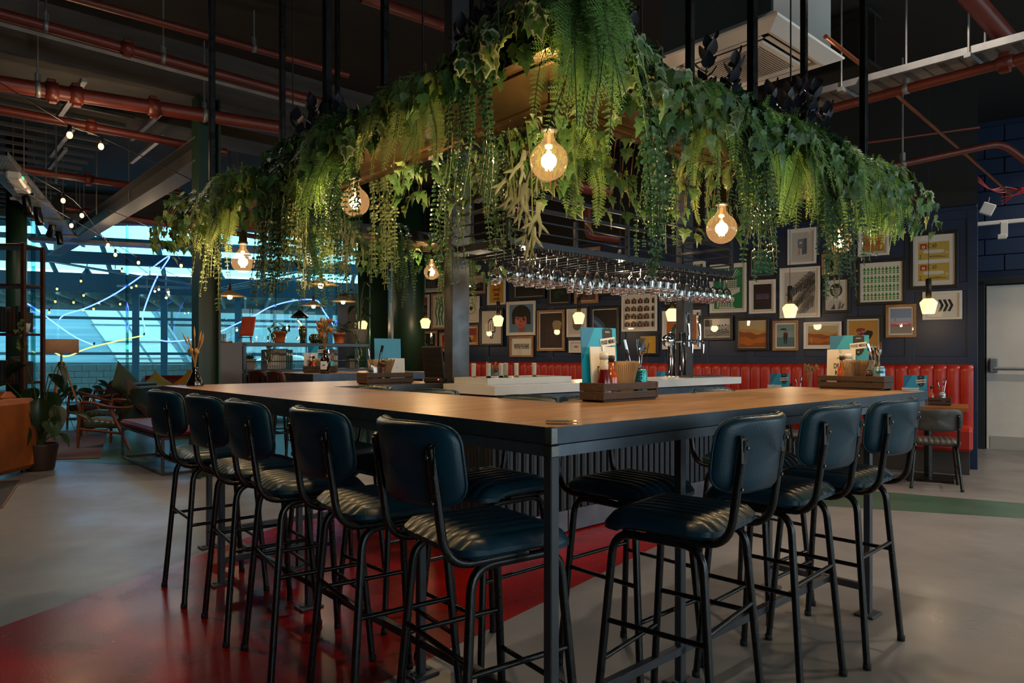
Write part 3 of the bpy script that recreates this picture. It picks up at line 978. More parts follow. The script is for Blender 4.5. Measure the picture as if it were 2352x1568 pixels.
def rail(a, c, z=.13):
    q = MB(); a, c = Vector((*a, z)), Vector((*c, z)); d = c - a
    q.box((d.length / 2, 0, 0), (d.length, .032, .032), .003, M=Matrix.Translation(a) @ d.to_track_quat('X', 'Z').to_matrix().to_4x4())
    q.build('foot_rail', M_steel, tb)
rail((.25, .25), (2.22, .25)); rail((2.22, .05), (2.22, .56)); rail((.25, .25), (.25, 3.4)); rail((.05, 2.6), (.5, 2.6)); rail((.05, .05), (.25, .25)); rail((.25, 3.3), (1.6, 3.2))

# counter with ribbed front
bc = thing('bar_counter', 'ribbed dark blue-grey bar counter behind the high table', 'bar', W(1.6, 2.1), RA)
M_clad = mat('blue grey cladding', '#2b2f36', rough=.5, col2='#23272d', nscale=3)
M_ribm = mat('ribbed steel cladding', '#2e343d', rough=.36, metal=.5)
q = MB(); q.box((1.35, .25, .45), (2.7, .46, .8)); q.box((1.35, .04, .92), (2.7, .04, .16)); q.build('carcass', M_clad, bc)
hs = MB(); hs.tube([(0, 0, .16), (0, 0, .93)], .014, 10); hsm = hs.mesh('rib', [M_ribm])
h2 = MB(); h2.box((0, 0, .545), (.03, .014, .77), .003); h2m = h2.mesh('flat_rib', [M_clad])
for i in range(37):
    link('rib', hsm, bc, (.04 + .0725 * i, .008, 0)); link('flat_rib', h2m, bc, (.077 + .0725 * i, .016, 0)) if i < 36 else None
for i in range(6):
    link('rib', hsm, bc, (-.0, .06 + .0725 * i, 0))
M_kick = mat('kick plate steel', '#6c7077', rough=.42, metal=.6, col2='#55585e', nscale=4)
for i in range(4):
    q = MB(); q.box((.338 + .675 * i, 0, .085), (.665, .016, .15), .003); q.build('kick_plate', M_kick, bc)
q = MB(); q.box((1.35, -.002, .965), (2.72, .05, .06), .004); q.box((-.002, .25, .965), (.05, .48, .06), .004); q.build('top_rail', M_edge, bc)
M_marble = mat('white stone worktop', '#e2e1e0', rough=.22, col2='#cfccca', nscale=2.2, ndetail=9)
q = MB()
for x0, x1, y0, y1 in ((-.04, 2.96, -.06, .10), (-.04, 2.96, .40, .49), (-.04, .04, .10, .40), (.78, 2.96, .10, .40)):
    q.box(((x0 + x1) / 2, (y0 + y1) / 2, TT - .03), (x1 - x0, y1 - y0, .06))
q.build('worktop', M_marble, None, W(1.6, 2.12), RA); wt = bpy.context.scene.objects['worktop']; tag(wt, 'white stone worktop on the ribbed bar counter', 'worktop')
# back part of the bar
bb = thing('back_bar', 'low dark cabinet run behind the white worktop', 'cabinet', W(1.95, 3.0), RA)
q = MB(); q.box((1.3, .2, .45), (2.5, .4, .9), .01); q.build('carcass', M_clad, bb)
for i in range(4):
    q = MB(); q.box((.35 + .62 * i, -.012, .47), (.58, .02, .74), .005); q.build('door', M_ribm, bb)

# ------------------------------------------------------------------ stools
def superell(th, a, c, n=4.5):
    x, y = math.cos(th), math.sin(th)
    return a * math.copysign(abs(x) ** (2 / n), x), c * math.copysign(abs(y) ** (2 / n), y)
def back_mesh(w, h, z0, lean=.035, y0=-.275, bend=.092, th=.021):
    q = MB(); n = 44
    ringsp = [(0.0, 1), (.5, 1), (.86, 1), (.95, .82), (1, .35), (1, -.35), (.95, -.82), (.86, -1), (.5, -1), (0.0, -1)]
    rows = []
    for s_, d_ in ringsp:
        row = []
        for j in range(n):
            x, z = superell(2 * PI * j / n, w / 2 * max(s_, .001), h / 2 * max(s_, .001))
            v = (z + h / 2) / h
            y = y0 - lean * v + bend * (x / (w / 2)) ** 2 + d_ * th
            row.append((x, y, z0 + z + h / 2 + .012 * (abs(x) / (w / 2)) ** 3 * (1 if z > 0 else 0)))
        rows.append(row)
    q.grid(rows, closed=True)
    return q
def back_piping(w, h, z0, lean=.035, y0=-.275, bend=.092, th=.021):
    q = MB(); n = 44; pts = []
    for j in range(n):
        x, z = superell(2 * PI * j / n, w / 2 * 1.0, h / 2 * 1.0)
        v = (z + h / 2) / h
        pts.append((x, y0 - lean * v + bend * (x / (w / 2)) ** 2 + .004, z0 + z + h / 2 + .012 * (abs(x) / (w / 2)) ** 3 * (1 if z > 0 else 0)))
    q.tube(pts, .0045, 5, closed=True)
    # stitched gathers along the top
    for j in range(5, 18):
        p = Vector(pts[j])
        q.tube([p + Vector((0, -.012, -.004)), p + Vector((0, 0, .0035)), p + Vector((0, .014, -.004))], .0016, 4)
    return q
def seat_mesh(w, d, z, nrib=9):
    q = MB(); nx, ny = nrib * 6 + 1, 15
    top, bot = [], []
    for i in range(nx):
        u = -1 + 2 * i / (nx - 1)
        x = u * w / 2
        hd = d / 2 * max(0.0, 1 - abs(u * .985) ** 5) ** .2
        r = abs(math.sin(PI * nrib * (u + 1) / 2)) ** .5
        rt, rb = [], []
        for j in range(ny):
            v = -1 + 2 * j / (ny - 1)
            e = max(abs(u) ** 7, abs(v) ** 7)
            zz = z + .026 * (1 - e) + 0.011 * r * (1 - e * .6) - .022 * max(0, v) ** 4
            sc = 1 + .012 * r * (abs(v) > .99)
            rt.append((x, v * hd * sc, zz))
            rb.append((x, v * hd * sc, z - .026 * (1 - e) - .012 - .022 * max(0, v) ** 4))
        top.append(rt); bot.append(rb)
    q.grid(top); q.grid([r[::-1] for r in bot])
    for A in ([r[0] for r in top], ):
        pass
    for a, c in ((0, 0), (ny - 1, ny - 1)):
        q.grid([[r[a] for r in top], [r[c] for r in bot]])
    q.grid([top[0], bot[0]]); q.grid([top[-1], bot[-1]])
    return q
def make_stool(name, label, leather, loc, rotz, seat_z=.72, back_h=.225, group=None, cat='bar stool', low=False):
    t = thing(name, label, cat, loc, rotz, group)
    k = 1 if not low else .86
    seat_mesh(.41, .40, seat_z + .012).build('seat', leather, t)
    bz = seat_z + .13
    bk = back_mesh(.415, back_h, bz).build('backrest', leather, t)
    back_piping(.415, back_h, bz).build('piping', leather, bk)
    zt = seat_z - .036
    for sx in (-1, 1):
        q = MB()
        q.tube(fillet([(sx * .205, -.205, 0), (sx * .168, -.15, zt), (sx * .168, .15, zt), (sx * .205, .205, 0)], .07, 6), .0135, 10)
        q.build('leg_frame', M_blacksteel, t)
        q = MB()
        pts = fillet([(sx * .17, .03, zt + .014), (sx * .172, -.232, zt + .012), (sx * .172, -.278, bz + back_h * .72)], .085, 7)
        q.tube(pts, .0125, 10)
        e = Vector(pts[-1]); q.box((e.x, e.y + .004, e.z - .03), (.03, .013, .085), .006)
        q.build('back_upright', M_blacksteel, t)
        for z in (bz + .02, bz + .14):
            qq = MB(); f = (z - zt) / (bz + back_h * .72 - zt)
            qq.lathe([(0, 0), (.006, 0), (.006, .004), (0, .006)], 8, M=Matrix.Translation((sx * .172, -.232 - .046 * f - .0115, z)) @ Matrix.Rotation(R(90), 4, 'X'))
            qq.build('bolt', M_steel_l, t)
    def xy(z):
        f = z / zt
        return .205 - .037 * f, .205 - .055 * f
    def stretch(z, side):
        a, c = xy(z); q = MB()
        if side == 'back': q.tube([(-a, -c, z), (a, -c, z)], .0085, 8)
        elif side == 'front': q.tube([(-a, c, z), (a, c, z)], .0085, 8)
        else: q.tube([(side * a, -c, z), (side * a, c, z)], .0085, 8)
        q.build('stretcher', M_blacksteel, t)
    if not low:
        stretch(.43, 'back'); stretch(.40, -1); stretch(.40, 1); stretch(.27, 'front')
    else:
        stretch(.2, -1); stretch(.2, 1)
    for sx in (-1, 1):
        for sy in (-1, 1):
            q = MB(); q.lathe([(0, 0), (.0155, 0), (.0155, .022), (0, .022)], 10, c=(sx * .205, sy * .205, 0)); q.build('foot_cap', M_rubber, t)
    q = MB(); q.tube([(-.168, -.02, zt + .012), (.168, -.02, zt + .012)], .011, 8); q.tube([(-.168, .11, zt + .012), (.168, .11, zt + .012)], .011, 8); q.build('seat_bar', M_blacksteel, t)
    return t
GRP = 'teal leather bar stools'
LBL = 'teal leather bar stool, '
first = None
def stool(r, l, rz, lab):
    global first
    loc = W(r, l); loc.z = 0
    if first is None:
        first = make_stool('bar_stool', LBL + lab, M_leather, loc, rz, group=GRP)
        return first
    return dup(first, loc, rz, LBL + lab, GRP)
stool(.03, .31, RA - R(90) - R(7), 'nearest the camera, left of the table corner')
stool(.02, .87, RA - R(90) - R(7), 'second from the corner on the left outer side')
stool(.0, 1.44, RA - R(90) - R(8), 'third from the corner on the left outer side')
stool(.0, 1.93, RA - R(90) - R(6), 'fourth from the corner on the left outer side')
stool(.0, 2.55, RA - R(90) - R(3), 'farthest left, last on the left outer side')
stool(.63, .03, RA + R(9), 'nearest the corner on the right outer side')
stool(1.26, .05, RA + R(4), 'middle one of the right outer side')
stool(1.80, .03, RA + R(2), 'last one on the right outer side')
stool(.53, .90, RA + R(90), 'inside the U on the left wing, nearest its corner')
stool(.55, 1.62, RA + R(92), 'inside the U on the left wing, middle one')
stool(.55, 2.25, RA + R(88), 'inside the U on the left wing, farthest one')
stool(.93, .47, RA + R(180), 'inside the U on the right wing, nearest the corner')
stool(1.95, .50, RA + R(178), 'inside the U on the right wing, farther one')

# ------------------------------------------------------------------ glass rack
rk = thing('glass_rack', 'overhead black steel rack hung between the pillars for stemmed glasses', 'rack', W(1.8, 2.2, 2.03), RA)
RL, RD = 2.83, .56
def bar(q, a, c, w=.03, h=.03):
    a, c = Vector(a), Vector(c); d = c - a
    q.box((d.length / 2, 0, 0), (d.length, w, h), .002, M=Matrix.Translation(a) @ d.to_track_quat('X', 'Z').to_matrix().to_4x4())
M_rack = mat('waxed black steel', '#3a3c40', rough=.32, metal=.8, coat=.1)
for (a, c, n) in (((0, 0, 0), (RL, 0, 0), 'front_rail'), ((0, RD, 0), (RL, RD, 0), 'back_rail'), ((0, 0, 0), (0, RD, 0), 'end_rail'), ((RL, 0, 0), (RL, RD, 0), 'end_rail')):
    q = MB(); bar(q, a, c, .03, .045); q.build(n, M_rack, rk)
for z in (.245, .35):
    for (a, c, n) in (((0, 0, z), (RL, 0, z), 'front_rail'), ((0, 0, z), (0, RD, z), 'end_rail'), ((RL, 0, z), (RL, RD, z), 'end_rail')):
        q = MB(); bar(q, a, c, .026, .026); q.build(n, M_rack, rk)
for x, y in ((0, 0), (1.27, 0), (RL, 0), (0, RD), (1.27, RD), (RL, RD)):
    q = MB(); q.box((x, y, .185), (.03, .03, .37), .002)
    q.build('post', M_rack, rk)
for x, y in ((0, .28), (RL, .28)):
    q = MB(); q.tube([(x, y, .35), (x, y, CEIL - 2.03)], .012, 6); q.build('hanger_rod', M_rack, rk)
for z in (.085, .165):
    for a, c in (((0, 0, z), (RL, 0, z)), ((0, 0, z), (0, RD, z)), ((RL, 0, z), (RL, RD, z))):
        q = MB(); q.tube([a, c], .007, 6); q.build('guard_rod', M_rack, rk)
NG = 26
hr = MB(); hr.tube([(0, -.06, -.055), (0, RD + .02, -.055)], .006, 6); hr.tube([(0, -.02, -.055), (0, -.02, -.02)], .005, 6); hr.tube([(0, RD - .02, -.055), (0, RD - .02, -.02)], .005, 6)
hr.lathe([(0, -.007), (.009, -.004), (.009, .004), (0, .007)], 8, M=Matrix.Translation((0, -.062, -.055)) @ Matrix.Rotation(R(90), 4, 'X'))
hrm = hr.mesh('hanging_rod', [M_rack])
for i in range(NG):
    x = .06 + i * (RL - .12) / (NG - 1)
    for dx in (-.016, .016):
        link('hanging_rod', hrm, rk, (x + dx, 0, 0))
# stemmed glasses, hung by the foot
M_gl = real_glass('drinking glass', (1, 1, 1), 1.45)
def glass_mesh(kind):
    q = MB()
    if kind == 0:   # round wine goblet
        out = [(0, 0), (.034, -.001), (.034, -.004), (.007, -.008), (.0042, -.02), (.0042, -.085), (.014, -.094), (.038, -.118), (.047, -.152), (.045, -.19), (.036, -.225)]
    elif kind == 1:  # slim flute
        out = [(0, 0), (.031, -.001), (.031, -.004), (.006, -.008), (.004, -.02), (.004, -.065), (.012, -.08), (.027, -.12), (.032, -.16), (.031, -.20), (.026, -.24)]
    else:            # short-stemmed beer tulip
        out = [(0, 0), (.034, -.001), (.034, -.005), (.009, -.010), (.006, -.02), (.007, -.035), (.024, -.052), (.043, -.085), (.045, -.115), (.038, -.155), (.038, -.195)]
    n0 = 6
    inn = [(max(0.0, r - .0018), z) for r, z in out[n0:]][::-1]
    inn.append((0, out[n0][1] - .006))
    q.lathe(out + inn, 18)
    return q.mesh('wine_glass', [M_gl])
GM = [glass_mesh(k) for k in range(3)]
GN = ['round bowled wine glass', 'slim flute glass', 'short stemmed beer glass']
ORDINAL = 'first second third fourth fifth sixth seventh eighth ninth tenth eleventh twelfth thirteenth fourteenth fifteenth sixteenth seventeenth eighteenth nineteenth twentieth twenty-first twenty-second twenty-third twenty-fourth twenty-fifth twenty-sixth'.split()
GNM = ['wine_glass', 'champagne_flute', 'beer_glass']
for i in range(NG):
    x = .06 + i * (RL - .12) / (NG - 1)
    kind = 0 if i < 6 else 1 if i < 10 else 0 if i < 14 else 2 if i < 18 else 1 if i < 20 else 0
    for j, y in enumerate((.02, .20)):
        if (i * 7 + j * 3) % 5 == 0 and j: continue
        p = W(1.8, 2.2) + Vector((_cr * x - _sr * y, _sr * x + _cr * y, 0)); p.z = 2.03 - .0475
        o = link(GNM[kind], GM[kind], None, p, RA)
        tag(o, '%s in the overhead rack, %s row, %s from the left' % (GN[kind], ('front', 'back')[j], ORDINAL[i]), 'glass', GN[kind] + ' row in the rack')
# two small bare lamps over the rack
for i, (x, y) in enumerate(((.42, .3), (1.55, .3))):
    p = W(1.8 + x, 2.2 + y, 2.06)
    t = thing('rack_light', ('small caged lamp over the left end of the glass rack', 'small glowing bare lamp among the glasses mid rack')[i], 'lamp', p)
    q = MB(); q.lathe([(0, .1), (.022, .1), (.028, .04), (.028, .02), (0, .02)], 12); q.tube([(0, 0, .1), (0, 0, CEIL - p.z)], .004, 5); q.build('holder', M_black, t)
    q = MB(); q.lathe([(0, .02), (.016, .02), (.022, -.005), (.018, -.025), (0, -.032)], 12); q.build('bulb', emis('small warm bulb', (1, .72, .4), 14), t)
    lamp('rack lamp', p + Vector((0, 0, -.07)), 9.0, WARM, .02)

# ------------------------------------------------------------------ planter canopy
cn = thing('planter_canopy', 'U-shaped dark steel hanging planter tray over the high table', 'planter', W(0, 0, 0), RA)
CZ = 2.12
M_soffit = mat('brushed brass tinted steel', '#6b5334', rough=.33, metal=.9, col2='#4d3d29', nscale=3, rvar=.1)
a0, a1 = .08, .48
def Upath(e):
    return [(a0 + e, a0 + e), (2.64, a0 + e), (2.64, a1 - e), (a1 - e, a1 - e), (a1 - e, 3.08 + e), (2.5, 3.08 + e), (2.5, 3.48 - e), (a0 + e, 3.48 - e)]
def uring(e0, e1, z0, z1):
    A, B = Upath(e0), Upath(e1); q = MB()
    q.grid([[(x, y, z0) for x, y in B], [(x, y, z0) for x, y in A], [(x, y, z1) for x, y in A], [(x, y, z1) for x, y in B], [(x, y, z0) for x, y in B]], smooth=False, closed=True)
    return q
q = MB(); q.prism(Upath(.006), CZ + .012, CZ + .03); q.build('soffit_plate', M_soffit, cn)
uring(0, .035, CZ, CZ + .012).build('lower_flange', M_soffit, cn)
uring(.075, .09, CZ + .004, CZ + .013).build('soffit_bead', M_soffit, cn)
uring(-.004, .004, CZ + .012, CZ + .075).build('fascia', M_blacksteel, cn)
q = MB(); q.prism(Upath(.01), CZ + .03, CZ + .06); q.build('soil', mat('planter moss', '#1a1f12', rough=.95, bump=.6, bscale=40), cn)
for r, l in ((1.2, .09), (2.27, .09), (1.33, .46), (2.42, .46), (.09, 1.44), (.09, 2.87), (.46, 1.58), (.46, 2.745), (1.2, 3.46), (2.2, 3.1), (.46, .46), (.09, .09)):
    q = MB(); q.box((r, l, (CZ + CEIL) / 2 + .02), (.032, .032, CEIL - CZ - .02), .003); q.build('hanging_post', M_blacksteel, cn)
for r, l in ((.75, .28), (1.9, .28), (.28, 1.0), (.28, 2.2)):
    q = MB(); q.tube([(r, l, CZ + .1), (r, l, CEIL)], .004, 5); q.build('cable', M_black, cn)

# big filament globe bulbs under the tray
def globe(r, l, zc, lab, d=.125):
    p = W(r, l, zc)
    t = thing('globe_bulb', 'amber globe bulb ' + lab, 'light bulb', p, RA, 'globe bulbs under the planter')
    R_ = d / 2
    prof = [(.0165, R_ + .045), (.0175, R_ + .012)]
    for k in range(1, 15):
        a = PI * (.10 + .90 * k / 14)
        prof.append((max(0.0, R_ * math.sin(a)), R_ * math.cos(a)))
    prof[-1] = (0, -R_)
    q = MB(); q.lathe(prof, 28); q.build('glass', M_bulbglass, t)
    q = MB(); q.lathe([(0, R_ + .118), (.008, R_ + .115), (.011, R_ + .105), (.020, R_ + .098), (.022, R_ + .05), (.026, R_ + .048), (.026, R_ + .035), (.018, R_ + .033), (0, R_ + .033)], 16)
    q.build('socket', M_black, t)
    q = MB()
    for j in range(6):
        a = 2 * PI * j / 6
        q.tube([(.006 * math.cos(a), .006 * math.sin(a), .032), (.011 * math.cos(a + .3), .011 * math.sin(a + .3), -.030)], .0014, 5)
    q.build('filament', M_fil, t)
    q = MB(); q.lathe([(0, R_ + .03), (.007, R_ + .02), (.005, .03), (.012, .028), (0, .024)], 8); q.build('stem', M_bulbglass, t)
    q = MB(); q.tube([(0, 0, R_ + .115), (0, 0, CZ + .012 - zc)], .0035, 6); q.build('cord', M_black, t)
    lamp('globe lamp', p + Vector((0, 0, -.0)), BULB_W, WARM, .028)
globe(.30, .31, 1.887, 'over the near corner of the table')
globe(1.27, .267, 1.78, 'in the middle of the right wing')
globe(2.42, .27, 1.85, 'at the far end of the right wing, half hidden by vines')
globe(.20, 1.40, 1.92, 'second along the left wing from the corner')
globe(.146, 2.54, 1.77, 'at the far end of the left wing')
globe(1.95, 3.30, 1.93, 'farthest back, beside the dark steel pillar')
globe(.9, 3.30, 1.93, 'over the far arm behind the left wing', .1)

# ================================================================== ALONG THE PICTURE WALL
M_redl = mat('red leather', '#b3281a', rough=.38, col2='#96200f', nscale=3, bump=.1, bscale=120)
bq = thing('banquette', 'long red channel-backed leather banquette along the navy picture wall', 'bench', WL(0, .0), WA)
NB = 65
cw = .125
q = MB()
rows = []
for i in range(9):
    u = i / 8
    d = .028 * math.sin(PI * u) ** .55
    row = []
    for (y, z, k) in ((-.09, .45, 1), (-.115, .7, 1), (-.125, .95, 1), (-.125, 1.08, 1), (-.115, 1.125, .9), (-.09, 1.145, .6), (-.05, 1.154, .4), (-.02, 1.15, .2)):
        row.append((u * cw, y - d * k, z + d * .3 * (1 - k)))
    rows.append(row)
q.grid(rows)
chm = q.mesh('back_channel', [M_redl])
for i in range(NB):
    link('back_channel', chm, bq, (-.04 - cw * (i + 1), -.01, 0))
q = MB(); q.box((-4.11, -.05, .78), (8.13, .1, .74), .02); q.build('back_panel', M_redl, bq)
for i in range(5):
    q = MB(); q.box((-.04 - 1.625 * (i + .5), -.30, .37), (1.615, .54, .25), .035); q.build('seat_cushion', M_redl, bq)
q = MB(); q.box((-4.1, -.25, .12), (8.05, .46, .24), .004); q.build('plinth', mat('plinth brown', '#3a332d', rough=.5), bq)
q = MB(); q.box((-1.2, -.485, .14), (.16, .012, .09), .003); q.build('socket_plate', M_black, bq)

# pedestal tables, one under each pendant
M_tabletop = mat('oiled oak', '#9b5f2c', rough=.35, col2='#75431d', nscale=4, stretch=(1, 8, 1))
TS = [.43, 1.78, 3.17, 4.48, 5.8, 7.18, 8.55]
ORD = ['rightmost', 'second from the right', 'third from the right', 'fourth from the right', 'fifth from the right', 'sixth from the right', 'farthest left']
def pedestal_table(k):
    t = thing('pedestal_table', 'square oak dining table on a black pedestal, %s by the banquette' % ORD[k], 'table', WL(TS[k] - (.2 if k == 5 else 0), .95), WA, 'tables along the banquette')
    q = MB(); q.box((0, 0, .735), (.68, .68, .04), .004); q.build('table_top', M_tabletop, t)
    q = MB(); q.tube([(0, 0, .02), (0, 0, .715)], .038, 14); q.build('pedestal', M_blacksteel, t)
    q = MB(); q.box((0, 0, .012), (.46, .46, .02), .005); q.build('base_plate', M_blacksteel, t)
    return t
for k in range(6):
    pedestal_table(k)
ch = None
for k, (t_, d_, rz) in enumerate(((.36, 1.42, 6), (1.75, 1.5, -4), (3.2, 1.5, 3), (4.5, 1.5, 0))):
    lab = 'grey leather dining chair on black tube legs, at the %s banquette table' % ORD[k]
    if ch is None:
        ch = make_stool('dining_chair', lab, M_leather_g, WL(t_, d_), WA + R(rz), seat_z=.43, back_h=.20, group='grey dining chairs', cat='chair', low=True)
    else:
        dup(ch, WL(t_, d_), WA + R(rz), lab, 'grey dining chairs')

# pendants with ribbed opal shades
def opal(name='opal shade'):
    if name in MATS: return MATS[name]
    m = mat(name, '#e8dcc0', rough=.35, emit='#ffc56e', estr=2.6)
    return m
M_opal = opal()
for k in range(7):
    p = WL(TS[k], .90)
    t = thing('pendant_lamp', 'opal glass pendant, %s of the row before the pictures' % ORD[k], 'lamp', (p.x, p.y, 1.69), WA, 'opal pendants over the banquette tables')
    q = MB(); n = 24
    rows = []
    for r_, z in ((.052, 0), (.056, .0), (.080, .105), (.079, .115), (.045, .152), (.0, .152)):
        rows.append([(r_ * (1 + .012 * (j % 2)) * math.cos(2 * PI * j / n), r_ * (1 + .012 * (j % 2)) * math.sin(2 * PI * j / n), z) for j in range(n)])
    q.grid(rows, closed=True, smooth=False); q.build('shade', M_opal, t)
    q = MB(); q.lathe([(0, .15), (.027, .152), (.027, .35), (.02, .36), (0, .36)], 16); q.build('stem', mat('bronze stem', '#2b2520', rough=.4, metal=.5), t)
    q = MB(); q.tube([(0, 0, .36), (0, 0, CEIL - 1.69)], .003, 5); q.build('cord', M_black, t)
    q = MB(); q.lathe([(0, .03), (.03, .04), (.03, .08), (0, .09)], 10); q.build('bulb', emis('pendant bulb', (1, .72, .42), 12), t)
    lamp('pendant light', (p.x, p.y, 1.655), PENDANT_W, WARM, .05)

# ------------------------------------------------------------------ pictures
M_wood_f = mat('light wood frame', '#a67c52', rough=.5, col2='#8a623d', nscale=8)
M_white_f = mat('white frame', '#d6d1c9', rough=.45)
M_black_f = mat('black frame', '#0d0c0c', rough=.4)
M_mount = mat('off white mount', '#ddd7cd', rough=.8)
M_picglass = thin_glass('picture glass', (1, 1, 1), 1.5, .004, .5)
FR = {'w': M_white_f, 'o': M_wood_f, 'b': M_black_f}
class Art:
    """flat print: shapes in 0..1 picture coordinates, each laid a hair above the last"""
    def __init__(s, w, h):
        s.w, s.h, s.q, s.mats, s.k = w, h, MB(), [], 0
    def mi(s, c):
        m = flat(c)
        if m not in s.mats: s.mats.append(m)
        return s.mats.index(m)
    def poly(s, c, pts):
        s.k += 1
        pts = [(min(max(u, 0.0), 1.0), min(max(v, 0.0), 1.0)) for u, v in pts]
        y = -.0002 * s.k
        s.q.add([((u - .5) * s.w, y, (v - .5) * s.h) for u, v in pts], [tuple(range(len(pts)))], s.mi(c))
    def rect(s, c, u0, v0, u1, v1):
        s.poly(c, [(u0, v0), (u1, v0), (u1, v1), (u0, v1)])
    def disc(s, c, u, v, ru, rv=None, n=24, a0=0, a1=2 * PI):
        rv = ru * s.w / s.h if rv is None else rv
        s.poly(c, [(u + ru * math.cos(a0 + (a1 - a0) * i / n), v + rv * math.sin(a0 + (a1 - a0) * i / n)) for i in range(n)])
    def line(s, c, pts, wd):
        P = [Vector((u * s.w, v * s.h)) for u, v in pts]
        for a, b_ in zip(P, P[1:]):
            d = (b_ - a)
            if d.length < 1e-6: continue
            n = Vector((-d.y, d.x)).normalized() * wd / 2
            s.poly(c, [((p.x) / s.w, (p.y) / s.h) for p in (a - n, b_ - n, b_ + n, a + n)])
            s.k -= 1
        s.k += 1
PICN = 0
def picture(box, fr, label, art=None, bg='#ddd7cd', mount=.035, fw=.022, mm=None):
    """box: the outer edges of the frame as they lie on the wall; art(Art, thing) lays the print"""
    x0, y0, x1, y1 = box
    ta, za = wall_uv(x0, (y0 + y1) / 2); tb_, zb = wall_uv(x1, (y0 + y1) / 2)
    tm, z0 = wall_uv((x0 + x1) / 2, y1); _, z1 = wall_uv((x0 + x1) / 2, y0)
    w, h = ta - tb_, z1 - z0
    p = WL((ta + tb_) / 2, .012, (z0 + z1) / 2)
    t = thing('framed_picture', label, 'picture', p, WA, 'framed prints on the navy wall')
    q = MB()
    D = .032
    A = lambda e, y: [(-w / 2 + e, y, -h / 2 + e), (w / 2 - e, y, -h / 2 + e), (w / 2 - e, y, h / 2 - e), (-w / 2 + e, y, h / 2 - e)]
    q.grid([A(0, 0), A(0, -D + .003), A(.003, -D), A(fw - .004, -D), A(fw, -D + .004), A(fw, -.008)], smooth=False, closed=True)
    q.build('frame', FR[fr], t)
    q = MB(); q.box((0, -.004, 0), (w - fw, .006, h - fw)); q.build('mount', M_mount if mount > 0 else flat(bg), t)
    aw, ah = w - 2 * fw - 2 * mount, h - 2 * fw - 2 * mount
    a = Art(aw, ah)
    a.rect(bg, 0, 0, 1, 1)
    if art: art(a, t)
    o = a.q.build('print', a.mats, t, (0, -.0078, 0))
    q = MB(); q.box((0, -.022, 0), (w - 2 * fw, .002, h - 2 * fw)); q.build('pane', M_picglass, t)
    return t, aw, ah
def wavy(v, amp, n=24, ph=0.0, f=5):
    return [(i / n, v + amp * math.sin(f * i / n + ph) + amp * .5 * math.sin(2.7 * f * i / n + ph * 2)) for i in range(n + 1)]
def beer(c0, c1, c2, c3, v=.6):
    def f(a, t):
        a.poly(c1, wavy(v + .12, .03) + [(1, 0), (0, 0)])
        a.poly(c2, wavy(v, .05, ph=1) + [(1, 0), (0, 0)])
        a.poly(c3, wavy(v - .16, .06, ph=2) + [(1, 0), (0, 0)])
        a.poly(c2, wavy(v - .4, .05, ph=3) + [(1, 0), (0, 0)])
    return f
def art_trees(a, t):
    for row in range(4):
        v = .93 - row * .235
        for i in range(10):
            u = .07 + .095 * i
            for (vv, hh, ww) in ((v - .10, .10, .045), (v - .155, .05, .045), (v - .205, .05, .045)):
                a.poly('#3a8f2e' if (i + row) % 3 else '#2c7a24', [(u - ww, vv), (u + ww, vv), (u, vv + hh)])
            a.k -= 3
def art_c60(a, t):
    for n, v in enumerate((.52, .08)):
        a.rect('#c2a545', .1, v, .9, v + .36)
        a.rect('#a81f1f', .15, v + .22, .32, v + .33); a.disc('#d8d2c8', .235, v + .265, .045); a.disc('#a81f1f', .235, v + .265, .018)
        a.rect('#d5cfc5', .27, v + .13, .73, v + .2); a.disc('#d5cfc5', .27, v + .165, .035 * 1.2); a.disc('#d5cfc5', .73, v + .165, .035 * 1.2)
        for k in range(4):
            an = PI * k / 4; a.line('#d5cfc5', [(.84 - .04 * math.cos(an), v + .13 - .028 * math.sin(an)), (.84 + .04 * math.cos(an), v + .13 + .028 * math.sin(an))], .004)
        a.rect('#222', .45, v + .045, .82, v + .055); a.rect('#222', .45, v + .07, .7, v + .078); a.disc('#222', .42, v + .06, .02)
        a.rect('#222', .12, v + .02, .2, v + .026); a.rect('#222', .12, v + .1, .2, v + .106)
        text('C 60', .07, flat('#17150f'), t, ((.46 - .5) * a.w, -.012, (v + .28 - .5) * a.h), sx=.65)
        text(str(n + 1), .06, flat('#17150f'), t, ((.16 - .5) * a.w, -.012, (v + .06 - .5) * a.h), sx=.65)
    a.rect('#555', .1, .9, .32, .905)
def art_arrows(a, t):
    for u in (.36, .52, .68):
        a.poly('#17191c', [(u, .2), (u + .1, .2), (u + .2, .5), (u + .1, .8), (u, .8), (u + .1, .5)])
def art_cameras(a, t):
    rnd = random.Random(3)
    for r_ in range(4):
        for c in range(5):
            u, v = .1 + .215 * c, .86 - .245 * r_
            w, h = (.085 if c < 4 else .04), .06 + .02 * rnd.random()
            a.rect('#241c1a', u - w, v - h, min(u + w, .99), v + h)
            a.rect('#241c1a', u - w * .4, v + h, u + w * .4, v + h + .03)
            if c < 4:
                a.disc('#3a2a26', u + .01, v - .01, .055); a.disc('#a4533f', u + .01, v - .01, .036); a.disc('#d98a70', u + .005, v, .014)
                a.rect('#b9aea2', u - w * .9, v + h * .6, u + w * .9, v + h * .75)
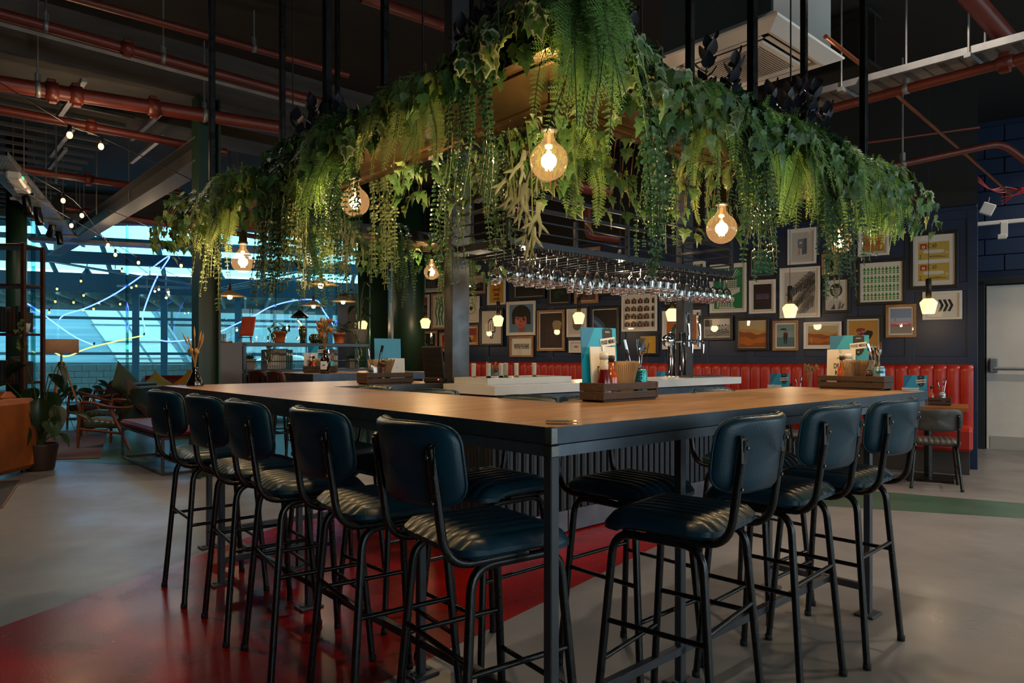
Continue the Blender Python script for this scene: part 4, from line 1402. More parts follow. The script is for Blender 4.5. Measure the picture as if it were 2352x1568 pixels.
def art_pineapple(a, t):
    c = '#ddd6ca'
    for i in range(9):
        an = R(30 + 120 * i / 8)
        a.poly(c, [(.62, .72), (.62 + .36 * math.cos(an) - .03, .72 + .26 * math.sin(an)), (.62 + .42 * math.cos(an), .74 + .27 * math.sin(an))])
    for r_ in range(4):
        for k in range(6):
            u = .38 + .08 * k; v = .68 - .05 * r_
            a.disc(c, u, v, .034); a.disc('#0f7a4c', u + .004, v - .008, .02)
    for k in range(4):
        a.line(c, [(.32, .48 - .022 * k), (.92, .50 - .03 * k), (.45, .34 - .022 * k), (.72, .25 - .022 * k), (.6, .2 - .02 * k)], .01)
    for r_ in range(4):
        for k in range(6):
            u = .15 + .10 * k; v = .2 - .05 * r_
            a.disc(c, u, v, .038); a.disc('#0f7a4c', u + .004, v - .008, .022)
    a.rect(c, .2, .01, .75, .03)
def art_palm(a, t):
    rnd = random.Random(5)
    for (x0, y0, x1, y1, n, c) in ((1.0, .95, .1, .55, 46, '#2e2b2a'), (1.0, .8, .25, .25, 46, '#3b3836'), (.95, .4, .5, .1, 34, '#6d6864'), (1.0, .55, .62, .3, 26, '#8a847f')):
        for i in range(n):
            f = i / n
            x, y = x0 + (x1 - x0) * f, y0 + (y1 - y0) * f - .12 * f * f
            for sg in (-1, 1):
                an = math.atan2(y1 - y0, x1 - x0) + sg * R(45 + 15 * rnd.random())
                L = .20 * (1 - .5 * f)
                u2, v2 = x + L * math.cos(an), y + L * math.sin(an) - .04
                if 0 < x < 1 and 0 < y < 1:
                    a.line(c, [(x, y), (min(max(u2, 0), 1), min(max(v2, 0), 1))], .006)
                    a.k -= 1
    a.k += 1
def art_astronaut(a, t):
    a.poly('#b9b2a9', [(.05, 0), (.1, .22), (.3, .36), (.7, .36), (.92, .2), (.97, 0)])
    a.poly('#3a3837', [(.2, 0), (.4, .2), (.45, 0)]); a.poly('#6b6764', [(.55, 0), (.66, .26), (.74, .24), (.7, 0)]); a.poly('#2a2827', [(.72, .05), (.86, .2), (.9, .17), (.78, .02)])
    a.rect('#d6d0c7', .22, .34, .78, .46)
    a.disc('#d8d2c9', .48, .68, .38, .28); a.disc('#3c3a39', .48, .68, .33, .24); a.disc('#a29b93', .5, .66, .2, .19)
    a.poly('#2b2928', [(.3, .74), (.7, .76), (.66, .86), (.36, .86)])
    a.disc('#252322', .42, .70, .04, .014); a.disc('#252322', .59, .70, .04, .014); a.poly('#6b645e', [(.5, .70), (.47, .62), (.53, .62)]); a.disc('#3a2f2d', .5, .56, .055, .016)
    a.disc('#e8e3da', .28, .76, .05, .03)
def art_portrait(a, t):
    a.poly('#8d5242', [(.38, 0), (.40, .3), (.64, .3), (.68, 0)])
    a.disc('#14110f', .5, .62, .40, .36); a.rect('#14110f', .12, .3, .3, .66); a.rect('#14110f', .74, .28, .9, .66)
    a.disc('#b4675a', .48, .42, .25, .26); a.disc('#14110f', .5, .72, .33, .18); a.rect('#14110f', .2, .57, .8, .66)
    a.poly('#1b1613', [(.52, .62), (.7, .42), (.63, .44), (.66, .34), (.55, .48), (.6, .47)])
    a.disc('#1a1210', .36, .50, .06, .018); a.disc('#1a1210', .6, .51, .05, .018); a.disc('#c97b68', .34, .38, .07, .04); a.disc('#d14b4f', .6, .36, .06, .05)
    a.poly('#8f4c40', [(.48, .50), (.44, .36), (.53, .36)]); a.disc('#8f2f62', .48, .25, .085, .03); a.disc('#c1538a', .48, .265, .06, .012)
def art_lolly(a, t):
    c = '#1c1c1e'
    a.line(c, [(.33, .35), (.33, .62), (.36, .7), (.42, .74), (.5, .76), (.58, .74), (.64, .7), (.67, .62), (.67, .35), (.33, .35)], .02)
    a.line(c, [(.44, .42), (.44, .62)], .016); a.line(c, [(.56, .42), (.56, .62)], .016)
    a.line(c, [(.44, .34), (.44, .2), (.47, .16), (.53, .16), (.56, .2), (.56, .34)], .018)
def art_shield65(a, t):
    a.poly('#c9c2cf', [(.1, .75), (.5, .95), (.9, .8), (.85, .4), (.5, .2), (.15, .4)]); a.poly('#26355e', [(.15, .6), (.85, .6), (.85, .75), (.15, .75)])
    a.poly('#8f2230', [(.2, .42), (.8, .42), (.5, .24)])
    text('6.5', .14, flat('#e4ded4'), t, (0, -.012, -.02), sx=.8); text('HOPPY JUICE', .035, flat('#e4ded4'), t, (0, -.012, a.h * .17), sx=.8)
def art_hazy(a, t):
    for k in range(4):
        u = .2 + .2 * k
        a.line('#1b7d5b', [(u + .05 * math.sin(i * .7 + k), .05 + .9 * i / 14) for i in range(15)], .028)
    text('HAZY', .1, flat('#1b7d5b'), t, (0, -.012, a.h * .1), rot=(R(90), R(90), 0), sx=1.5)
def art_punk(a, t):
    a.poly('#2a7d8c', [(0, 0), (0, .5), (.55, .25), (.5, 0)])
    for k, v in enumerate((.82, .66, .5, .32)):
        text('PUNK', .05, flat('#d8d2c8' if k != 2 else '#49b9cf'), t, (-a.w * .2, -.012, (v - .5) * a.h), sx=.8); text('IPA', .05, flat('#d8d2c8' if k != 2 else '#49b9cf'), t, (a.w * .28, -.012, (v - .5) * a.h), sx=.8)
def art_united(a, t):
    a.rect('#2a2a2c', .12, .36, .88, .68); a.rect('#ddd7cd', .14, .38, .86, .66)
    text('UNITED WE STAND', .05, flat('#1d1d1f'), t, (0, -.012, a.h * .08), sx=.62, bold=.0008); text('FOR BETTER BEER', .05, flat('#1d1d1f'), t, (0, -.012, -.03 * a.h), sx=.62, bold=.0008)
def art_street(a, t):
    a.poly('#8d8a86', [(0, 0), (1, 0), (1, .3), (0, .45)]); a.rect('#4a4745', 0, .6, .3, 1); a.poly('#d9d5ce', [(.3, .55), (1, .7), (1, 1), (.3, 1)])
    for u, h in ((.28, .62), (.52, .4), (.6, .38), (.72, .36), (.85, .36)):
        a.rect('#1f1d1c', u - .03, .2 + .2 * u, u - .005, .3 + .2 * u); a.rect('#1f1d1c', u + .01, .18 + .2 * u, u + .03, .3 + .2 * u)
        a.rect('#b5b0a9', u - .05, .3 + .2 * u, u + .05, .3 + .2 * u + h * .5); a.disc('#2b2928', u, .34 + .2 * u + h * .5, .03)
    a.line('#2b2928', [(.1, .05), (.95, .35)], .006); a.line('#2b2928', [(.4, .02), (1, .28)], .006)
def art_umbrella(a, t):
    a.rect('#4d6c72', 0, 0, 1, .42); a.rect('#7f9493', 0, .42, 1, .7); a.rect('#6f8a90', 0, .7, 1, 1)
    a.poly('#1e1c1d', [(.42, .12), (.46, .12), (.48, .5), (.36, .5)]); a.poly('#1e1c1d', [(.52, .12), (.57, .12), (.6, .5), (.46, .5)]); a.rect('#2a2526', .38, .42, .62, .62); a.disc('#8e5d48', .5, .65, .1, .04)
    a.disc('#241d1c', .38, .74, .2, .09, a0=0, a1=PI)
def art_fridge(a, t):
    a.poly('#6f7478', [(.3, .45), (.72, .38), (.74, .78), (.3, .76)]); a.poly('#595e63', [(.52, .2), (.74, .26), (.74, .78), (.6, .78)]); a.rect('#595e63', .5, .22, .72, .42)
    a.poly('#b07f62', [(.33, .25), (.4, .25), (.4, .45), (.34, .45)]); a.poly('#cfcac1', [(.38, .58), (.5, .61), (.49, .67), (.37, .64)]); a.rect('#b07f62', .3, .2, .4, .25)
def art_diner(a, t):
    a.rect('#7c8fae', 0, .52, 1, 1); a.rect('#9db0c8', 0, .5, 1, .62); a.rect('#c58f9f', 0, .36, 1, .5); a.rect('#a55f78', 0, .28, 1, .38); a.rect('#8d857c', 0, 0, 1, .28); a.rect('#d8d2c8', .3, .37, .8, .4); a.rect('#6b7a4d', .2, .5, .24, .6)
def art_picks(a, t):
    for (u, v, c) in ((.68, .42, '#1c1a1a'), (.42, .52, '#7d1f22')):
        a.poly(c, [(u - .14, v + .16), (u, v + .2), (u + .14, v + .16), (u + .16, v + .05), (u + .06, v - .14), (u, v - .18), (u - .06, v - .14), (u - .16, v + .05)])
    text('Live fast', .05, flat('#d8b0a0'), t, ((.42 - .5) * a.w, -.012, .06 * a.h), rot=(R(90), R(-12), 0), sx=.7)
def art_lightbulb(a, t):
    a.disc('#b98f2f', .62, .68, .16); a.disc('#d7a73a', .62, .68, .13); a.poly('#c29735', [(.52, .58), (.7, .55), (.42, .28), (.36, .34)]); a.poly('#7a6a58', [(.26, .22), (.36, .16), (.46, .26), (.36, .34)]); a.disc('#3a322a', .29, .2, .06)
    a.line('#6f5216', [(.45, .35), (.58, .6), (.62, .7), (.66, .58), (.5, .32)], .004)
def art_earth(a, t):
    a.disc('#2f5078', -.15, -.1, .85, .95); a.disc('#5d7fa6', -.2, -.15, .8, .9); a.disc('#33507a', -.26, -.2, .75, .85)
    for k in range(12): a.rect('#241d16', .5 + .04 * k, .05, .51 + .04 * k, .9)
def art_blob(a, t):
    a.disc('#a8502f', .5, .6, .3, .26); a.disc('#5d564f', .5, .38, .3, .22); a.rect('#a8502f', .2, .5, .8, .58)
    for k in range(9): a.line('#8a827a', [(.26 + .06 * k, .24), (.26 + .06 * k, .48)], .003)
def art_pink(a, t):
    a.rect('#c58a94', .25, .34, .75, .66); a.disc('#a84f66', .5, .5, .1); a.rect('#6f7f6a', .26, .36, .34, .64)
def art_figure(a, t):
    a.line('#1e4d3c', [(.3, .25), (.2, .4), (.25, .6), (.42, .7), (.5, .62)], .05); a.disc('#9fb07a', .52, .3, .14); a.line('#1e4d3c', [(.7, .45), (.82, .5), (.9, .46)], .04)
def art_neon(a, t):
    a.rect('#5d1f2e', .1, .62, .9, .64); a.rect('#5d1f2e', .1, .3, .9, .32)
    a.line('#6f86a8', [(.18, .42), (.82, .42), (.82, .58), (.18, .58), (.18, .42)], .006)
    text('NEON', .05, flat('#7f5f86'), t, (0, -.012, .03 * a.h), sx=.8); text('DREAM', .05, flat('#7f5f86'), t, (0, -.012, -.035 * a.h), sx=.8)
def art_planet(a, t):
    a.rect('#1c6a66', .05, .1, .95, .95)
    text('PLANET', .075, flat('#2f9a8f'), t, (0, -.012, -.12 * a.h), rot=(R(90), R(180), 0), sx=.7); text('PALE', .075, flat('#2f9a8f'), t, (0, -.012, -.26 * a.h), rot=(R(90), R(180), 0), sx=.7)
def art_wreath(a, t):
    a.line('#2b2b2b', [(.55 + .3 * math.cos(2 * PI * i / 24), .55 + .25 * math.sin(2 * PI * i / 24)) for i in range(25)], .008)
    for k in range(7): a.disc('#2c7a3a', .25 + .05 * math.cos(k), .45 + .05 * k, .08)
    a.disc('#2a2a2a', .58, .56, .12)
def art_emblem(a, t):
    a.disc('#8a3a22', .5, .6, .28); a.disc('#c9992f', .5, .6, .24); a.rect('#8a3a22', .28, .55, .72, .65); a.rect('#8a3a22', .3, .3, .7, .4); a.rect('#8a3a22', .3, .82, .7, .9); a.rect('#8a3a22', .26, .12, .74, .2)
def art_crowd(a, t):
    rnd = random.Random(2)
    a.rect('#b7b0a8', 0, .55, 1, 1)
    for i in range(26): a.disc(rnd.choice(['#1b1a1a', '#2d2b2a', '#4a4745']), rnd.random(), .15 + .4 * rnd.random(), .07)
    a.rect('#151414', 0, 0, 1, .25)
def art_circuit(a, t):
    for r_ in (.12, .2, .28): a.line('#1f6f66', [(.5 + r_ * math.cos(2 * PI * i / 20), .55 + r_ * math.sin(2 * PI * i / 20)) for i in range(15)], .006)
def art_bricks(a, t):
    for k in range(8): a.rect('#6d4438', 0, .12 * k, 1, .12 * k + .1)
    for (u, v) in ((.15, .6), (.4, .6), (.65, .6), (.15, .2), (.4, .2)): a.rect('#2a1d1a', u, v, u + .14, v + .26)
    a.line('#1a1413', [(.6, .95), (1, .1)], .01); a.line('#1a1413', [(.75, .95), (1, .5)], .01)
def art_street2(a, t):
    a.poly('#8f9aa0', [(.2, 0), (.35, 1), (.6, 1), (.7, 0)]); a.rect('#4f5650', 0, 0, .2, 1); a.rect('#3c423e', .7, 0, 1, 1)
def art_sunset(a, t):
    a.rect('#a8552a', 0, 0, 1, .5); a.disc('#d89a3c', .5, .4, .3, .25); a.rect('#8e2f22', 0, .5, 1, 1); a.poly('#33324a', [(.3, 0), (.45, .4), (.55, .4), (.7, 0)])
def art_dark(a, t):
    a.poly('#1d2320', [(0, 0), (1, 0), (.6, .6)])
def art_moody(a, t):
    for k in range(6): a.line('#4a2f2c', [(.3 + .08 * k, .1), (.3 + .08 * k, .85)], .006)
    a.rect('#3d2927', .25, .5, .75, .54)
def art_pillow(a, t):
    a.rect('#2a2c2b', .15, .1, .9, .72)
    for k in range(7): a.rect('#8a8a84', .22, .16 + .07 * k, .8 - .05 * (k % 3), .185 + .07 * k)
PICS = [
 ((938, 632, 968, 674), 'o', 'print with a red and yellow sunset, wooden frame, left edge behind column', art_sunset, '#b5432a', .0),
 ((970, 626, 1016, 671), 'w', 'print of dark grey lettering blocks in white frame, behind trailing vines', art_pillow, '#d6d0c5', .02),
 ((936, 678, 988, 749), 'w', 'orange print with a road shield reading 6.5', art_shield65, '#b4532f', .03),
 ((993, 673, 1036, 756), 'o', 'white print with wavy green letters, beside the dark pillar', art_hazy, '#ddd7cd', .02),
 ((960, 760, 1006, 804), 'o', 'small black print with white and turquoise PUNK IPA lettering', art_punk, '#14181c', .02),
 ((1012, 763, 1046, 808), 'o', 'small wooden framed print mostly hidden by the steel pillar', art_sunset, '#b9b1a5', .02),
 ((1056, 632, 1117, 676), 'o', 'black and white crowd photograph in wooden frame', art_crowd, '#8f8a84', .03),
 ((1122, 640, 1163, 700), 'w', 'yellow poster with a brown round emblem', art_emblem, '#c9992f', .02),
 ((1180, 650, 1254, 687), 'b', 'wide black print under the glasses, white mount', art_dark, '#101213', .02),
 ((1260, 655, 1313, 701), 'b', 'dark print with teal circles under the glasses', art_circuit, '#0d1213', .02),
 ((1322, 645, 1376, 697), 'o', 'print of a brick building with windows and fire escape', art_bricks, '#4a2c24', .03),
 ((1378, 640, 1425, 679), 'b', 'small grey street photograph in black frame under the glasses', art_street2, '#a7aaa6', .02),
 ((1061, 681, 1103, 741), 'w', 'white print with a dark ring and green leaves', art_wreath, '#ddd7cd', .02),
 ((1104, 709, 1158, 794), 'b', 'outlined ice lolly print in black frame', art_lolly, '#ddd7cd', .01),
 ((1166, 692, 1232, 770), 'w', 'painted portrait of a person with a black bob on blue', art_portrait, '#5d7f9e', .03),
 ((1236, 712, 1299, 806), 'o', 'tall dark brown print in wooden frame', art_moody, '#2c1e1d', .03),
 ((1304, 709, 1349, 774), 'w', 'print of an orange dome over a grey bowl shape', art_blob, '#c4bcb0', .03),
 ((1060, 747, 1101, 793), 'o', 'small orange red print right of the steel pillar', art_sunset, '#a8482a', .03),
 ((1173, 772, 1227, 820), 'o', 'print reading UNITED WE STAND FOR BETTER BEER', art_united, '#ddd7cd', .02),
 ((1309, 782, 1341, 810), 'w', 'small print of a pink banknote', art_pink, '#ddd7cd', .02),
 ((1358, 704, 1425, 792), 'b', 'print of the earth curve against a dark sky', art_earth, '#17120e', .02),
 ((1430, 675, 1511, 761), 'w', 'print with rows of old cameras', art_cameras, '#d9d2c7', .02),
 ((1466, 766, 1514, 816), 'b', 'small yellow print of a broken light bulb', art_lightbulb, '#c99a2c', .01),
 ((1523, 713, 1611, 802), 'w', 'orange print with a green curling plant, behind the taps', art_figure, '#b5622a', .05),
 ((1523, 664, 1621, 703), 'b', 'dark wide print behind the second pillar', art_dark, '#15120f', .02),
 ((1632, 606, 1716, 718), 'w', 'green print of a white pineapple spilling lines', art_pineapple, '#0f7a4c', .04),
 ((1612, 726, 1685, 781), 'b', 'black and white photograph of people walking on a street', art_street, '#a9a49d', .02),
 ((1721, 572, 1781, 639), 'b', 'teal print with upside down lettering, below the vines', art_planet, '#17524f', .01),
 ((1722, 643, 1783, 720), 'w', 'dark purple print of a neon sign', art_neon, '#27161d', .04),
 ((1691, 730, 1768, 805), 'b', 'square orange beer macro print in black frame', beer('', '#b98a4a', '#8f4a17', '#b4621c', .55), '#b5a078', .01),
 ((1792, 614, 1885, 730), 'w', 'print of grey palm fronds', art_palm, '#b7aea4', .045),
 ((1776, 736, 1835, 805), 'o', 'print of a person with an umbrella by the sea, wooden frame', art_umbrella, '#7f9493', .03),
 ((1847, 739, 1934, 801), 'w', 'wide orange beer macro print in white frame', beer('', '#b98a4a', '#8f4a17', '#b4621c', .55), '#b5a078', .03),
 ((1810, 525, 1876, 607), 'w', 'grey print of legs behind an open fridge', art_fridge, '#bdb5aa', .03),
 ((1888, 583, 1925, 632), 'o', 'small dark print in wooden frame behind long vines', art_dark, '#15120f', .02),
 ((1890, 637, 1954, 719), 'b', 'black and white print of a woman in a space helmet', art_astronaut, '#c9c3ba', .02),
 ((1971, 520, 2043, 588), 'w', 'square orange print in white frame below the fern', beer('', '#c98b35', '#b4711f', '#a8621a', .7), '#bfae94', .04),
 ((1969, 596, 2081, 700), 'b', 'print with rows of green fir trees', art_trees, '#ddd7cd', .03),
 ((2090, 533, 2201, 663), 'b', 'tall print of two yellow cassette labels reading C 60', art_c60, '#ddd7cd', .02),
 ((2119, 669, 2210, 734), 'w', 'print with three black chevron arrows', art_arrows, '#ddd7cd', .03),
 ((2035, 699, 2105, 775), 'o', 'print of a pink roadside diner under blue sky', art_diner, '#8fa3bd', .03),
 ((1939, 726, 2028, 805), 'b', 'amber print with a red and a black guitar pick', art_picks, '#b58333', .03),
 ((1340, 568, 1380, 630), 'o', 'orange print in wooden frame high behind the rack', art_sunset, '#a8552a', .02),
 ((1588, 600, 1622, 648), 'w', 'small pale print behind the right end of the rack', art_street2, '#b0a494', .02),
]
for bx, fr, lab, fn, bg, mo in PICS:
    picture(bx, fr, lab, fn, bg, mo * .6, .03 if fr != 'b' else .034)

# ================================================================== ON THE TABLES
M_cyan = mat('menu blue', '#189bc0', rough=.42)
M_cyan2 = mat('menu deep blue', '#1b6f99', rough=.42)
M_ink = flat('#1b2026')
M_card = mat('white card', '#dcd8d0', rough=.6)
def bird(q, x, y, z, s):
    q.add([(x - s, y, z + s * .6), (x - s * .4, y, z), (x - s * .5, y, z - s * .5), (x, y, z - s * .1), (x + s * .3, y, z - s * .6), (x + s * .4, y, z), (x + s, y, z + s), (x + s * .1, y, z + s * .25), (x - s * .2, y, z + s * .25)], [tuple(range(9))])
def food_menu(label, loc, rotz, tilt=4, w=.21, h=.297, back=False, group='food menus', small=False):
    """a blue A4 card, its printed face towards local -Y"""
    t = thing('food_menu', label, 'menu', loc, rotz, group)
    q = MB(); q.box((0, 0, h / 2), (w, .004, h)); o = q.build('card', M_cyan if not back else mat('menu back', '#2f8fb3', rough=.45), t)
    q = MB(); y = -.0024
    if not back:
        q.add([(-w / 2, y, h), (-w * .12, y, h), (-w / 2, y, h * .52)], [(0, 2, 1)])
        q.add([(w / 2, y, h * .55), (w / 2, y, h * .08), (w * .08, y, h * .08), (w * .22, y, h * .3)], [(0, 3, 2, 1)])
        q.build('print', M_cyan2, t)
        q = MB(); y = -.003; cx, cz = w * .24, h * .80
        q.add([(cx - .03, y, cz + .055), (cx - .008, y, cz + .06), (cx, y, cz + .056), (cx + .008, y, cz + .06), (cx + .03, y, cz + .055), (cx + .03, y, cz - .03), (cx + .018, y, cz - .05), (cx, y, cz - .062), (cx - .018, y, cz - .05), (cx - .03, y, cz - .03)], [tuple(range(10))[::-1]])
        q.build('shield', M_ink, t)
        q = MB(); y = -.004; c_, s_ = math.cos(R(7)), math.sin(R(7))
        q.add([(cx + a * c_ - b_ * s_, y, cz + a * s_ + b_ * c_) for a, b_ in ((-.045, -.02), (.045, -.02), (.045, .016), (-.045, .016))], [(0, 1, 2, 3)]); q.build('band', M_card, t)
        text('FOOD MENU', .024, M_ink, t, (cx, -.005, cz - .002), rot=(R(90), R(-7), 0), sx=.58, bold=.0006)
        text('BREWDOG', .009, M_card, t, (cx, -.0045, cz + .041), sx=.6)
        q = MB(); bird(q, cx, -.0042, cz - .04, .007); q.build('bird', M_card, t)
    else:
        q.add([(-w / 2, y, 0), (w / 2, y, 0), (w / 2, y, h * .42), (-w / 2, y, h * .42)], [(0, 1, 2, 3)]); q.build('print', mat('menu navy', '#24508a', rough=.45), t)
    t.rotation_euler = (R(-tilt), 0, rotz)
    return t
def drinks_menu(label, loc, rotz, tilt=3, w=.155, h=.215, back=False, group='drinks menus'):
    t = thing('drinks_menu', label, 'menu', loc, rotz, group)
    q = MB(); q.box((0, 0, h / 2), (w, .005, h)); q.build('card', M_card, t)
    if not back:
        text('DRINKS', .042, M_ink, t, (0, -.004, h * .54), sx=.55, bold=.0008); text('MENU', .042, M_ink, t, (0, -.004, h * .36), sx=.55, bold=.0008)
        text('BREWDOG', .013, M_ink, t, (0, -.004, h * .76), sx=.7)
        q = MB(); bird(q, 0, -.004, h * .69, .006); q.build('bird', M_ink, t)
        q = MB(); q.tube([(-.01, -.005, h + .004), (-.008, -.005, h - .02), (0, -.005, h - .02), (.002, -.005, h + .004)], .0012, 4); q.build('paper_clip', M_chrome, t)
    else:
        q = MB(); bird(q, 0, -.004, h * .6, .006); q.build('bird', M_ink, t)
    t.rotation_euler = (R(-tilt), 0, rotz)
    return t
def crate(label, loc, rotz, L=.37, Wd=.13, H=.08, group='slatted wooden condiment crates'):
    """long along local x, centred"""
    t = thing('condiment_crate', label, 'crate', loc, rotz, group)
    for sy in (-1, 1):
        for z in (.026, .063):
            q = MB(); q.box((0, sy * (Wd / 2 - .004), z), (L - .008, .008, .03), .002); q.build('slat', M_crate, t)
        q = MB(); q.box((0, sy * (Wd / 2 - .012), .005), (L - .02, .016, .01), .002); q.build('runner', M_crate, t)
    for sx in (-1, 1):
        for z in (.026, .062):
            q = MB(); q.box((sx * (L / 2 - .007), 0, z), (.014, Wd + .004, .035), .002); q.build('end_board', M_crate, t)
    for k in range(4):
        q = MB(); q.box((0, -Wd / 2 + .02 + .03 * k, .012), (L - .03, .024, .006)); q.build('base_slat', M_crate, t)
    return t
M_ketchup = mat('ketchup', '#5c0d0c', rough=.2, coat=.6)
M_sauce = mat('orange hot sauce', '#a84412', rough=.2, coat=.6)
M_clearb = real_glass('bottle glass', (1, 1, 1), 1.4)
def ketchup(label, loc):
    t = thing('ketchup_bottle', label, 'bottle', loc)
    q = MB(); q.lathe([(0, 0), (.030, .002), (.032, .015), (.031, .05), (.026, .085), (.019, .115), (.017, .125), (0, .125)], 16); q.build('bottle', M_ketchup, t)
    q = MB(); q.lathe([(.0172, .118), (.0185, .12), (.0185, .142), (.0165, .145), (.0165, .165), (0, .165)], 16); q.build('neck', mat('neck label', '#cfc9b6', rough=.6), t)
    q = MB(); q.lathe([(0, .19), (.0185, .188), (.019, .163), (0, .163)], 16); q.build('cap', M_white, t)
    q = MB(); q.lathe([(.0318, .02), (.0318, .055)], 14); q.build('label', mat('ketchup label', '#b8b09a', rough=.6), t)
    return t
def sauce(label, loc):
    t = thing('hot_sauce_bottle', label, 'bottle', loc)
    q = MB(); q.lathe([(0, 0), (.024, .002), (.026, .01), (.026, .085), (.022, .10), (.012, .115), (.0115, .15), (0, .15)], 16); q.build('bottle', M_sauce, t)
    q = MB(); q.lathe([(0, .178), (.0145, .177), (.0145, .158), (.012, .155), (.012, .15), (0, .15)], 14); q.build('cap', M_black, t)
    q = MB(); q.lathe([(.0265, .018), (.0265, .062)], 16); q.build('label', M_black, t)
    for k, s_ in enumerate(('SAUCE', 'SHOP')):
        text(s_, .012, M_card, t, (0, -.0275, .048 - .016 * k), sx=.8)
    return t
M_napkin = mat('unbleached napkin', '#cdb18c', rough=.9, col2='#b89c78', nscale=9)
def napkins(label, loc, rotz, n=12):
    t = thing('napkin_stack', label, 'napkins', loc, rotz)
    rnd = random.Random(len(label))
    for k in range(n):
        q = MB(); x = -.045 + .09 * k / (n - 1); lean = (k / (n - 1) - .35) * .045 * (1 + .2 * rnd.random())
        q.grid([[(x, -.045, .0), (x + lean * .5, -.047, .075), (x + lean * 1.5, -.046, .15 + .006 * rnd.random())], [(x, .045, .0), (x + lean * .5, .047, .075), (x + lean * 1.4, .046, .152)], [(x + .005, .045, .0), (x + .005 + lean * .5, .046, .075), (x + .004 + lean * 1.4, .045, .15)], [(x + .005, -.045, .0), (x + .005 + lean * .5, -.046, .075), (x + .004 + lean * 1.5, -.045, .15)]], smooth=False, closed=False)
        q.build('napkin', M_napkin, t)
    return t
def mill(label, loc):
    t = thing('pepper_mill', label, 'pepper mill', loc)
    m = mat('dark walnut', '#4a2615', rough=.3, coat=.3)
    q = MB(); q.lathe([(0, 0), (.026, .001), (.026, .02), (.02, .05), (.018, .075), (.022, .095), (.021, .102), (0, .102)], 18); q.build('body', m, t)
    q = MB(); q.lathe([(.014, .102), (.02, .106), (.027, .122), (.026, .135), (.016, .146), (0, .149)], 18); q.build('head', m, t)
    q = MB(); q.lathe([(0, .16), (.006, .158), (.007, .15), (.005, .146), (0, .146)], 10); q.build('knob', M_chrome, t)
    return t
def can(label, loc, col, txt=(('BREWDOG', .018),), vert=False, rotz=0.0):
    t = thing('beer_can', label, 'can', loc, rotz)
    q = MB(); q.lathe([(0, .002), (.026, 0), (.031, .008), (.033, .012), (.033, .10), (.028, .115), (.026, .118), (.024, .112), (.024, .01), (0, .01)], 20); q.build('can_body', col, t)
    q = MB(); q.lathe([(.0265, .114), (.0275, .117), (.0265, .12), (.024, .118)], 20); q.build('rim', M_chrome, t)
    for s_, sz, z in txt:
        if vert: text(s_, sz, M_ink, t, (0, -.0342, z), rot=(R(90), R(90), 0), sx=.7, bold=.001)
        else: text(s_, sz, M_ink, t, (0, -.0342, z), sx=.55, bold=.0006)
    return t
CUT = {}
def cutlery(kind, label, loc, tilt, az, group='cutlery standing in cans'):
    """stands on its handle end, leaning"""
    t = thing(kind, label, kind, loc)
    t.rotation_euler = (R(tilt), 0, az)
    t['group'] = group
    t.scale = (1.12, 1.12, 1.12)
    if kind == 'fork':
        if 'fh' not in CUT:
            q = MB(); q.box((0, 0, .06), (.009, .003, .12), .001); q.box((0, 0, .135), (.005, .003, .04), .001); CUT['fh'] = q.mesh('handle', [M_chrome])
            q = MB(); q.grid([[(-.006, 0, .15), (-.0125, -.003, .165), (-.012, -.004, .178)], [(.006, 0, .15), (.0125, -.003, .165), (.012, -.004, .178)], [(.006, .002, .15), (.0125, -.001, .165), (.012, -.002, .178)], [(-.006, .002, .15), (-.0125, -.001, .165), (-.012, -.002, .178)]], closed=False)
            for k in range(4): q.box((-.0105 + .007 * k, -.002, .196), (.003, .002, .042))
            CUT['ft'] = q.mesh('tines', [M_chrome])
        link('handle', CUT['fh'], t); link('tines', CUT['ft'], t)
    else:
        if 'kh' not in CUT:
            q = MB(); q.box((0, 0, .05), (.013, .006, .1), .002); CUT['kh'] = q.mesh('handle', [M_chrome])
            q = MB(); q.prism([(-.006, .1), (.007, .1), (.009, .15), (.008, .19), (.003, .213), (-.002, .215), (-.006, .2), (-.006, .12)], -.0008, .0008, M=Matrix.Rotation(R(90), 4, 'X')); CUT['kb'] = q.mesh('blade', [M_chrome])
        link('handle', CUT['kh'], t); link('blade', CUT['kb'], t)
    return t
def loc_on(base, rz, x, y, z):
    c, s_ = math.cos(rz), math.sin(rz)
    return Vector((base.x + c * x - s_ * y, base.y + s_ * x + c * y, z))
ZC = TT + .016
M_turq = mat('turquoise can', '#1f9fa8', rough=.3, metal=.3)
M_canb = mat('silver and blue can', '#7fa9b8', rough=.3, metal=.6)
M_cans = mat('silver can', '#a9abad', rough=.3, metal=.8)

# crate in front, right wing
A = W(.86 + .185, .558 + .065); rzA = RA
crate('slatted dark wooden crate on the right wing, in front of the taps', Vector((A.x, A.y, TT)), rzA)
food_menu('blue FOOD MENU card standing in the crate before the taps', loc_on(A, rzA, -.08, .038, ZC), rzA + R(-4), 3)
drinks_menu('white DRINKS MENU card standing in the crate before the taps', loc_on(A, rzA, -.088, .008, ZC), rzA + R(-2), 4)
ketchup('red ketchup bottle with white cap in the crate before the taps', loc_on(A, rzA, -.140, -.03, ZC))
sauce('orange hot sauce bottle with black cap, left of the napkins near the taps', loc_on(A, rzA, -.096, -.034, ZC))
napkins('brown napkins fanned upright in the crate before the taps', loc_on(A, rzA, -.018, .0, ZC), rzA)
mill('dark wooden pepper mill beside the turquoise can', loc_on(A, rzA, .064, .012, ZC))
cB = loc_on(A, rzA, .112, -.02, ZC)
can('turquoise can holding cutlery in the crate before the taps', cB, M_turq, (('BREWDOG', .03, .058),), True, R(-12))
cz = lambda p, dx, dy: Vector((p.x + dx, p.y + dy, p.z + .012))
cutlery('knife', 'table knife leaning far left in the turquoise can', cz(cB, .008, 0), 8, R(75))
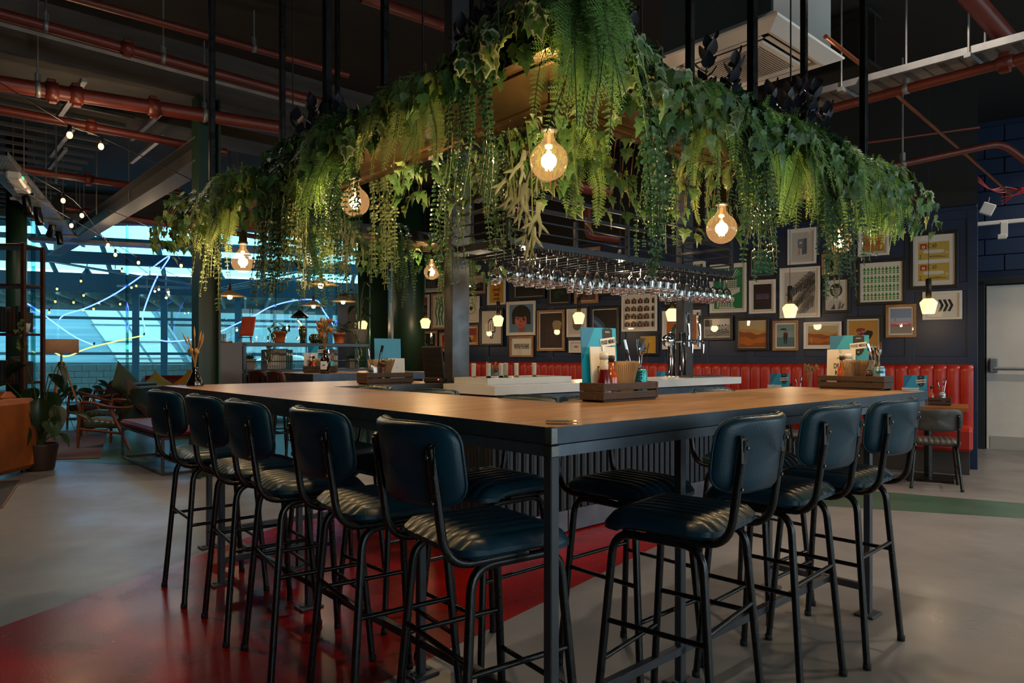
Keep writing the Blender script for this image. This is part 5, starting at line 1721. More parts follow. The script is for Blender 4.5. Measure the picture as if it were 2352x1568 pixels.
cutlery('knife', 'table knife upright in the middle of the turquoise can', cz(cB, -.004, .004), 5, R(60))
cutlery('fork', 'fork with upright tines at the right of the turquoise can', cz(cB, .002, -.004), -3, R(20))
cutlery('fork', 'fork behind the knives in the turquoise can', cz(cB, .0, .008), 6, R(30))
cutlery('fork', 'fork seen edge on leaning right out of the turquoise can', cz(cB, -.008, 0), 14, R(-80))

# crate on the far arm
Bp = W(1.044 + .185, 2.76 + .065); rzB = RA
crate('slatted wooden crate on the far arm, left of the steel pillar', Vector((Bp.x, Bp.y, TT)), rzB)
food_menu('blue menu seen from its plain back, standing left of the steel pillar', loc_on(Bp, rzB, .04, .03, ZC), rzB, 2, back=True)
drinks_menu('small white card with a tiny bird mark, left of the steel pillar', loc_on(Bp, rzB, .085, -.01, ZC), rzB, 3, w=.13, h=.16, back=True)
cD = loc_on(Bp, rzB, -.1, -.01, ZC)
can('silver printed can with cutlery, left of the blue menu back', cD, M_cans, (('PUNK IPA', .018, .075), ('BREWDOG', .014, .05)), False, R(-20))
for k, (kd, tl_, az) in enumerate((('fork', 12, R(80)), ('fork', 16, R(70)), ('knife', 8, R(-70)), ('fork', 6, R(-60)), ('knife', 13, R(-85)))):
    cutlery(kd, '%s in the silver can, %s' % (kd, ('leaning left', 'leaning farthest left', 'leaning right', 'in the middle, tilted right', 'leaning farthest right')[k]), cz(cD, .008 * math.cos(k * 1.3), .008 * math.sin(k * 1.3)), tl_, az)
napkins('brown napkins behind the silver can on the far arm', loc_on(Bp, rzB, -.035, .02, ZC), rzB, 9)
mill('dark pepper mill low in the far arm crate', loc_on(Bp, rzB, -.05, -.038, ZC))

# crate at the right end
Cp = W(2.777 + .063, .18 + .18); rzC = RA - R(90)
crate('slatted wooden crate at the far right end of the table', Vector((Cp.x, Cp.y, TT)), rzC)
food_menu('blue FOOD MENU card in the crate at the right end', loc_on(Cp, rzC, -.05, .04, ZC), rzC + R(10), 3)
drinks_menu('cream DRINKS MENU card in the crate at the right end', loc_on(Cp, rzC, -.085, .015, ZC), rzC + R(10), 4)
sauce('hot sauce bottle with a black label in the right end crate', loc_on(Cp, rzC, -.06, -.03, ZC))
ketchup('white capped bottle behind the sauce in the right end crate', loc_on(Cp, rzC, -.035, .0, ZC))
napkins('brown napkin fan in the crate at the right end', loc_on(Cp, rzC, .012, -.005, ZC), rzC, 14)
mill('short dark wooden mill beside the printed can, right end crate', loc_on(Cp, rzC, .085, -.02, ZC - .05))
cE = loc_on(Cp, rzC, .135, -.01, ZC)
can('silver and blue printed can with cutlery in the right end crate', cE, M_canb, (('BREWDOG', .022, .085), ('PUNK', .02, .045)), False, R(-10))
for k, (kd, tl_, az) in enumerate((('knife', 5, R(70)), ('knife', 2, R(50)), ('fork', 4, R(-40)), ('knife', 13, R(-80)), ('fork', 16, R(-85)))):
    cutlery(kd, '%s in the printed can at the right end, %s' % (kd, ('far left', 'left of the forks', 'in the middle', 'leaning right, shiny', 'leaning farthest right')[k]), cz(cE, .01 * math.cos(k * 1.3 + 2), .01 * math.sin(k * 1.3 + 2)), tl_, az)

# small sign plate lying at the near corner, and one at each far end
for (r, l, lab, w) in ((.10, .06, 'small clear acrylic plate lying at the near corner of the table', .09), (2.83, .06, 'small clear plate on the far right corner of the table', .1), (.12, 3.42, 'small clear plate on the far left corner of the table', .12)):
    p = W(r, l, TT + .0012)
    t = thing('acrylic_plate', lab, 'plate', p, RA - R(42))
    q = MB(); q.box((0, 0, .004), (w, .04, .008), .002); q.build('plate', thin_glass('acrylic', (.85, .85, .85), 1.5, .05, 1.2), t)
    q = MB(); q.box((-.005, 0, .0087), (w * .6, .02, .0008)); q.build('print', M_ink, t)

# dried stems in bottles
M_straw = mat('dried straw', '#a8834e', rough=.8, col2='#8a6638', nscale=9)
def stems(t, n, h, spread, z0, seed, heads='wheat', name='dried_stem'):
    rnd = random.Random(seed)
    for i in range(n):
        an = rnd.random() * 2 * PI
        s_ = spread * (.4 + .7 * rnd.random()); hh = h * (.75 + .35 * rnd.random())
        pts = catmull([(0, 0, z0), (.3 * s_ * math.cos(an), .3 * s_ * math.sin(an), z0 + hh * .5), (s_ * math.cos(an), s_ * math.sin(an), z0 + hh)], 4)
        q = MB(); q.tube(pts, .0016, 4)
        e, d = Vector(pts[-1]), (Vector(pts[-1]) - Vector(pts[-2])).normalized()
        if heads == 'wheat':
            q.tube([e - d * .03, e - d * .01, e + d * .02, e + d * .05], [.002, .006, .005, .001], 5)
        elif heads == 'bunny':
            q.tube([e - d * .02, e, e + d * .02, e + d * .04], [.003, .011, .011, .002], 7)
        elif heads == 'thistle':
            q.lathe([(0, -.016), (.012, -.01), (.016, 0), (.012, .01), (0, .016)], 9, c=tuple(e))
        q.build(name, M_straw, t)
M_bottle = real_glass('brown bottle glass', (.22, .07, .02), 1.45)
M_bottled = mat('dark vase glass', '#0d0908', rough=.08, coat=1.0)
def growler(label, loc, s=1.0, seed=1, heads='bunny', n=14, h=.28, sp=.07, handle=False, col=None):
    t = thing('bottle_vase', label, 'vase', loc)
    q = MB(); q.lathe([(0, 0), (.052 * s, .001), (.056 * s, .012), (.056 * s, .13 * s), (.05 * s, .155 * s), (.024 * s, .20 * s), (.019 * s, .215 * s), (.019 * s, .245 * s), (.022 * s, .248 * s), (.022 * s, .256 * s), (.015 * s, .257 * s), (.015 * s, .2 * s), (0, .19 * s)], 20)
    q.build('bottle', col or mat('brown bottle', '#1d0a05', rough=.07, coat=1.0), t)
    if handle:
        q = MB(); q.tube([(.02 * s, 0, .23 * s), (.045 * s, 0, .23 * s), (.05 * s, 0, .2 * s), (.035 * s, 0, .18 * s)], .005 * s, 6); q.build('handle', col or mat('brown bottle', '#1d0a05', rough=.07), t)
    stems(t, n, h, sp, .2 * s, seed, heads)
    return t

# ------------------------------------------------------------------ on the bar
# ice trough with wine bottles
tr = thing('ice_trough', 'long white raised ice trough on the bar, holding wine', 'trough', W(1.64, 2.22, TT), RA)
q = MB()
rows = [[(x0, y0, z) for x0, y0 in ((e, e), (.74 - e, e), (.74 - e, .30 - e), (e, .30 - e))] for e, z in ((-.03, .001), (-.03, .045), (.01, .045), (.014, -.10))]
q.grid(rows, smooth=False, closed=True); q.add([(x, y, -.10) for x, y in ((.014, .014), (.726, .014), (.726, .286), (.014, .286))], [(0, 1, 2, 3)])
q.build('trough', mat('white trough', '#c9c7c3', rough=.3), tr)
ic = MB(); rnd = random.Random(9)
for i in range(160):
    ic.box((.04 + .66 * rnd.random(), .04 + .22 * rnd.random(), -.07 + .10 * rnd.random()), (.03, .03, .025), .004, M=None)
o = ic.build('ice', thin_glass('ice', (.9, .93, .95), 1.3, .1), tr); o['kind'] = 'stuff'
M_greenb = mat('green wine glass', '#0c2a16', rough=.07, coat=1.0)
M_oliveb = mat('pale green wine glass', '#5b6a2a', rough=.07, coat=1.0)
M_rose = mat('rose wine', '#a8704a', rough=.07, coat=1.0)
for k, (px, mt, lab, cap) in enumerate(((1122, M_greenb, 'green wine bottle nearest the tablet', '#c9c6c0'), (1151, M_greenb, 'green wine bottle second from the tablet', '#c9c6c0'), (1162, M_oliveb, 'pale green wine bottle set back between the dark ones', '#b9b6ae'), (1186, M_rose, 'rose wine bottle in the ice trough', '#d4cfc6'), (1227, M_oliveb, 'pale green bottle at the right of the ice trough', '#c9c6bd'), (1088, M_rose, 'pink wine bottle just behind the tablet', '#d0cbc4'))):
    l_ = 2.33 + (.1 if k in (2, 5) else 0)
    a = (px - CX) / F
    r_ = (a * (1.83 + _cr * l_) - .104 + _sr * l_) / (_cr - a * _sr)
    t = thing('wine_bottle', lab, 'bottle', W(r_, l_, TT - .095), 0, 'wine bottles in the ice trough')
    q = MB(); q.lathe([(0, 0), (.036, .001), (.038, .01), (.038, .085), (.033, .105), (.016, .145), (.0145, .155), (0, .155)], 16); q.build('bottle', mt, t)
    q = MB(); q.lathe([(.0148, .15), (.0155, .152), (.0155, .226), (.0165, .228), (.0165, .236), (0, .238)], 14); q.build('capsule', mat('capsule ' + cap, cap, rough=.4), t)
# fruit bowl
fb = W(3.05, 2.42, TT)
t = thing('fruit_bowl', 'white scalloped bowl of fruit on the bar', 'bowl', fb)
q = MB()
rows = []
for r_, z in ((.0, .003), (.05, .0), (.055, .01), (.075, .05), (.098, .105), (.094, .105), (.07, .05), (.0, .03)):
    rows.append([(r_ * (1 + (.05 if z > .06 else 0) * math.cos(8 * 2 * PI * j / 32)) * math.cos(2 * PI * j / 32), r_ * math.sin(2 * PI * j / 32), z) for j in range(32)])
q.grid(rows, closed=True); q.build('bowl', M_white, t)
def fruit(name, label, cat, c, r_, col, flatn=.92):
    t = thing(name, label, cat, c)
    q = MB(); q.lathe([(0, -r_ * flatn)] + [(r_ * math.sin(PI * k / 10), -r_ * flatn * math.cos(PI * k / 10)) for k in range(1, 10)] + [(0, r_ * flatn * .94)], 16); q.build('fruit', mat('peel ' + col, col, rough=.4, bump=.3, bscale=120), t)
    q = MB(); q.lathe([(0, r_ * flatn * .99), (.006, r_ * flatn * .97), (0, r_ * flatn * .9)], 6); q.build('stem_end', flat('#4a5a20'), t)
fruit('orange', 'orange resting on top of the white bowl', 'fruit', fb + Vector((-.01, 0, .125)), .046, '#c9621a')
fruit('lime', 'green lime beside the orange in the white bowl', 'fruit', fb + Vector((.06, -.01, .11)), .032, '#3f6b22')
fruit('orange', 'orange half hidden low in the white bowl', 'fruit', fb + Vector((-.03, .05, .09)), .044, '#c9621a')
fruit('lemon', 'lemon under the orange in the white bowl', 'fruit', fb + Vector((.02, -.04, .085)), .034, '#c9a42a')
# beer tap font
tf = thing('beer_font', 'polished chrome beer font with two columns and tall lever taps', 'beer tap', W(3.95, 2.4, TT), RA)
for x in (0, .17):
    q = MB(); q.lathe([(0, 0), (.045, 0), (.045, .012), (.034, .016), (.034, .40), (.03, .408), (0, .41)], 20, c=(x, 0, 0)); q.build('column', M_chrome, tf)
q = MB(); q.tube([(-.09, 0, .33), (.42, 0, .33)], .016, 12); q.build('cross_tube', M_chrome, tf)
q = MB(); q.lathe([(0, -.055), (.03, -.05), (.05, -.03), (.055, 0), (.05, .03), (.03, .05), (0, .055)], 16, c=(-.08, -.02, .33)); q.build('end_cap', M_chrome, tf)
for x in (.22, .40):
    q = MB(); q.tube([(x, -.03, .33), (x, -.06, .33), (x, -.07, .30), (x, -.07, .21)], [.018, .018, .014, .009], 10)
    q.tube([(x, -.03, .28), (x, -.03, .38)], .02, 10); q.build('faucet', M_chrome, tf)
    q = MB(); q.tube([(x, -.04, .38), (x, -.035, .42), (x, -.03, .47), (x, -.02, .58), (x, -.015, .60)], [.01, .012, .016, .020, .012], 10); q.build('lever', M_chrome, tf)
q = MB(); q.box((.3, -.12, .008), (.5, .16, .016), .004); q.build('drip_tray', M_steel_l, tf)
# payment tablet by the pillar
ps = W(1.63, 2.80, TT)
t = thing('till_tablet', 'black till tablet on a stand with a small red light, by the steel pillar', 'till', ps, RA + R(-60))
q = MB(); q.box((0, 0, .15), (.16, .018, .24), .01, M=Matrix.Translation((0, 0, 0)) @ Matrix.Rotation(R(14), 4, 'X')); q.build('screen', M_black, t)
q = MB()
for k in range(4): q.box((0, -.0105, .075 + .045 * k), (.12, .002, .012), M=Matrix.Rotation(R(14), 4, 'X'))
q.build('vents', mat('tablet vents', '#1a1a1b', rough=.3), t)
q = MB(); q.box((0, .0, .02), (.14, .12, .04), .01); q.build('base', M_black, t)
q = MB(); q.box((.05, -.062, .025), (.008, .004, .008)); q.build('indicator', emis('red led', (1, .05, .03), 6), t)

# ------------------------------------------------------------------ on the banquette tables
for k in (0, 1, 2, 4, 5):
    b0 = WL(TS[k], .95)
    zz = .755
    food_menu('small blue FOOD MENU card on the %s banquette table' % ORD[k], WL(TS[k] + (.12 if k < 5 else -.1), .88, zz), WA + R(-3), 3)
    drinks_menu('cream menu card before the blue one, %s banquette table' % ORD[k], WL(TS[k] + (.16 if k < 5 else -.06), .95, zz), WA + R(-3), 3, h=.17)
    if k < 2:
        cr = WL(TS[k] - .1, .98)
        crate('small wooden crate on the %s banquette table' % ORD[k], Vector((cr.x, cr.y, zz)), WA, .2, .12)
        cc = WL(TS[k] - .12, .98, zz + .016)
        can('pale printed can of cutlery on the %s banquette table' % ORD[k], cc, M_cans, (('BREWDOG', .018, .08),), False, WA)
        for j in range(3):
            cutlery(('knife', 'fork', 'knife')[j], '%s in the can on the %s banquette table, %s' % (('knife', 'fork', 'knife')[j], ORD[k], ('left', 'middle', 'right')[j]), cz(cc, 0, 0), (9, 4, 14)[j], (R(70), R(30), R(-80))[j])
        sauce('hot sauce bottle on the %s banquette table' % ORD[k], WL(TS[k] - .03, 1.0, zz + .016))
for k, t_, lab in ((1, 1.42, 'dark jug of dried stems left of the right end crate'), (4, 5.35, 'dark jug of dried grasses behind the fruit bowl'), (5, 7.02, 'dark jug of dried stems left of the steel pillar')):
    tt = min(range(7), key=lambda j: abs(TS[j] - t_))
    growler(lab, WL(TS[tt] + {1: -.2, 4: .1, 5: -.32}[k], .9, .755), .55, 20 + k, 'bunny', 16, .25, .08, True, M_bottled)

# ================================================================== THE HANGING PLANTS
V_ivy = [leaf_mat('ivy green', '#3c6a28', '#4f8030', .25), leaf_mat('ivy olive', '#66862f', '#527228', .3), leaf_mat('ivy dark', '#27541f', '#36682a', .2)]
V_rim = leaf_mat('ivy pale rim', '#b0b884', '#98a870', .3)
V_fern = leaf_mat('feather fern green', '#78b03a', '#62982e', .32)
V_fernd = leaf_mat('feather fern pale green', '#8aa850', '#728e40', .32)  # paler green of the second kind of fern
V_vine = leaf_mat('vine leaf green', '#34603c', '#2a5434', .22, .3)
V_vineo = leaf_mat('vine leaf olive', '#566c3c', '#485e34', .25, .35)
V_stag = leaf_mat('antler fern grey green', '#66725a', '#56624c', .25, .6)
V_plum = leaf_mat('plum leaf', '#1f222e', '#2c2c3a', .1, .4)
M_stem = mat('woody stem', '#5a3a1c', rough=.7)
M_stemg = mat('green stem', '#3a4a1e', rough=.7)

def ivy_leaf(seed):
    rnd = random.Random(seed)
    # outline of a five-lobed leaf, stalk at the origin, tip towards -Z
    o_ = [(0, 0), (.16, .10), (.30, .02), (.52, -.12), (.34, -.26), (.40, -.46), (.20, -.52), (.0, -1.0)]
    o_ = [(x * (1 + .12 * (rnd.random() - .5)), z) for x, z in o_]
    ring = o_ + [(-x, z) for x, z in o_[-2:0:-1]]
    q = MB()
    n = len(ring)
    def P(x, z, k):
        x, z = x * k, -.32 + (z + .32) * k
        return (x, -.10 + .28 * abs(x) - .22 * (z + .4) ** 2 * 1.0 + .05 * (1 - k), z)
    vs = [P(x, z, 1) for x, z in ring] + [P(x, z, .74) for x, z in ring] + [P(0, -.32, 0)]
    q.add(vs, [(i, (i + 1) % n, n + (i + 1) % n, n + i) for i in range(n)], 1)
    q.add(vs, [(n + i, n + (i + 1) % n, 2 * n) for i in range(n)], 0)
    q.tube([(0, -.05, .0), (0, .05, .22), (0, .16, .36)], .014, 3, 2, caps=False)
    return q
IVY = []
for k in range(3):
    for rim in (False, True):
        IVY.append((ivy_leaf(k).mesh('leaf', [V_ivy[k], V_rim if rim else V_ivy[k], M_stem])))
def frond_mesh(seed, m, L=.36):
    rnd = random.Random(seed)
    q = MB()
    path = catmull([(0, 0, 0), (.005, -.05, .03), (.01 * (rnd.random() - .5), -.10, .0), (.03 * (rnd.random() - .5), -.135, -.10), (.05 * (rnd.random() - .5), -.15, -.22), (.06 * (rnd.random() - .5), -.155, -L)], 6)
    q.tube(path, .0013, 3, 1, caps=False)
    n = len(path)
    for i in range(3, n):
        T = (path[i] - path[i - 1]).normalized()
        side = T.cross(Vector((0, -1, .2))).normalized()
        nor = side.cross(T).normalized()
        f = i / n
        Lp = .052 * (math.sin(PI * min(1, .12 + f * .9)) ** .6) * (.8 + .4 * rnd.random())
        for sub in (0, .5):
            base = path[i] + (path[i - 1] - path[i]) * sub
            for sg in (-1, 1):
                d = (side * sg * .85 + T * .5 + nor * .35 * (rnd.random() - .5)).normalized()
                w = d.cross(nor).normalized()
                for k in range(1, 6):
                    p = base + d * Lp * k / 5.5
                    ll = Lp * .30 * (1.1 - k / 7)
                    for s2 in (-1, 1):
                        e = (d * .75 + w * s2 * .8).normalized()
                        hw = (e.cross(nor)) * ll * .17
                        q.add([p, p + e * ll * .5 + hw, p + e * ll + nor * ll * .15, p + e * ll * .5 - hw], [(0, 1, 2, 3)], 0)
                hw = w * .0007
                q.add([base - hw, base + hw, base + d * Lp + hw, base + d * Lp - hw], [(0, 1, 2, 3)], 0)
    return q.mesh('frond', [m, M_stemg])
FRB = [frond_mesh(k, V_fern) for k in range(3)]
FRD = [frond_mesh(10 + k, V_fernd, .33) for k in range(2)]
def strand_mesh(seed, m, L=.55):
    rnd = random.Random(seed)
    q = MB()
    dx = .05 * (rnd.random() - .5)
    path = catmull([(0, .06, .02), (0, -.02, .05), (dx * .3, -.07, -.02), (dx, -.085, -.18), (dx * 1.6 + .02 * rnd.random(), -.09, -.36), (dx * 1.5, -.10, -L)], 9)
    q.tube(path, .0016, 3, 1, caps=False)
    n = len(path)
    for i in range(2, n):
        T = (path[i] - path[i - 1]).normalized()
        an = rnd.random() * 1.2 - .6
        side = (Vector((math.cos(an), math.sin(an), 0)) - T * T.dot(Vector((math.cos(an), math.sin(an), 0)))).normalized()
        nor = side.cross(T).normalized()
        ll = .030 * (1.15 - .75 * (i / n) ** 2)
        for sg in (-1, 1):
            d = (side * sg + T * .35 + nor * .5 * (rnd.random() - .4)).normalized()
            w = d.cross(nor).normalized() * ll * .27
            p = path[i]
            q.add([p, p + d * ll * .4 + w, p + d * ll * .8 + w * .8, p + d * ll - nor * .002, p + d * ll * .8 - w * .8, p + d * ll * .4 - w, p + d * ll * .5 + nor * ll * .14], [(0, 1, 6), (1, 2, 6), (2, 3, 6), (3, 4, 6), (4, 5, 6), (5, 0, 6)], 0)
    return q.mesh('strand', [m, M_stemg])
STR = [strand_mesh(k, V_vine if k < 3 else V_vineo) for k in range(5)]
def antler_mesh(seed):
    rnd = random.Random(seed)
    q = MB()
    def branch(p, ang, L, w, dep, y):
        d = Vector((math.sin(ang), -.10, -math.cos(ang)))
        s_ = Vector((math.cos(ang), 0, math.sin(ang)))
        e = p + d * L
        q.grid([[p - s_ * w, p - s_ * w * .2 + Vector((0, .004, 0)), p + s_ * w], [p + d * L * .6 - s_ * w * .8, p + d * L * .6 + Vector((0, .005, 0)), p + d * L * .6 + s_ * w * .8], [e - s_ * w * .7, e + Vector((0, .003, 0)), e + s_ * w * .7]])
        if dep == 0:
            q.add([e - s_ * w * .7, e + s_ * w * .7, e + d * L * .6], [(0, 1, 2)])
            return
        branch(e, ang + R(16 + 16 * rnd.random()), L * .8, w * .78, dep - 1, y)
        branch(e, ang - R(16 + 16 * rnd.random()), L * .8, w * .74, dep - 1, y)
    branch(Vector((0, 0, 0)), R(10 * (rnd.random() - .5)), .06, .016, 2, 0)
    return q.mesh('frond', [V_stag])
ANT = [antler_mesh(k) for k in range(3)]
def plum_leaf():
    q = MB()
    rows = []
    for i in range(6):
        v = i / 5
        w = .36 * math.sin(PI * min(1, v ** .8 * .93 + .03)) + .02
        rows.append([(-w, .06 - .3 * (v - .5) ** 2, v), (0, -.02 - .3 * (v - .5) ** 2, v), (w, .06 - .3 * (v - .5) ** 2, v)])
    q.grid(rows)
    return q.mesh('leaf', [V_plum])
PLUM = plum_leaf()
rnd = random.Random(42)
def put(name, me, par, loc, rot, sc):
    o = bpy.data.objects.new(name, me)
    COL.objects.link(o)
    o.parent = par
    o.location = loc
    o.rotation_euler = rot
    o.scale = (sc, sc, sc)
    return o
def site(arm, t):
    """base on the tray edge and the turn that puts local -Y outwards"""
    if arm == 'R': return W(t, .07), RA
    if arm == 'L': return W(.07, t), RA - R(90)
    if arm == 'Ri': return W(t, .47), RA + R(180)
    if arm == 'Li': return W(.47, t), RA + R(90)
    if arm == 'C': return W(.05, .05), RA - R(45)
    if arm == 'E': return W(2.62, t), RA + R(90)
    if arm == 'Bi': return W(t, 3.09), RA
    if arm == 'Bo': return W(t, 3.47), RA + R(180)
    if arm == 'LE': return W(t, 3.47), RA + R(180)
ZP = CZ + .035
NAMEARM = {'R': 'the right wing outer edge', 'L': 'the left wing outer edge', 'Ri': 'the inside of the right wing', 'Li': 'the inside of the left wing', 'C': 'the near corner', 'E': 'the right end', 'Bi': 'the far arm front edge', 'Bo': 'the far arm back edge', 'LE': 'the left end'}
SEEN = {}
ORDN = ['first', 'second', 'third', 'fourth', 'fifth', 'sixth', 'seventh', 'eighth', 'ninth', 'tenth', 'eleventh', 'twelfth', 'thirteenth', 'fourteenth', 'fifteenth']
def plabel(kind, arm):
    k = SEEN.get((kind, arm), 0)
    SEEN[(kind, arm)] = k + 1
    if arm in ('C', 'E', 'LE') and k == 0:
        return '%s at %s of the planter' % (kind, NAMEARM[arm])
    return '%s, %s on %s' % (kind, ORDN[k], NAMEARM[arm])
def plant(name, kind, arm, t, dz=0.0):
    p, rz = site(arm, t)
    p.z = ZP + dz
    return thing(name, plabel(kind, arm), 'plant', p, rz, 'plants in the hanging planter')
def ivy(arm, t, n=46, kind=None, w=.17, drop=.22, mound=None, out=.10, sc=(.046, .074)):
    kd = {None: 'green ivy', 'v': 'cream edged ivy', 'o': 'yellow green ivy'}[kind]
    th = plant('trailing_ivy', kd, arm, t)
    if mound is None: mound = .12 if t < .42 and arm in 'RL' else .045
    def drape(f):
        # from inside the tray, over the mound, down outside
        if f < .45:
            a = f / .45
            return .20 - .20 * a, mound * math.sin(PI * (.15 + .6 * a))
        a = (f - .45) / .55
        return -out * (a ** .5) - .01, mound * .72 - (mound * .72 + drop) * a ** 1.2
    pts = []
    for i in range(n):
        f = rnd.random() ** .8
        x = w * (2 * rnd.random() - 1)
        y, z = drape(f)
        y += .05 * (rnd.random() - .5) - .02; z += .06 * (rnd.random() - .5) - .05 * abs(x) / w
        s_ = sc[0] + (sc[1] - sc[0]) * rnd.random()
        m = IVY[(2 * rnd.randrange(3)) + (1 if (kind == 'v' and rnd.random() < .85) or rnd.random() < .08 else 0)]
        if kind == 'o' and rnd.random() < .7: m = IVY[2]
        tilt = R(-70 + 95 * f + 40 * (rnd.random() - .5))
        put('leaf', m, th, (x, y, z), (tilt, R(50) * (rnd.random() - .5), R(110) * (rnd.random() - .5)), s_)
        pts.append((x, y, z))
    q = MB()
    for k in range(3):
        x0 = w * (k - 1) * .6
        q.tube(catmull([(x0 + .03 * math.sin(3 * f + k), drape(f)[0] + .02, drape(f)[1] - .01) for f in (0, .25, .5, .75, .95)], 4), .0022, 4)
    q.build('stems', M_stem, th)['kind'] = 'stuff'
    q = MB()
    src = ivy_leaf(1)
    for i in range(44):
        f = rnd.random(); x = w * 1.1 * (2 * rnd.random() - 1); y, z = drape(f)
        M = Matrix.Translation((x, y + .05 + .03 * rnd.random(), z - .02)) @ Matrix.Rotation(R(80) * (rnd.random() - .5), 4, 'Z') @ Matrix.Rotation(R(-70 + 100 * f), 4, 'X') @ Matrix.Scale(.05 + .02 * rnd.random(), 4)
        q.add(src.v, src.f, 0, False, M)
    q.build('foliage', [V_ivy[2]], th)['kind'] = 'stuff'
    return th
def fern(arm, t, n=26, s0=.8, s1=1.15, dark=False, w=.11, dz=-.02, kind='bright feathery fern', spread=120):
    th = plant('feather_fern', kind if not dark else 'pale feathery fern', arm, t, dz)
    for i in range(int(n * .72)):
        put('frond', rnd.choice(FRD if dark else FRB), th, (w * (2 * rnd.random() - 1), .05 + .08 * (rnd.random() - .5), .05 * rnd.random()), (R(26) * (rnd.random() - .6), R(24) * (rnd.random() - .5), R(spread) * (rnd.random() - .5)), s0 + (s1 - s0) * rnd.random())
    return th
def vine(arm, t, n=13, s0=.6, s1=1.05, w=.10, olive=False):
    w *= .75
    th = plant('hanging_vine', 'dark small leaved vine' if not olive else 'olive hanging vine', arm, t)
    for i in range(int(n * 1.15)):
        put('strand', STR[rnd.randrange(3) if not olive else 3 + rnd.randrange(2)], th, (w * (2 * rnd.random() - 1), .02 + .06 * (rnd.random() - .5), .03 * rnd.random()), (R(8) * (rnd.random() - .5), R(12) * (rnd.random() - .5), R(70) * (rnd.random() - .5)), s0 + (s1 - s0) * rnd.random())
    return th
def antler(arm, t, n=10, s0=.8, s1=1.3, long=False):
    th = plant('antler_fern', 'grey green antler fern', arm, t, -.12)
    for i in range(n):
        dz = -.05 * rnd.random() - (.32 * i / n if long else .12 * i / n)
        put('frond', rnd.choice(ANT), th, (.07 * (2 * rnd.random() - 1) * (1 - .5 * i / n), -.04 * rnd.random(), dz), (R(30) * (rnd.random() - .3), R(50) * (rnd.random() - .5), R(100) * (rnd.random() - .5)), s0 + (s1 - s0) * rnd.random())
    q = MB(); q.tube([(0, .02, .1), (0, -.01, -.1), (.005, -.02, -.45 if long else -.2)], .003, 5); q.build('stem', M_stemg, th)
    return th
def plum(arm, t, n=3, h=.22):
    th = plant('plum_sprig', 'dark plum leaved sprigs', arm, t, .02)
    for k in range(n):
        x, y = .10 * (k - (n - 1) / 2) + .03 * rnd.random(), .06 + .05 * rnd.random()
        hh = h * (.7 + .5 * rnd.random()); lx, ly = .06 * (rnd.random() - .5), -.06 * rnd.random()
        q = MB(); q.tube([(x, y, 0), (x + lx * .4, y + ly * .4, hh * .6), (x + lx, y + ly, hh)], .003, 5); q.build('stem', M_stemg, th)
        for i in range(13):
            f = .25 + .75 * i / 12
            put('leaf', PLUM, th, (x + lx * f, y + ly * f, hh * f), (R(-35 - 40 * (1 - f) + 15 * rnd.random()), 0, i * 2.4 + rnd.random()), .05 + .018 * rnd.random())
    return th
# right wing, outer edge
ivy('R', .19, 56, 'v', .14, .03, .15, .06); ivy('R', .31, 60, 'v', .14, .10); ivy('R', .48, 46, None, .15, .16); ivy('R', .66, 54, 'o', .15, .20); ivy('R', .88, 44, None, .15, .10); ivy('R', 1.10, 54, None, .16, .16)
ivy('R', 1.32, 40, None, .14, .06); ivy('R', 1.55, 40, None, .15, .08); ivy('R', 1.80, 48, None, .15, .16); ivy('R', 2.05, 40, None, .15, .14); ivy('R', 2.30, 46, None, .15, .22); ivy('R', 2.52, 50, None, .14, .26, .10, .18)
fern('R', .11, 40, .95, 1.35, w=.06, dz=.12, spread=60); fern('R', .82, 22, .75, 1.05); fern('R', 1.30, 24, .85, 1.1); fern('R', 1.50, 26, .85, 1.15); fern('R', 1.98, 26, .8, 1.1); fern('R', 2.26, 22, .75, 1.0); fern('R', 2.42, 24, .8, 1.0)
vine('R', .46, 13, .75, 1.25, .07); vine('R', 1.02, 8, .6, .85); vine('R', 1.10, 16, .75, 1.2); vine('R', 1.70, 16, .8, 1.25); vine('R', 1.82, 9, .7, 1.05); vine('R', 2.16, 8, .6, .9)
plum('R', .36, 3, .2); plum('R', 1.05, 3, .22); plum('R', 1.62, 4, .24); plum('R', 1.78, 3, .22)
# left wing, outer edge
ivy('L', .16, 60, 'v', .15, -.02, .16, .05); ivy('L', .30, 56, 'v', .13, .02, .14, .06); ivy('L', .48, 46, None, .16, .03, .09, .06); ivy('L', .68, 50, 'o', .16, .06); ivy('L', .90, 54, None, .16, .08); ivy('L', 1.12, 50, 'o', .15, .10); ivy('L', 1.36, 44, None, .16, .14)
ivy('L', 1.60, 46, None, .16, .2); ivy('L', 1.85, 46, None, .16, .22); ivy('L', 2.1, 46, 'o', .16, .08); ivy('L', 2.36, 46, None, .16, .2); ivy('L', 2.62, 46, 'o', .16, .22); ivy('L', 2.9, 46, 'o', .16, .22); ivy('L', 3.2, 50, 'o', .16, .22, .11, .18); ivy('LE', .25, 50, 'o', .18, .2, .11, .22)
fern('L', .76, 22, .75, 1.05, True); fern('L', 1.34, 28, .8, 1.15); fern('L', 2.52, 30, .9, 1.25, True); vine('L', .42, 4, .6, .9)
vine('L', .36, 8, .65, .95); vine('L', 1.22, 13, .7, 1.0); vine('L', 1.62, 16, .8, 1.2, olive=True); vine('L', 1.78, 14, .8, 1.25); vine('L', 1.90, 12, .8, 1.2, olive=True); vine('L', 2.62, 12, .8, 1.2, olive=True)
plum('L', .22, 4, .2); plum('L', .5, 3, .18); plum('L', 1.5, 3, .2); plum('L', 1.72, 4, .22); plum('C', .1, 4, .24)
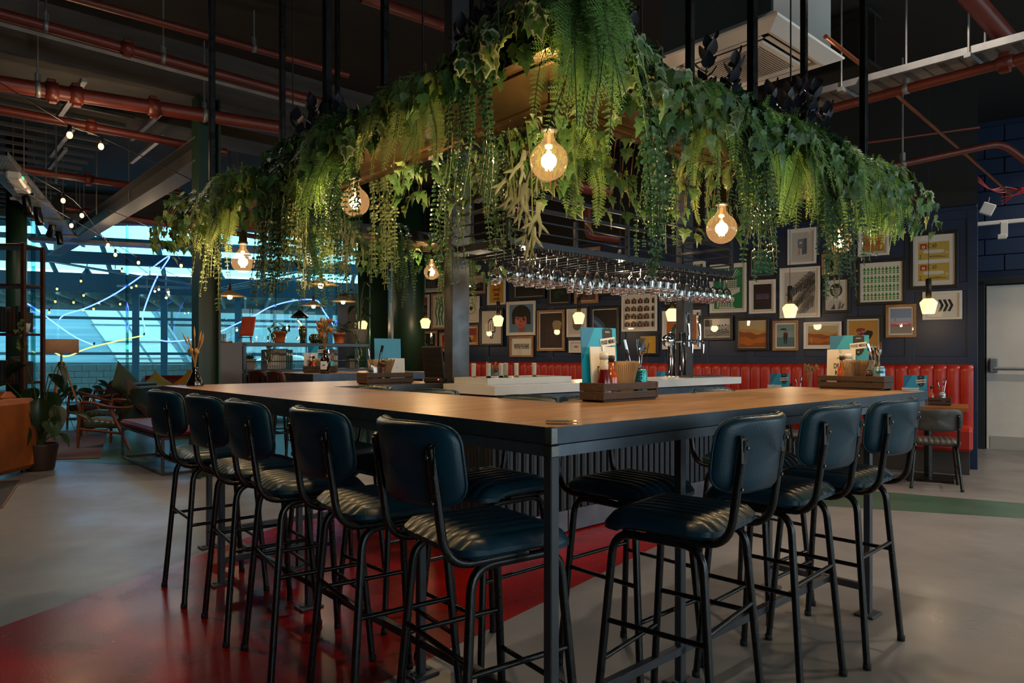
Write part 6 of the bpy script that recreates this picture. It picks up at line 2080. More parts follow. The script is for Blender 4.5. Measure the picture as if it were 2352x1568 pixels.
# inside edges and the far arm
antler('Li', .58, 11, .7, 1.05, True); antler('Li', .68, 6, .6, .9); ivy('Li', .62, 26, 'o', .12, .2); fern('Li', .86, 20, .8, 1.0, True); vine('Li', .75, 10, .6, .95); ivy('Li', 1.05, 30, None, .14, .26); vine('Li', 1.15, 10, .7, 1.1)
ivy('Li', 1.5, 28, 'o', .14, .12); vine('Li', 1.7, 10, .8, 1.1, olive=True); antler('Li', 2.0, 8, .5, .8, True); vine('Li', 2.2, 10, .8, 1.1); antler('Li', 2.5, 9, .5, .85, True); ivy('Li', 2.7, 26, 'o', .14, .22)
fern('Ri', .66, 24, .8, 1.1); ivy('Ri', .60, 26, None, .13, .3); ivy('Ri', .95, 28, 'o', .14, .3); vine('Ri', 1.15, 9, .6, .9); ivy('Ri', 1.35, 34, 'o', .14, .28); fern('Ri', 1.5, 12, .7, .95, True); ivy('Ri', 1.7, 30, 'o', .14, .3); antler('Ri', 1.9, 7, .5, .8); ivy('Ri', 2.2, 26, None, .14, .2)
for t_, f_ in ((.8, 'v'), (1.25, 'i'), (1.5, 'v'), (1.8, 'i'), (1.95, 'v'), (2.15, 'v'), (2.4, 'i')):
    vine('Bi', t_, 13, .7, 1.15, olive=t_ > 1.6) if f_ == 'v' else ivy('Bi', t_, 30, None, .16, .26)
fern('Bi', 1.05, 16, .8, 1.0, True); ivy('E', .25, 34, None, .16, .2, .09, .14); ivy('Bo', 1.0, 22, None, .18, .1); ivy('Bo', 1.8, 22, None, .18, .1)

# ================================================================== THE LOUNGE AND THE FAR TABLES
def placed(x, y, z=0.0):
    return Vector((x, y, z))
M_tan = mat('tan suede', '#a5561c', rough=.7, col2='#80400f', nscale=2.5, bump=.2, bscale=90)
M_olive = mat('olive leather', '#3d4333', rough=.42, col2='#30362a', nscale=3)
M_brownl = mat('dark brown fabric', '#3c2620', rough=.8)
M_burg = mat('burgundy leather', '#6b1419', rough=.45, col2='#500d12', nscale=4, spec=.3)
M_redsofa = mat('wine red sofa leather', '#6d0f1a', rough=.4)
M_rug1 = mat('worn pink rug', '#6b4a44', rough=.95, col2='#41424c', nscale=5, stretch=(1, 5, 1), bump=.3, bscale=120)
M_rug2 = mat('dark grey rug', '#3b3632', rough=.95, col2='#2b2724', nscale=8, stretch=(6, 1, 1))
def rug(label, poly, m):
    c = Vector((sum(p[0] for p in poly) / len(poly), sum(p[1] for p in poly) / len(poly), .0016))
    q = MB(); q.prism([(x - c.x, y - c.y) for x, y in poly], 0, .008)
    t = thing('rug', label, 'rug', c)
    q.build('pile', m, t)
    q = MB(); n = len(poly)
    for i in range(n):
        a, b_ = Vector((poly[i][0] - c.x, poly[i][1] - c.y, .006)), Vector((poly[(i + 1) % n][0] - c.x, poly[(i + 1) % n][1] - c.y, .006))
        q.tube([a, b_], .007, 5)
    q.build('binding', mat('rug binding', '#7a5240', rough=.9), t)
rug('faded pink and grey rug under the wooden armchairs', [(-5.06, 8.49), (-6.9, 11.8), (-9.2, 10.5), (-7.2, 7.9)], M_rug1)
rug('dark grey rug at the left edge of the picture', [(-4.95, 6.97), (-4.2, 5.7), (-6.2, 4.6), (-7.0, 5.8)], M_rug2)

# tan sofa
t = thing('sofa', 'tan suede sofa with a broad arm at the left edge', 'sofa', (-5.12, 6.62, .0), R(3))
q = MB(); q.box((-.10, .48, .42), (.20, .95, .76), .05); q.build('arm', M_tan, t)
q = MB(); q.box((-1.1, .45, .28), (1.8, .85, .28), .05); q.build('seat_base', M_tan, t)
q = MB(); q.box((-1.1, .40, .48), (1.78, .78, .16), .05); q.build('seat_cushion', M_tan, t)
q = MB(); q.box((-1.1, .86, .56), (1.8, .18, .62), .06); q.build('backrest', M_tan, t)
for x in (-.1, -1.9):
    for y in (.1, .85):
        q = MB(); q.tube([(x, y, 0), (x, y, .06)], .03, 8); q.build('foot', M_black, t)

# potted plant with big leaves
M_big = leaf_mat('broad leaf green', '#24451d', '#1a3416', .25, .3)
M_pot = mat('terracotta brown pot', '#3a241b', rough=.6)
def broad_leaf(seed, L=1.0):
    rnd = random.Random(seed)
    q = MB(); rows = []
    for i in range(9):
        v = i / 8
        w = .30 * math.sin(PI * min(1, v ** .75 * .96 + .02)) + .004
        drop = -.35 * v * v
        rows.append([(-w, v * L * .9, drop + .10 * w / .3 + .02 * math.sin(9 * v)), (-w * .5, v * L * .92, drop + .02), (0, v * L * .93, drop - .02), (w * .5, v * L * .92, drop + .02), (w, v * L * .9, drop + .10 * w / .3 + .02 * math.cos(8 * v))])
    q.grid(rows)
    return q.mesh('leaf', [M_big])
BL = [broad_leaf(k) for k in range(3)]
def leafy(label, loc, pot_r, pot_h, leaves, potm, name='potted_plant', rim=True):
    t = thing(name, label, 'plant', loc)
    q = MB(); q.lathe([(0, 0), (pot_r * .72, 0), (pot_r * .78, .02), (pot_r, pot_h * .93), (pot_r * 1.02, pot_h), (pot_r * .93, pot_h), (pot_r * .9, pot_h * .88), (0, pot_h * .88)], 24); q.build('pot', potm, t)
    q = MB(); q.lathe([(0, pot_h * .9), (pot_r * .9, pot_h * .885)], 16); q.build('soil', mat('potting soil', '#17110d', rough=1), t)
    for k, (az, h, reach, L, dr) in enumerate(leaves):
        a = R(az)
        tip = Vector((reach * math.cos(a), reach * math.sin(a), h))
        q = MB(); pts = catmull([(.02 * math.cos(a), .02 * math.sin(a), pot_h * .88), (tip.x * .35, tip.y * .35, h * .62 + pot_h * .3), tip], 6); q.tube(pts, [.010 - .006 * i / (len(pts) - 1) for i in range(len(pts))], 6)
        st = q.build('stem', M_stemg, t)
        o = put('leaf', BL[k % 3], t, tip, (R(-dr), 0, a - R(90)), L)
    return t
rp = random.Random(8)
leafy('tall potted plant with big dark green leaves beside the tan sofa', (-5.19, 7.62, 0), .17, .29,
      [(200, .95, .30, .34, 10), (160, 1.15, .22, .36, 5), (20, 1.16, .16, .34, 60), (75, 1.05, .1, .36, 30), (-60, .80, .16, .38, 75), (-20, .72, .2, .34, 60), (-110, .74, .15, .40, 80), (100, .85, .14, .36, 40), (-40, .55, .26, .30, 20), (10, .62, .28, .30, 5), (180, .6, .2, .34, 60), (-90, .5, .2, .28, 60), (-10, .4, .2, .22, 20), (150, .9, .14, .32, 50)], M_pot)
leafy('leafy green plant by the window behind the far armchair', (-7.95, 12.9, 0), .16, .28, [(az, .55 + .25 * rp.random(), .2 + .15 * rp.random(), .34, 10 + 30 * rp.random()) for az in range(0, 360, 30)], M_pot)

# tripod floor lamp
t = thing('floor_lamp', 'tripod floor lamp with wooden legs and tan drum shade by the window', 'lamp', (-6.9, 10.6, 0), R(10))
q = MB(); q.lathe([(.23, 1.30), (.225, 1.51), (.215, 1.51), (.22, 1.30)], 30); q.build('shade', leaf_mat('linen shade', '#d2ab80', '#d8b48c', .7, .8), t)
for k in range(3):
    a = 2 * PI * k / 3 + .5
    q = MB(); q.tube([(.03 * math.cos(a), .03 * math.sin(a), 1.14), (.36 * math.cos(a), .36 * math.sin(a), 0)], .016, 4); q.build('leg', mat('ash wood', '#a5784a', rough=.5), t)
q = MB(); q.lathe([(0, 1.12), (.05, 1.12), (.05, 1.16), (.015, 1.17), (.012, 1.4), (0, 1.4)], 14); q.build('stem', M_brass, t)
q = MB(); q.tube(catmull([(.02, 0, 1.1), (.08, -.05, .6), (.2, -.1, .2), (.4, -.3, .01)]), .004, 5); q.build('cord', M_black, t)

# wooden armchairs
def armchair(label, x, y, rz, cush, name='armchair'):
    """faces local +Y"""
    t = thing(name, label, 'armchair', (x, y, .010 if False else 0), rz, 'teak armchairs')
    for sx in (-1, 1):
        X = sx * .31
        q = MB(); q.tube([(X, .33, 0), (X, .32, .3), (X, .29, .60)], [.016, .024, .018], 8); q.build('front_leg', M_teak, t)
        q = MB(); q.tube([(X, -.44, 0), (X, -.28, .3), (X, -.14, .56)], [.016, .024, .018], 8); q.build('rear_leg', M_teak, t)
        q = MB(); pts = catmull([(X, .29, .58), (X, .26, .625), (X * 1.02, .1, .62), (X * 1.05, -.15, .57), (X * 1.02, -.38, .56), (X * .9, -.46, .58)], 6); q.tube(pts, .019, 8); q.build('arm', M_teak, t)
        q = MB(); q.tube([(X, .33, .27), (X, -.30, .22)], .017, 6); q.build('side_rail', M_teak, t)
    for y_ in (.32, -.28):
        q = MB(); q.tube([(-.31, y_, .26), (.31, y_, .26)], .015, 6); q.build('cross_rail', M_teak, t)
    n = 7
    q = MB()
    rows = []
    for i in range(n * 4 + 1):
        v = i / (n * 4)
        b_ = abs(math.sin(PI * n * v)) ** .5 * .02
        rows.append([(-.27, .33 - .62 * v, .30), (-.28, .33 - .62 * v, .38 + b_ - .05 * v), (0, .33 - .62 * v, .395 + b_ - .05 * v), (.28, .33 - .62 * v, .38 + b_ - .05 * v), (.27, .33 - .62 * v, .30)])
    q.grid(rows); q.box((0, .02, .305), (.54, .62, .05), .01); q.build('seat_cushion', cush, t)
    q = MB(); rows = []
    for i in range(n * 4 + 1):
        v = i / (n * 4)
        b_ = abs(math.sin(PI * n * v)) ** .5 * .02
        yb, z = -.22 - .24 * v, .36 + .46 * v
        rows.append([(-.26, yb - .08, z - .02), (-.28, yb + b_, z), (0, yb + .01 + b_, z), (.28, yb + b_, z), (.26, yb - .08, z - .02), (-.26, yb - .08, z - .02)])
    q.grid(rows); q.box((0, -.50, .815), (.54, .10, .05), .02); q.build('back_cushion', cush, t)
    return t
armchair('teak armchair with ribbed olive cushions, nearest the bench', -5.50, 9.62, R(82), M_olive)
armchair('teak armchair with olive cushions behind the front armchair', -6.28, 10.95, R(80), M_olive)
armchair('teak armchair with brown seat farthest back near the window', -7.40, 12.35, R(84), M_brownl)
def pillow(label, x, y, z, s, m, rx, ry, rz):
    t = thing('pillow', label, 'pillow', (x, y, z))
    t.rotation_euler = (rx, ry, rz)
    q = MB(); n = 12; A, B = [], []
    for i in range(n + 1):
        ra, rb = [], []
        for j in range(n + 1):
            u, v = 2 * i / n - 1, 2 * j / n - 1
            k = 1 - .10 * (1 - u * u) * (abs(v) > .99) - .10 * (1 - v * v) * (abs(u) > .99)
            h = .16 * ((1 - u ** 4) * (1 - v ** 4)) ** .6
            ra.append((u * s / 2 * k, v * s / 2 * k, h * s * .8)); rb.append((u * s / 2 * k, v * s / 2 * k, -h * s * .8))
        A.append(ra); B.append(rb)
    q.grid(A); q.grid([r[::-1] for r in B]); q.build('cover', m, t)
    edge = A[0] + [r[-1] for r in A[1:]] + A[-1][-2::-1] + [r[0] for r in A[-2:0:-1]]
    q = MB(); q.tube(edge, .006, 5, closed=True); q.build('piping', m, t)
M_fab = lambda n, c: mat(n, c, rough=.85, bump=.2, bscale=150)
pillow('plum brown square pillow on the front armchair', -5.18, 9.55, .68, .44, M_fab('plum fabric', '#44302c'), R(60), R(35), R(80))
pillow('dark green square pillow on the armchair behind', -6.3, 11.3, .80, .55, M_fab('dark green fabric', '#3a4431'), R(65), R(40), R(70))
pillow('mustard yellow pillow on the red sofa', G(3.1, -1.35).x, G(3.1, -1.35).y, .72, .42, M_fab('mustard fabric', '#a8741c'), R(70), R(45), GA)
pillow('pale yellow green pillow at the left of the red sofa', G(2.55, -1.45).x, G(2.55, -1.45).y, .70, .42, M_fab('chartreuse fabric', '#8a8446'), R(65), R(40), GA)
# wine red sofa along the glass
t = thing('sofa', 'wine red leather sofa with its back to the glass wall', 'sofa', G(3.7, -1.15), GA)
q = MB(); q.box((0, -.05, .25), (3.0, .85, .30), .05); q.build('seat_base', M_redsofa, t)
for k in range(3):
    q = MB(); q.box((-1.0 + k, -.12, .44), (.98, .7, .14), .05); q.build('seat_cushion', M_redsofa, t)
    q = MB(); q.box((-1.0 + k, .30, .66), (.98, .2, .44), .08); q.build('back_cushion', M_redsofa, t)
for x in (-1.45, 1.45):
    q = MB(); q.box((x, -.05, .38), (.14, .85, .5), .05); q.build('arm', M_redsofa, t)
t = thing('sofa', 'low brown leather sofa between the armchairs and the red sofa', 'sofa', (-5.25, 11.9, 0), R(100))
q = MB(); q.box((0, 0, .24), (1.3, .8, .34), .06); q.build('seat_base', M_leather_b, t)
q = MB(); q.box((0, -.38, .52), (1.3, .2, .5), .08); q.build('backrest', M_leather_b, t)
q = MB(); q.box((.58, 0, .42), (.16, .8, .36), .06); q.box((-.58, 0, .42), (.16, .8, .36), .06); q.build('arms', M_leather_b, t)

# bench and table on steel frames
def steel_frame(q, x0, y0, x1, y1, z0, z1, w=.03):
    for x in (x0, x1):
        for y in (y0, y1):
            q.box((x, y, (z0 + z1) / 2), (w, w, z1 - z0), .002)
def frame_parts(t, x0, y0, x1, y1, zt, w=.03, m=None):
    m = m or M_steel
    for x in (x0, x1):
        for y in (y0, y1):
            q = MB(); q.box((x, y, zt / 2), (w, w, zt), .002); q.build('leg', m, t)
    for z in (w / 2, zt - w / 2):
        for y in (y0, y1):
            q = MB(); q.box(((x0 + x1) / 2, y, z), (x1 - x0, w, w), .002); q.build('rail', m, t)
        for x in (x0, x1):
            q = MB(); q.box((x, (y0 + y1) / 2, z), (w, y1 - y0, w), .002); q.build('rail', m, t)
t = thing('bench', 'burgundy leather bench on a dark steel frame left of the stools', 'bench', (-3.66, 7.23, 0), RA)
frame_parts(t, .015, .015, .40, 1.70, .40)
q = MB(); q.box((.21, .86, .435), (.44, 1.76, .085), .03); q.build('cushion', M_burg, t)
t = thing('lounge_table', 'grey topped steel framed table behind the burgundy bench', 'table', (-3.40, 7.30, 0), RA)
frame_parts(t, .30, .95, .95, 1.70, .70)
q = MB(); q.box((.62, 1.325, .735), (.74, .84, .035), .004); q.build('table_top', mat('grey wood top', '#6b6058', rough=.5, col2='#574d46', nscale=4, stretch=(8, 1, 1)), t)

# open bookcase at the left edge
bk = thing('bookcase', 'tall bookcase of rusty steel uprights at the left edge', 'bookcase', (-5.47, 7.75, 0), R(0))
M_rust = mat('rusted steel', '#5a3424', rough=.6, metal=.4, col2='#3d241b', nscale=6)
for x in (0, -1.2):
    for y in (0, .32):
        q = MB(); q.box((x, y, 1.26), (.04, .04, 2.52), .003); q.build('upright', M_rust, bk)
for z in (.4, .95, 1.5, 2.05, 2.5):
    q = MB(); q.box((-.6, .16, z), (1.2, .34, .025), .003); q.build('shelf', M_rust, bk)
rb = random.Random(4)
for k, z in enumerate((.96, 1.52)):
    x = -.06
    for i in range(6):
        w = .03 + .02 * rb.random(); h = .22 + .08 * rb.random()
        b_ = thing('book', 'dark spined book on the left bookcase, %s shelf, %s from its open end' % (('second', 'third')[k], ORDN[i]), 'book', (-5.47 + x - w / 2, 7.75 + .15, z + .0035), 0, 'books on the left bookcase')
        q = MB(); q.box((0, 0, h / 2), (w - .003, .2, h), .003); q.build('cover', mat('spine %d' % (i % 4), ('#3a2a20', '#26323a', '#4a3020', '#2a2a26')[i % 4], rough=.6), b_)
        q = MB(); q.box((0, .004, h / 2 + .001), (w - .010, .196, h - .004)); q.build('pages', M_card, b_)
        x -= w + .002
p_ = thing('trailing_ivy', 'small leafy plant trailing from the left bookcase shelf', 'plant', (-5.50, 7.80, 1.52))
q = MB(); q.lathe([(0, 0), (.05, 0), (.065, .1), (.05, .1), (0, .08)], 14); q.build('pot', M_white, p_)
for i in range(26):
    put('leaf', IVY[2], p_, (.09 * (rnd.random() - .2), -.05 - .07 * rnd.random(), .15 - .35 * rnd.random()), (R(40) * (rnd.random() - .5), 0, R(160) * (rnd.random() - .5)), .05)

# vase with dried stems on the far left corner of the high table
p = W(.15, 3.36, TT)
t = thing('stem_vase', 'dark conical vase of dried stems and seed heads on the far left table corner', 'vase', p)
q = MB(); q.lathe([(0, 0), (.052, .001), (.054, .008), (.02, .085), (.016, .10), (.02, .118), (.014, .118), (.012, .09), (0, .08)], 18); q.build('vase', M_bottled, t)
stems(t, 9, .22, .08, .1, 31, 'wheat'); stems(t, 4, .12, .035, .1, 33, 'thistle')

# ------------------------------------------------------------------ second high table with brown stools
HT = (-2.12, 7.37)
def H(r, l, z=0.0):
    return Vector((HT[0] + _cr * r - _sr * l, HT[1] + _sr * r + _cr * l, z))
t = thing('high_table', 'second high oak table in front of the plant shelf', 'table', H(0, 0), RA)
q = MB(); q.prism([(.006, .006), (1.6, .006), (1.6, 1.2), (.006, 1.2)], 1.024, 1.06); q.build('table_top', M_oak, t)
for (a, c) in (((0, 0), (1.6, 0)), ((0, 0), (0, 1.2)), ((1.6, 0), (1.6, 1.2)), ((0, 1.2), (1.6, 1.2))):
    q = MB(); q.box(((a[0] + c[0]) / 2, (a[1] + c[1]) / 2, 1.02), (abs(c[0] - a[0]) + .008, abs(c[1] - a[1]) + .008, .085), .003); q.build('edge_band', M_edge, t)
for x in (.05, 1.55):
    for y in (.05, 1.15):
        q = MB(); q.box((x, y, .49), (.04, .04, .98), .003); q.build('leg', M_steel, t)
q = MB(); q.box((.8, .6, .13), (1.5, .03, .03)); q.build('foot_rail', M_steel, t)
s1 = make_stool('bar_stool', 'brown leather bar stool at the second high table, left one', M_leather_b, H(-.05, .80), RA - R(90), group='brown leather bar stools', seat_z=.74)
dup(s1, H(-.05, .30), RA - R(92), 'brown leather bar stool at the second high table, right one', 'brown leather bar stools')
c1 = H(.36, .55)
crate('light slatted crate on the second high table, left of the brown bottle', Vector((c1.x, c1.y, 1.06)), RA - R(38))
rc = RA - R(38)
food_menu('blue FOOD MENU card on the second high table', loc_on(c1, rc, -.05, .04, ZC), rc, 3)
drinks_menu('white DRINKS MENU card on the second high table', loc_on(c1, rc, -.115, .015, ZC), rc, 3)
sauce('hot sauce bottle on the second high table', loc_on(c1, rc, -.07, -.03, ZC))
ketchup('ketchup bottle behind the sauce on the second high table', loc_on(c1, rc, -.10, -.02, ZC))
napkins('tan napkins fanned on the second high table', loc_on(c1, rc, .02, .0, ZC), rc, 10)
cF = loc_on(c1, rc, .12, .0, ZC)
can('turquoise can of cutlery on the second high table', cF, M_turq, (('BREWDOG', .016, .06),), False, rc)
for k in range(4):
    cutlery(('knife', 'fork', 'knife', 'fork')[k], '%s in the can on the second high table, %s' % (('knife', 'fork', 'knife', 'fork')[k], ('left', 'middle left', 'right', 'middle right')[k]), cz(cF, 0, 0), (10, 4, 14, 7)[k], (R(70), R(40), R(-80), R(-50))[k])
t = growler('large brown bottle with dried flowers on the second high table', H(.22, .16, 1.06), 1.0, 44, 'bunny', 18, .36, .08)
rr = random.Random(12)
for i in range(8):
    a = rr.random() * 6.28; q = MB()
    q.lathe([(0, -.03), (.016, -.02), (.026, 0), (.022, .02), (0, .034)], 9, c=(.06 * math.cos(a), .06 * math.sin(a), .40 + .2 * rr.random())); q.build('flower', mat('dried orange flower', '#b0642c', rough=.8), t)
q = MB(); q.box((0, -.056, .09), (.07, .006, .09), .002); q.build('label', M_card, t)
q = MB(); bird(q, 0, -.061, .09, .022); q.build('bird', M_ink, t)

# ------------------------------------------------------------------ plant shelf
SH = (-3.39, 8.0)
def K(s, d=0.0, z=0.0):
    return Vector((SH[0] + _cr * s - _sr * d, SH[1] + _sr * s + _cr * d, z))
sh = thing('plant_shelf', 'open steel shelf unit with a solid grey end, carrying plants', 'shelf', K(0), RA)
q = MB(); q.box((.14, .17, .705), (.27, .34, 1.41), .004); q.build('end_panel', mat('grey sheet', '#595354', rough=.45, metal=.4), sh)
for z in (1.395, 1.07, .55):
    q = MB(); q.box((1.13, .17, z), (1.72, .34, .045), .003); q.build('shelf_board', M_rack, sh)
for x in (.30, 1.97):
    for y in (.02, .32):
        q = MB(); q.box((x, y, .70), (.04, .04, 1.4), .003); q.build('upright', M_rack, sh)
q = MB(); q.tube([(.3, .02, 1.19), (1.97, .02, 1.19)], .008, 6); q.build('guard_rod', M_rack, sh)
ZS = 1.418
# cloche
t = thing('glass_cloche', 'tall glass dome on a brass base, left end of the plant shelf', 'cloche', K(.13, .17, 1.411))
q = MB(); q.lathe([(0, 0), (.085, .0), (.085, .02), (0, .02)], 24); q.build('base', M_brass, t)
q = MB(); q.lathe([(.076, .02), (.078, .2)] + [(.078 * math.cos(PI / 2 * k / 8), .2 + .078 * math.sin(PI / 2 * k / 8)) for k in range(1, 9)], 24); q.build('dome', thin_glass('cloche glass', (.95, .97, .97), 1.5, .0, 1.3), t)
q = MB(); q.lathe([(0, .278), (.012, .285), (.012, .3), (0, .305)], 12); q.build('knob', thin_glass('cloche glass', (.95, .97, .97), 1.5), t)
# book on an easel
t = thing('book_easel', 'small wooden tabletop easel next to the glass dome', 'easel', K(.40, .17, ZS), RA - R(50))
for x in (-.07, .07):
    q = MB(); q.tube([(x, -.06, 0), (x * .3, .02, .27)], .007, 4); q.build('leg', M_teak, t)
q = MB(); q.tube([(0, .10, 0), (0, .02, .26)], .006, 4); q.build('rear_leg', M_teak, t)
q = MB(); q.box((0, -.05, .06), (.17, .03, .012)); q.build('ledge', M_teak, t)
t = thing('book', 'orange and red paperback leaning on the small easel', 'book', K(.40, .17, ZS + .068) + Vector((0, 0, 0)), RA - R(50))
q = MB(); q.box((0, -.03, .125), (.165, .028, .24), .003, M=Matrix.Rotation(R(-16), 4, 'X')); q.build('cover', mat('orange cover', '#b8481a', rough=.4, col2='#8f1f12', nscale=3), t)
q = MB(); q.box((-.083, -.03, .125), (.002, .029, .24), 0, M=Matrix.Rotation(R(-16), 4, 'X')); q.build('spine', M_black, t)
# trailing plants in terracotta
M_terra = mat('terracotta', '#a3501f', rough=.8)
M_trad = leaf_mat('striped leaf', '#24472a', '#1b3a22', .2, .35)
M_stripe = leaf_mat('cream stripe', '#b7bfa0', '#a5b08e', .2, .5)
def strip_leaf():
    q = MB(); r1, r2 = [], []
    for i in range(6):
        v = i / 5; w = .22 * math.sin(PI * min(1, .05 + .93 * v ** .8)); z = -.25 * v * v
        r1.append([(-w, v, z + .06), (-w * .35, v, z)]); r2.append([(-w * .35, v, z), (w * .1, v, z - .01), ]); 
        r1[-1] = r1[-1]
    rr_ = []
    for i in range(6):
        v = i / 5; w = .22 * math.sin(PI * min(1, .05 + .93 * v ** .8)); z = -.25 * v * v
        rr_.append([(w * .1, v, z - .01), (w, v, z + .06)])
    q.grid(r1, 0); q.grid(r2, 1); q.grid(rr_, 0)
    return q.mesh('leaf', [M_trad, M_stripe])
SL = strip_leaf()
for k, (s_, lab, sg) in enumerate(((.80, 'striped trailing plant in a terracotta pot, left one on the shelf', -1), (1.62, 'striped trailing plant in a terracotta pot, right one on the shelf', 1))):
    t = thing('trailing_plant', lab, 'plant', K(s_, .17, ZS), RA)
    q = MB(); q.lathe([(0, 0), (.062, 0), (.064, .012), (.06, .015), (.08, .115), (.086, .116), (.087, .145), (.078, .145), (.075, .12), (0, .12)], 22); q.build('pot', M_terra, t)
    for i in range(64):
        a = rr.random() * 6.28; f = rr.random()
        if i < 34:
            x, y, z = .10 * math.cos(a) * (.3 + f), .10 * math.sin(a) * (.3 + f), .14 + .13 * (1 - f * .6) * rr.random() + .02
        else:
            x, y, z = sg * (.12 + .10 * rr.random() + .05 * f), -.12 - .05 * rr.random(), .18 - .42 * f
        put('leaf', SL, t, (x, y, z), (R(-40 * rr.random() - (40 if i >= 34 else 0)), R(20) * (rr.random() - .5), a if i < 34 else R(180) + (rr.random() - .5) * 2.2), .055 + .025 * rr.random())
    for i in range(3):
        q = MB(); q.tube(catmull([(0, -.02, .12), (sg * .08, -.08, .2), (sg * (.13 + .03 * i), -.14, .08), (sg * (.15 + .03 * i), -.15, -.2)]), .003, 5); q.build('stem', M_stemg, t)
# ceramic cacti
M_cact = mat('green glazed ceramic', '#2a3a22', rough=.15, coat=.8)
for s_, kind, lab in ((1.12, 0, 'pear shaped green ceramic cactus on the plant shelf'), (1.28, 1, 'round green ceramic cactus on the plant shelf'), (1.40, 2, 'tall green ceramic cactus with dots on the plant shelf')):
    t = thing('ceramic_cactus', lab, 'ornament', K(s_, .2, ZS))
    prof = {0: [(0, 0), (.035, 0), (.03, .05), (.045, .12), (.05, .17), (.035, .215), (0, .23)], 1: [(0, 0), (.045, .005), (.068, .05), (.066, .09), (.04, .12), (0, .125)], 2: [(0, 0), (.055, 0), (.06, .08), (.06, .18), (.045, .24), (0, .265)]}[kind]
    n = 40; q = MB()
    q.grid([[(r_ * (1 + .07 * math.cos(10 * 2 * PI * j / n)) * math.cos(2 * PI * j / n), r_ * (1 + .07 * math.cos(10 * 2 * PI * j / n)) * math.sin(2 * PI * j / n), z) for j in range(n)] for r_, z in [(max(r_, .0005), z) for r_, z in prof]], closed=True)
    q.build('body', M_cact, t)
    q = MB()
    for j in range(10):
        for r_, z in prof[1:-1]:
            for zz in (0, .02):
                a = 2 * PI * j / 10; q.box((r_ * 1.07 * math.cos(a), r_ * 1.07 * math.sin(a), z + zz), (.005, .005, .005))
    q.build('spines', flat('#c9b98a'), t)['kind'] = 'stuff'
# grey pot with an upright plant
leafy('upright plant in a ribbed grey pot at the right end of the shelf', K(1.93, .2, ZS), .115, .2, [(az, .30 + .11 * k, .06 + .05 * rr.random(), .17, 20) for k, az in enumerate((200, 20, 150, -30, 210, 40, 170))], mat('grey stoneware', '#6d665a', rough=.8), 'shelf_plant')
# succulents and books on the lower shelf
ZB = 1.0935
for s_, lab in ((.42, 'succulent in a tapered concrete pot, left of the shelf books'), (1.80, 'succulent in a tapered concrete pot, right of the shelf books')):
    t = thing('succulent', lab, 'plant', K(s_, .17, ZB), RA)
    q = MB(); rows = [[(x, y, z) for x, y in ((-w, -w), (w, -w), (w, w), (-w, w))] for w, z in ((.045, 0), (.065, .125), (.055, .125), (.05, .10))]
    q.grid(rows, smooth=False, closed=True); q.add([(-.045, -.045, 0), (.045, -.045, 0), (.045, .045, 0), (-.045, .045, 0)], [(3, 2, 1, 0)]); q.add([(-.05, -.05, .1), (.05, -.05, .1), (.05, .05, .1), (-.05, .05, .1)], [(0, 1, 2, 3)]); q.build('pot', mat('concrete pot', '#6f6a63', rough=.9), t)
    for k in range(16):
        a = k * 2.4; el = .3 + .9 * k / 16
        d = Vector((math.cos(a) * math.cos(el), math.sin(a) * math.cos(el), math.sin(el)))
        q = MB(); q.tube([Vector((0, 0, .115)), Vector((0, 0, .12)) + d * .04, Vector((0, 0, .12)) + d * .085], [.008, .011, .001], 5); q.build('leaf', V_vine, t)
x = .60
for i in range(16):
    tealy = 8 <= i < 11 or i == 13
    if i == 11: x = 1.40
    w = .022 + .010 * rr.random(); h = .235 + .02 * rr.random()
    b_ = thing('book', '%s spined book on the plant shelf, %s from the left' % ('teal' if tealy else 'pale', (ORDN + ['sixteenth'])[i]), 'book', K(x + w / 2, .16, ZB), RA, 'books on the plant shelf')
    q = MB(); q.box((0, 0, h / 2), (w - .002, .2, h), .003); q.build('cover', mat('teal spine', '#1d5a66', rough=.5) if tealy else mat('pale spine', '#8f8a84', rough=.6), b_)
    q = MB(); q.box((0, -.1005, h * .75), (w * .7, .002, h * .12)); q.build('spine_label', M_ink if not tealy else M_card, b_)
    x += w + .001

# menu board beyond the shelf
t = thing('menu_board', 'navy board with white lettering BREW behind the shelf plants', 'sign', at(805, 800, 12.3) * Vector((1, 1, 0)) if False else Vector((at(818, 800, 12.2).x, 12.2, 0)), R(5))
q = MB(); q.box((0, .2, 1.18), (.66, .3, 2.36), .01); q.build('kiosk', M_navy, t)
q = MB(); q.box((.13, .04, 1.75), (.56, .02, .62), .004); q.build('board', M_black, t)
text('BREW', .13, M_card, t, (.12, .025, 1.94), sx=.75); text('CANA', .07, M_ink, t, (.1, .02, 1.80), sx=.8)
q = MB(); q.box((.12, .027, 1.80), (.30, .004, .09), .003); q.build('word_plate', M_card, t)
q = MB(); q.box((.12, .027, 1.62), (.34, .004, .05)); q.box((.12, .027, 1.52), (.3, .004, .03)); q.build('text_lines', M_card, t)

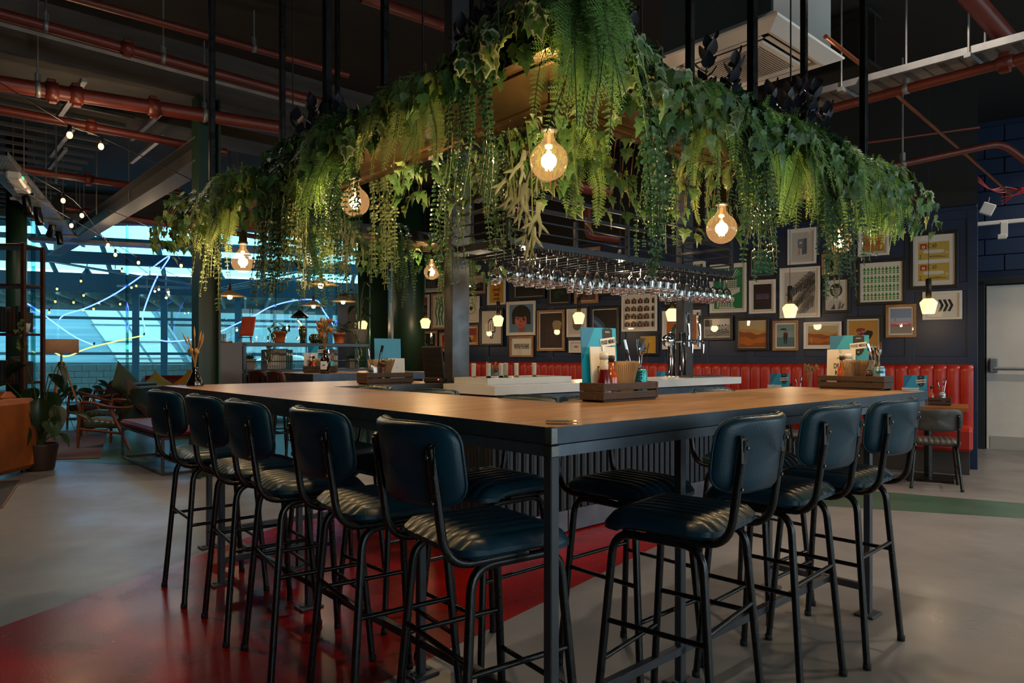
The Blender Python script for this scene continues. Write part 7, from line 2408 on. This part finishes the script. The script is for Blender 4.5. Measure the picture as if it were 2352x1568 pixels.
# pendants over the second table
def disc_pendant(label, p, dia, dome=False):
    t = thing('disc_pendant', label, 'lamp', p)
    r_ = dia / 2
    q = MB()
    if dome: q.lathe([(.02, .12), (.04, .10), (r_ * .8, .04), (r_, .0), (r_ * .98, -.005), (r_ * .78, .03), (.0, .07)], 26)
    else: q.lathe([(.02, .085), (.05, .07), (r_ * .55, .035), (r_, .0), (r_ * .99, -.006), (r_ * .5, .025), (.0, .05)], 26)
    q.build('shade', mat('dark enamel', '#14171c', rough=.25) if dome else mat('cream disc', '#c2a26e', rough=.4), t)
    q = MB(); q.lathe([(0, .17), (.01, .165), (.022, .13), (.025, .08), (0, .08)], 14); q.build('cap', mat('aged brass', '#4d3a22', rough=.4, metal=.7), t)
    q = MB(); q.lathe([(0, .04), (.02, .035), (.034, -.005), (.028, -.035), (0, -.046)], 14); q.build('bulb', emis('small warm bulb', (1, .72, .4), 14), t) if not dome else None
    q = MB(); q.tube([(0, 0, .165), (0, 0, CEIL - p.z)], .004, 5); q.build('cord', M_black, t)
    if not dome: lamp('disc lamp', p + Vector((0, 0, -.09)), PENDANT_W, WARM, .035)
disc_pendant('flat brass disc pendant with a bare bulb right of the green column', at(528, 680, 9.6), .42)
disc_pendant('flat brass disc pendant under the vines, above the dried flowers', at(737, 654, 8.4), .42)
disc_pendant('flat brass disc pendant left of the menu board', at(788, 692, 11.0), .42)
disc_pendant('flat brass disc pendant just above the brown bottle flowers', at(720, 702, 11.7), .42)
disc_pendant('dark enamel dome pendant hanging before the glass', at(688, 729, 11.2), .29, True)

# ------------------------------------------------------------------ string lights and neon
def string(label, pts, bulbs, r_=.022, wire=.005, strength=7, w=STRING_W):
    P0 = pts[0]
    t = thing('string_lights', label, 'string lights', P0)
    q = MB(); q.tube([p - P0 for p in catmull(pts, 6)], wire, 5); q.build('wire', M_black, t)
    for p in bulbs:
        d = p - P0
        q = MB(); q.lathe([(0, -.045), (.016, -.038), (.024, -.02), (.022, 0), (.012, .015), (0, .017)], 12, c=tuple(d)); q.build('bulb', emis('string bulb %d' % strength, (1, .44, .11), strength), t)
        q = MB(); q.lathe([(0, .075), (.016, .07), (.018, .02), (.013, .012), (0, .012)], 10, c=tuple(d)); q.build('socket', M_black, t)
        if w: lamp('string lamp', p + Vector((0, 0, -.08)), w, WARM, .03)
def sb(px, py, Y): return at(px, py, Y) + Vector((0, 0, .02))
up = Vector((0, 0, .075))
L1 = [sb(160, 312, 6.1), sb(232, 338, 6.5)]
string('string of warm bulbs nearest the camera, crossing below the red pipes', [at(-40, 165, 5.3), L1[0] + up, L1[1] + up, at(455, 420, 7.4)], L1, w=9)
L2 = [sb(164, 519, 9.5), sb(248, 564, 10.8), sb(318, 604, 11.8)]
string('string of three warm bulbs along the far left cable tray', [at(15, 415, 7.6)] + [p + up for p in L2] + [at(450, 655, 13.2)], L2)
L3 = [sb(145, 462, 8.2), sb(188, 496, 9.0), sb(265, 586, 10.6)]
string('string of three warm bulbs just left of the lounge middle', [at(50, 390, 7.3)] + [p + up for p in L3] + [at(430, 690, 13.0)], L3)
L4 = [sb(346, 538, 10.0), sb(389, 570, 10.8), sb(416, 611, 11.6)]
string('string of three warm bulbs close to the green column', [at(245, 480, 9.0)] + [p + up for p in L4] + [at(470, 660, 12.6)], L4)
far = [(95, 703), (113, 716), (127, 691), (131, 662), (169, 693), (186, 644), (191, 710), (215, 708)]
far2 = [(192, 677), (227, 694), (276, 697), (280, 621), (302, 659), (313, 655)]
string('string of tiny warm bulbs beyond the glass at left', [at(px, py - 6, 15.6 + .01 * i) for i, (px, py) in enumerate(far)], [at(px, py, 15.6 + .01 * i) for i, (px, py) in enumerate(far)], w=0, strength=4)
string('string of tiny warm bulbs beyond the glass near the glass fin', [at(px, py - 6, 16.4 + .01 * i) for i, (px, py) in enumerate(far2)], [at(px, py, 16.4 + .01 * i) for i, (px, py) in enumerate(far2)], w=0, strength=4)
def neon(label, pts, col, s, r_=.014):
    P0 = pts[0]
    t = thing('neon_tube', label, 'neon light', P0)
    q = MB(); q.tube([p - P0 for p in catmull(pts, 8)], r_, 8); q.build('tube', emis('neon ' + col, col, s), t)
    q = MB()
    for p in (pts[0], pts[-1]): q.tube([p - P0, p - P0 + Vector((0, .03, .05))], r_ * 1.2, 8)
    q.build('electrode', M_black, t)
    q = MB()
    hi = max(pts, key=lambda p: p.z)
    q.tube([hi - P0, Vector((hi.x - P0.x, hi.y - P0.y, hi.z - P0.z + .9))], .003, 4); q.build('wire', M_black, t)
neon('blue violet neon line sweeping up to a point then looping down', [at(x, y, 14.9 + .002 * (x - 135)) for x, y in ((135, 735), (150, 722), (200, 706), (260, 677), (320, 637), (388, 588), (365, 628), (345, 672), (329, 720), (331, 746), (346, 771), (378, 783), (420, 782), (462, 776))], '#5a5cff', 11)
neon('blue violet neon line at far left falling to the right', [at(x, y, 14.6) for x, y in ((41, 692), (62, 697), (90, 715), (130, 745), (175, 775), (215, 792))], '#5a5cff', 11)
neon('blue violet neon line right of the green column, rising over the shelf', [at(x, y, 16.0) for x, y in ((500, 764), (540, 745), (585, 724), (620, 705), (660, 693), (695, 688), (728, 690), (742, 712), (765, 745))], '#5a5cff', 11)
neon('yellow neon line drooping behind the tripod lamp', [at(x, y, 15.3) for x, y in ((110, 800), (150, 818), (200, 800), (260, 785), (330, 770))], '#ffd060', 3, .014)
neon('yellow neon curl behind the ceramic cacti', [at(x, y, 16.0) for x, y in ((684, 735), (694, 750), (692, 768), (682, 780))], '#ffe08a', 3, .016)
# one spare light for the lounge: the floor lamp is off, the added fill spots do the rest
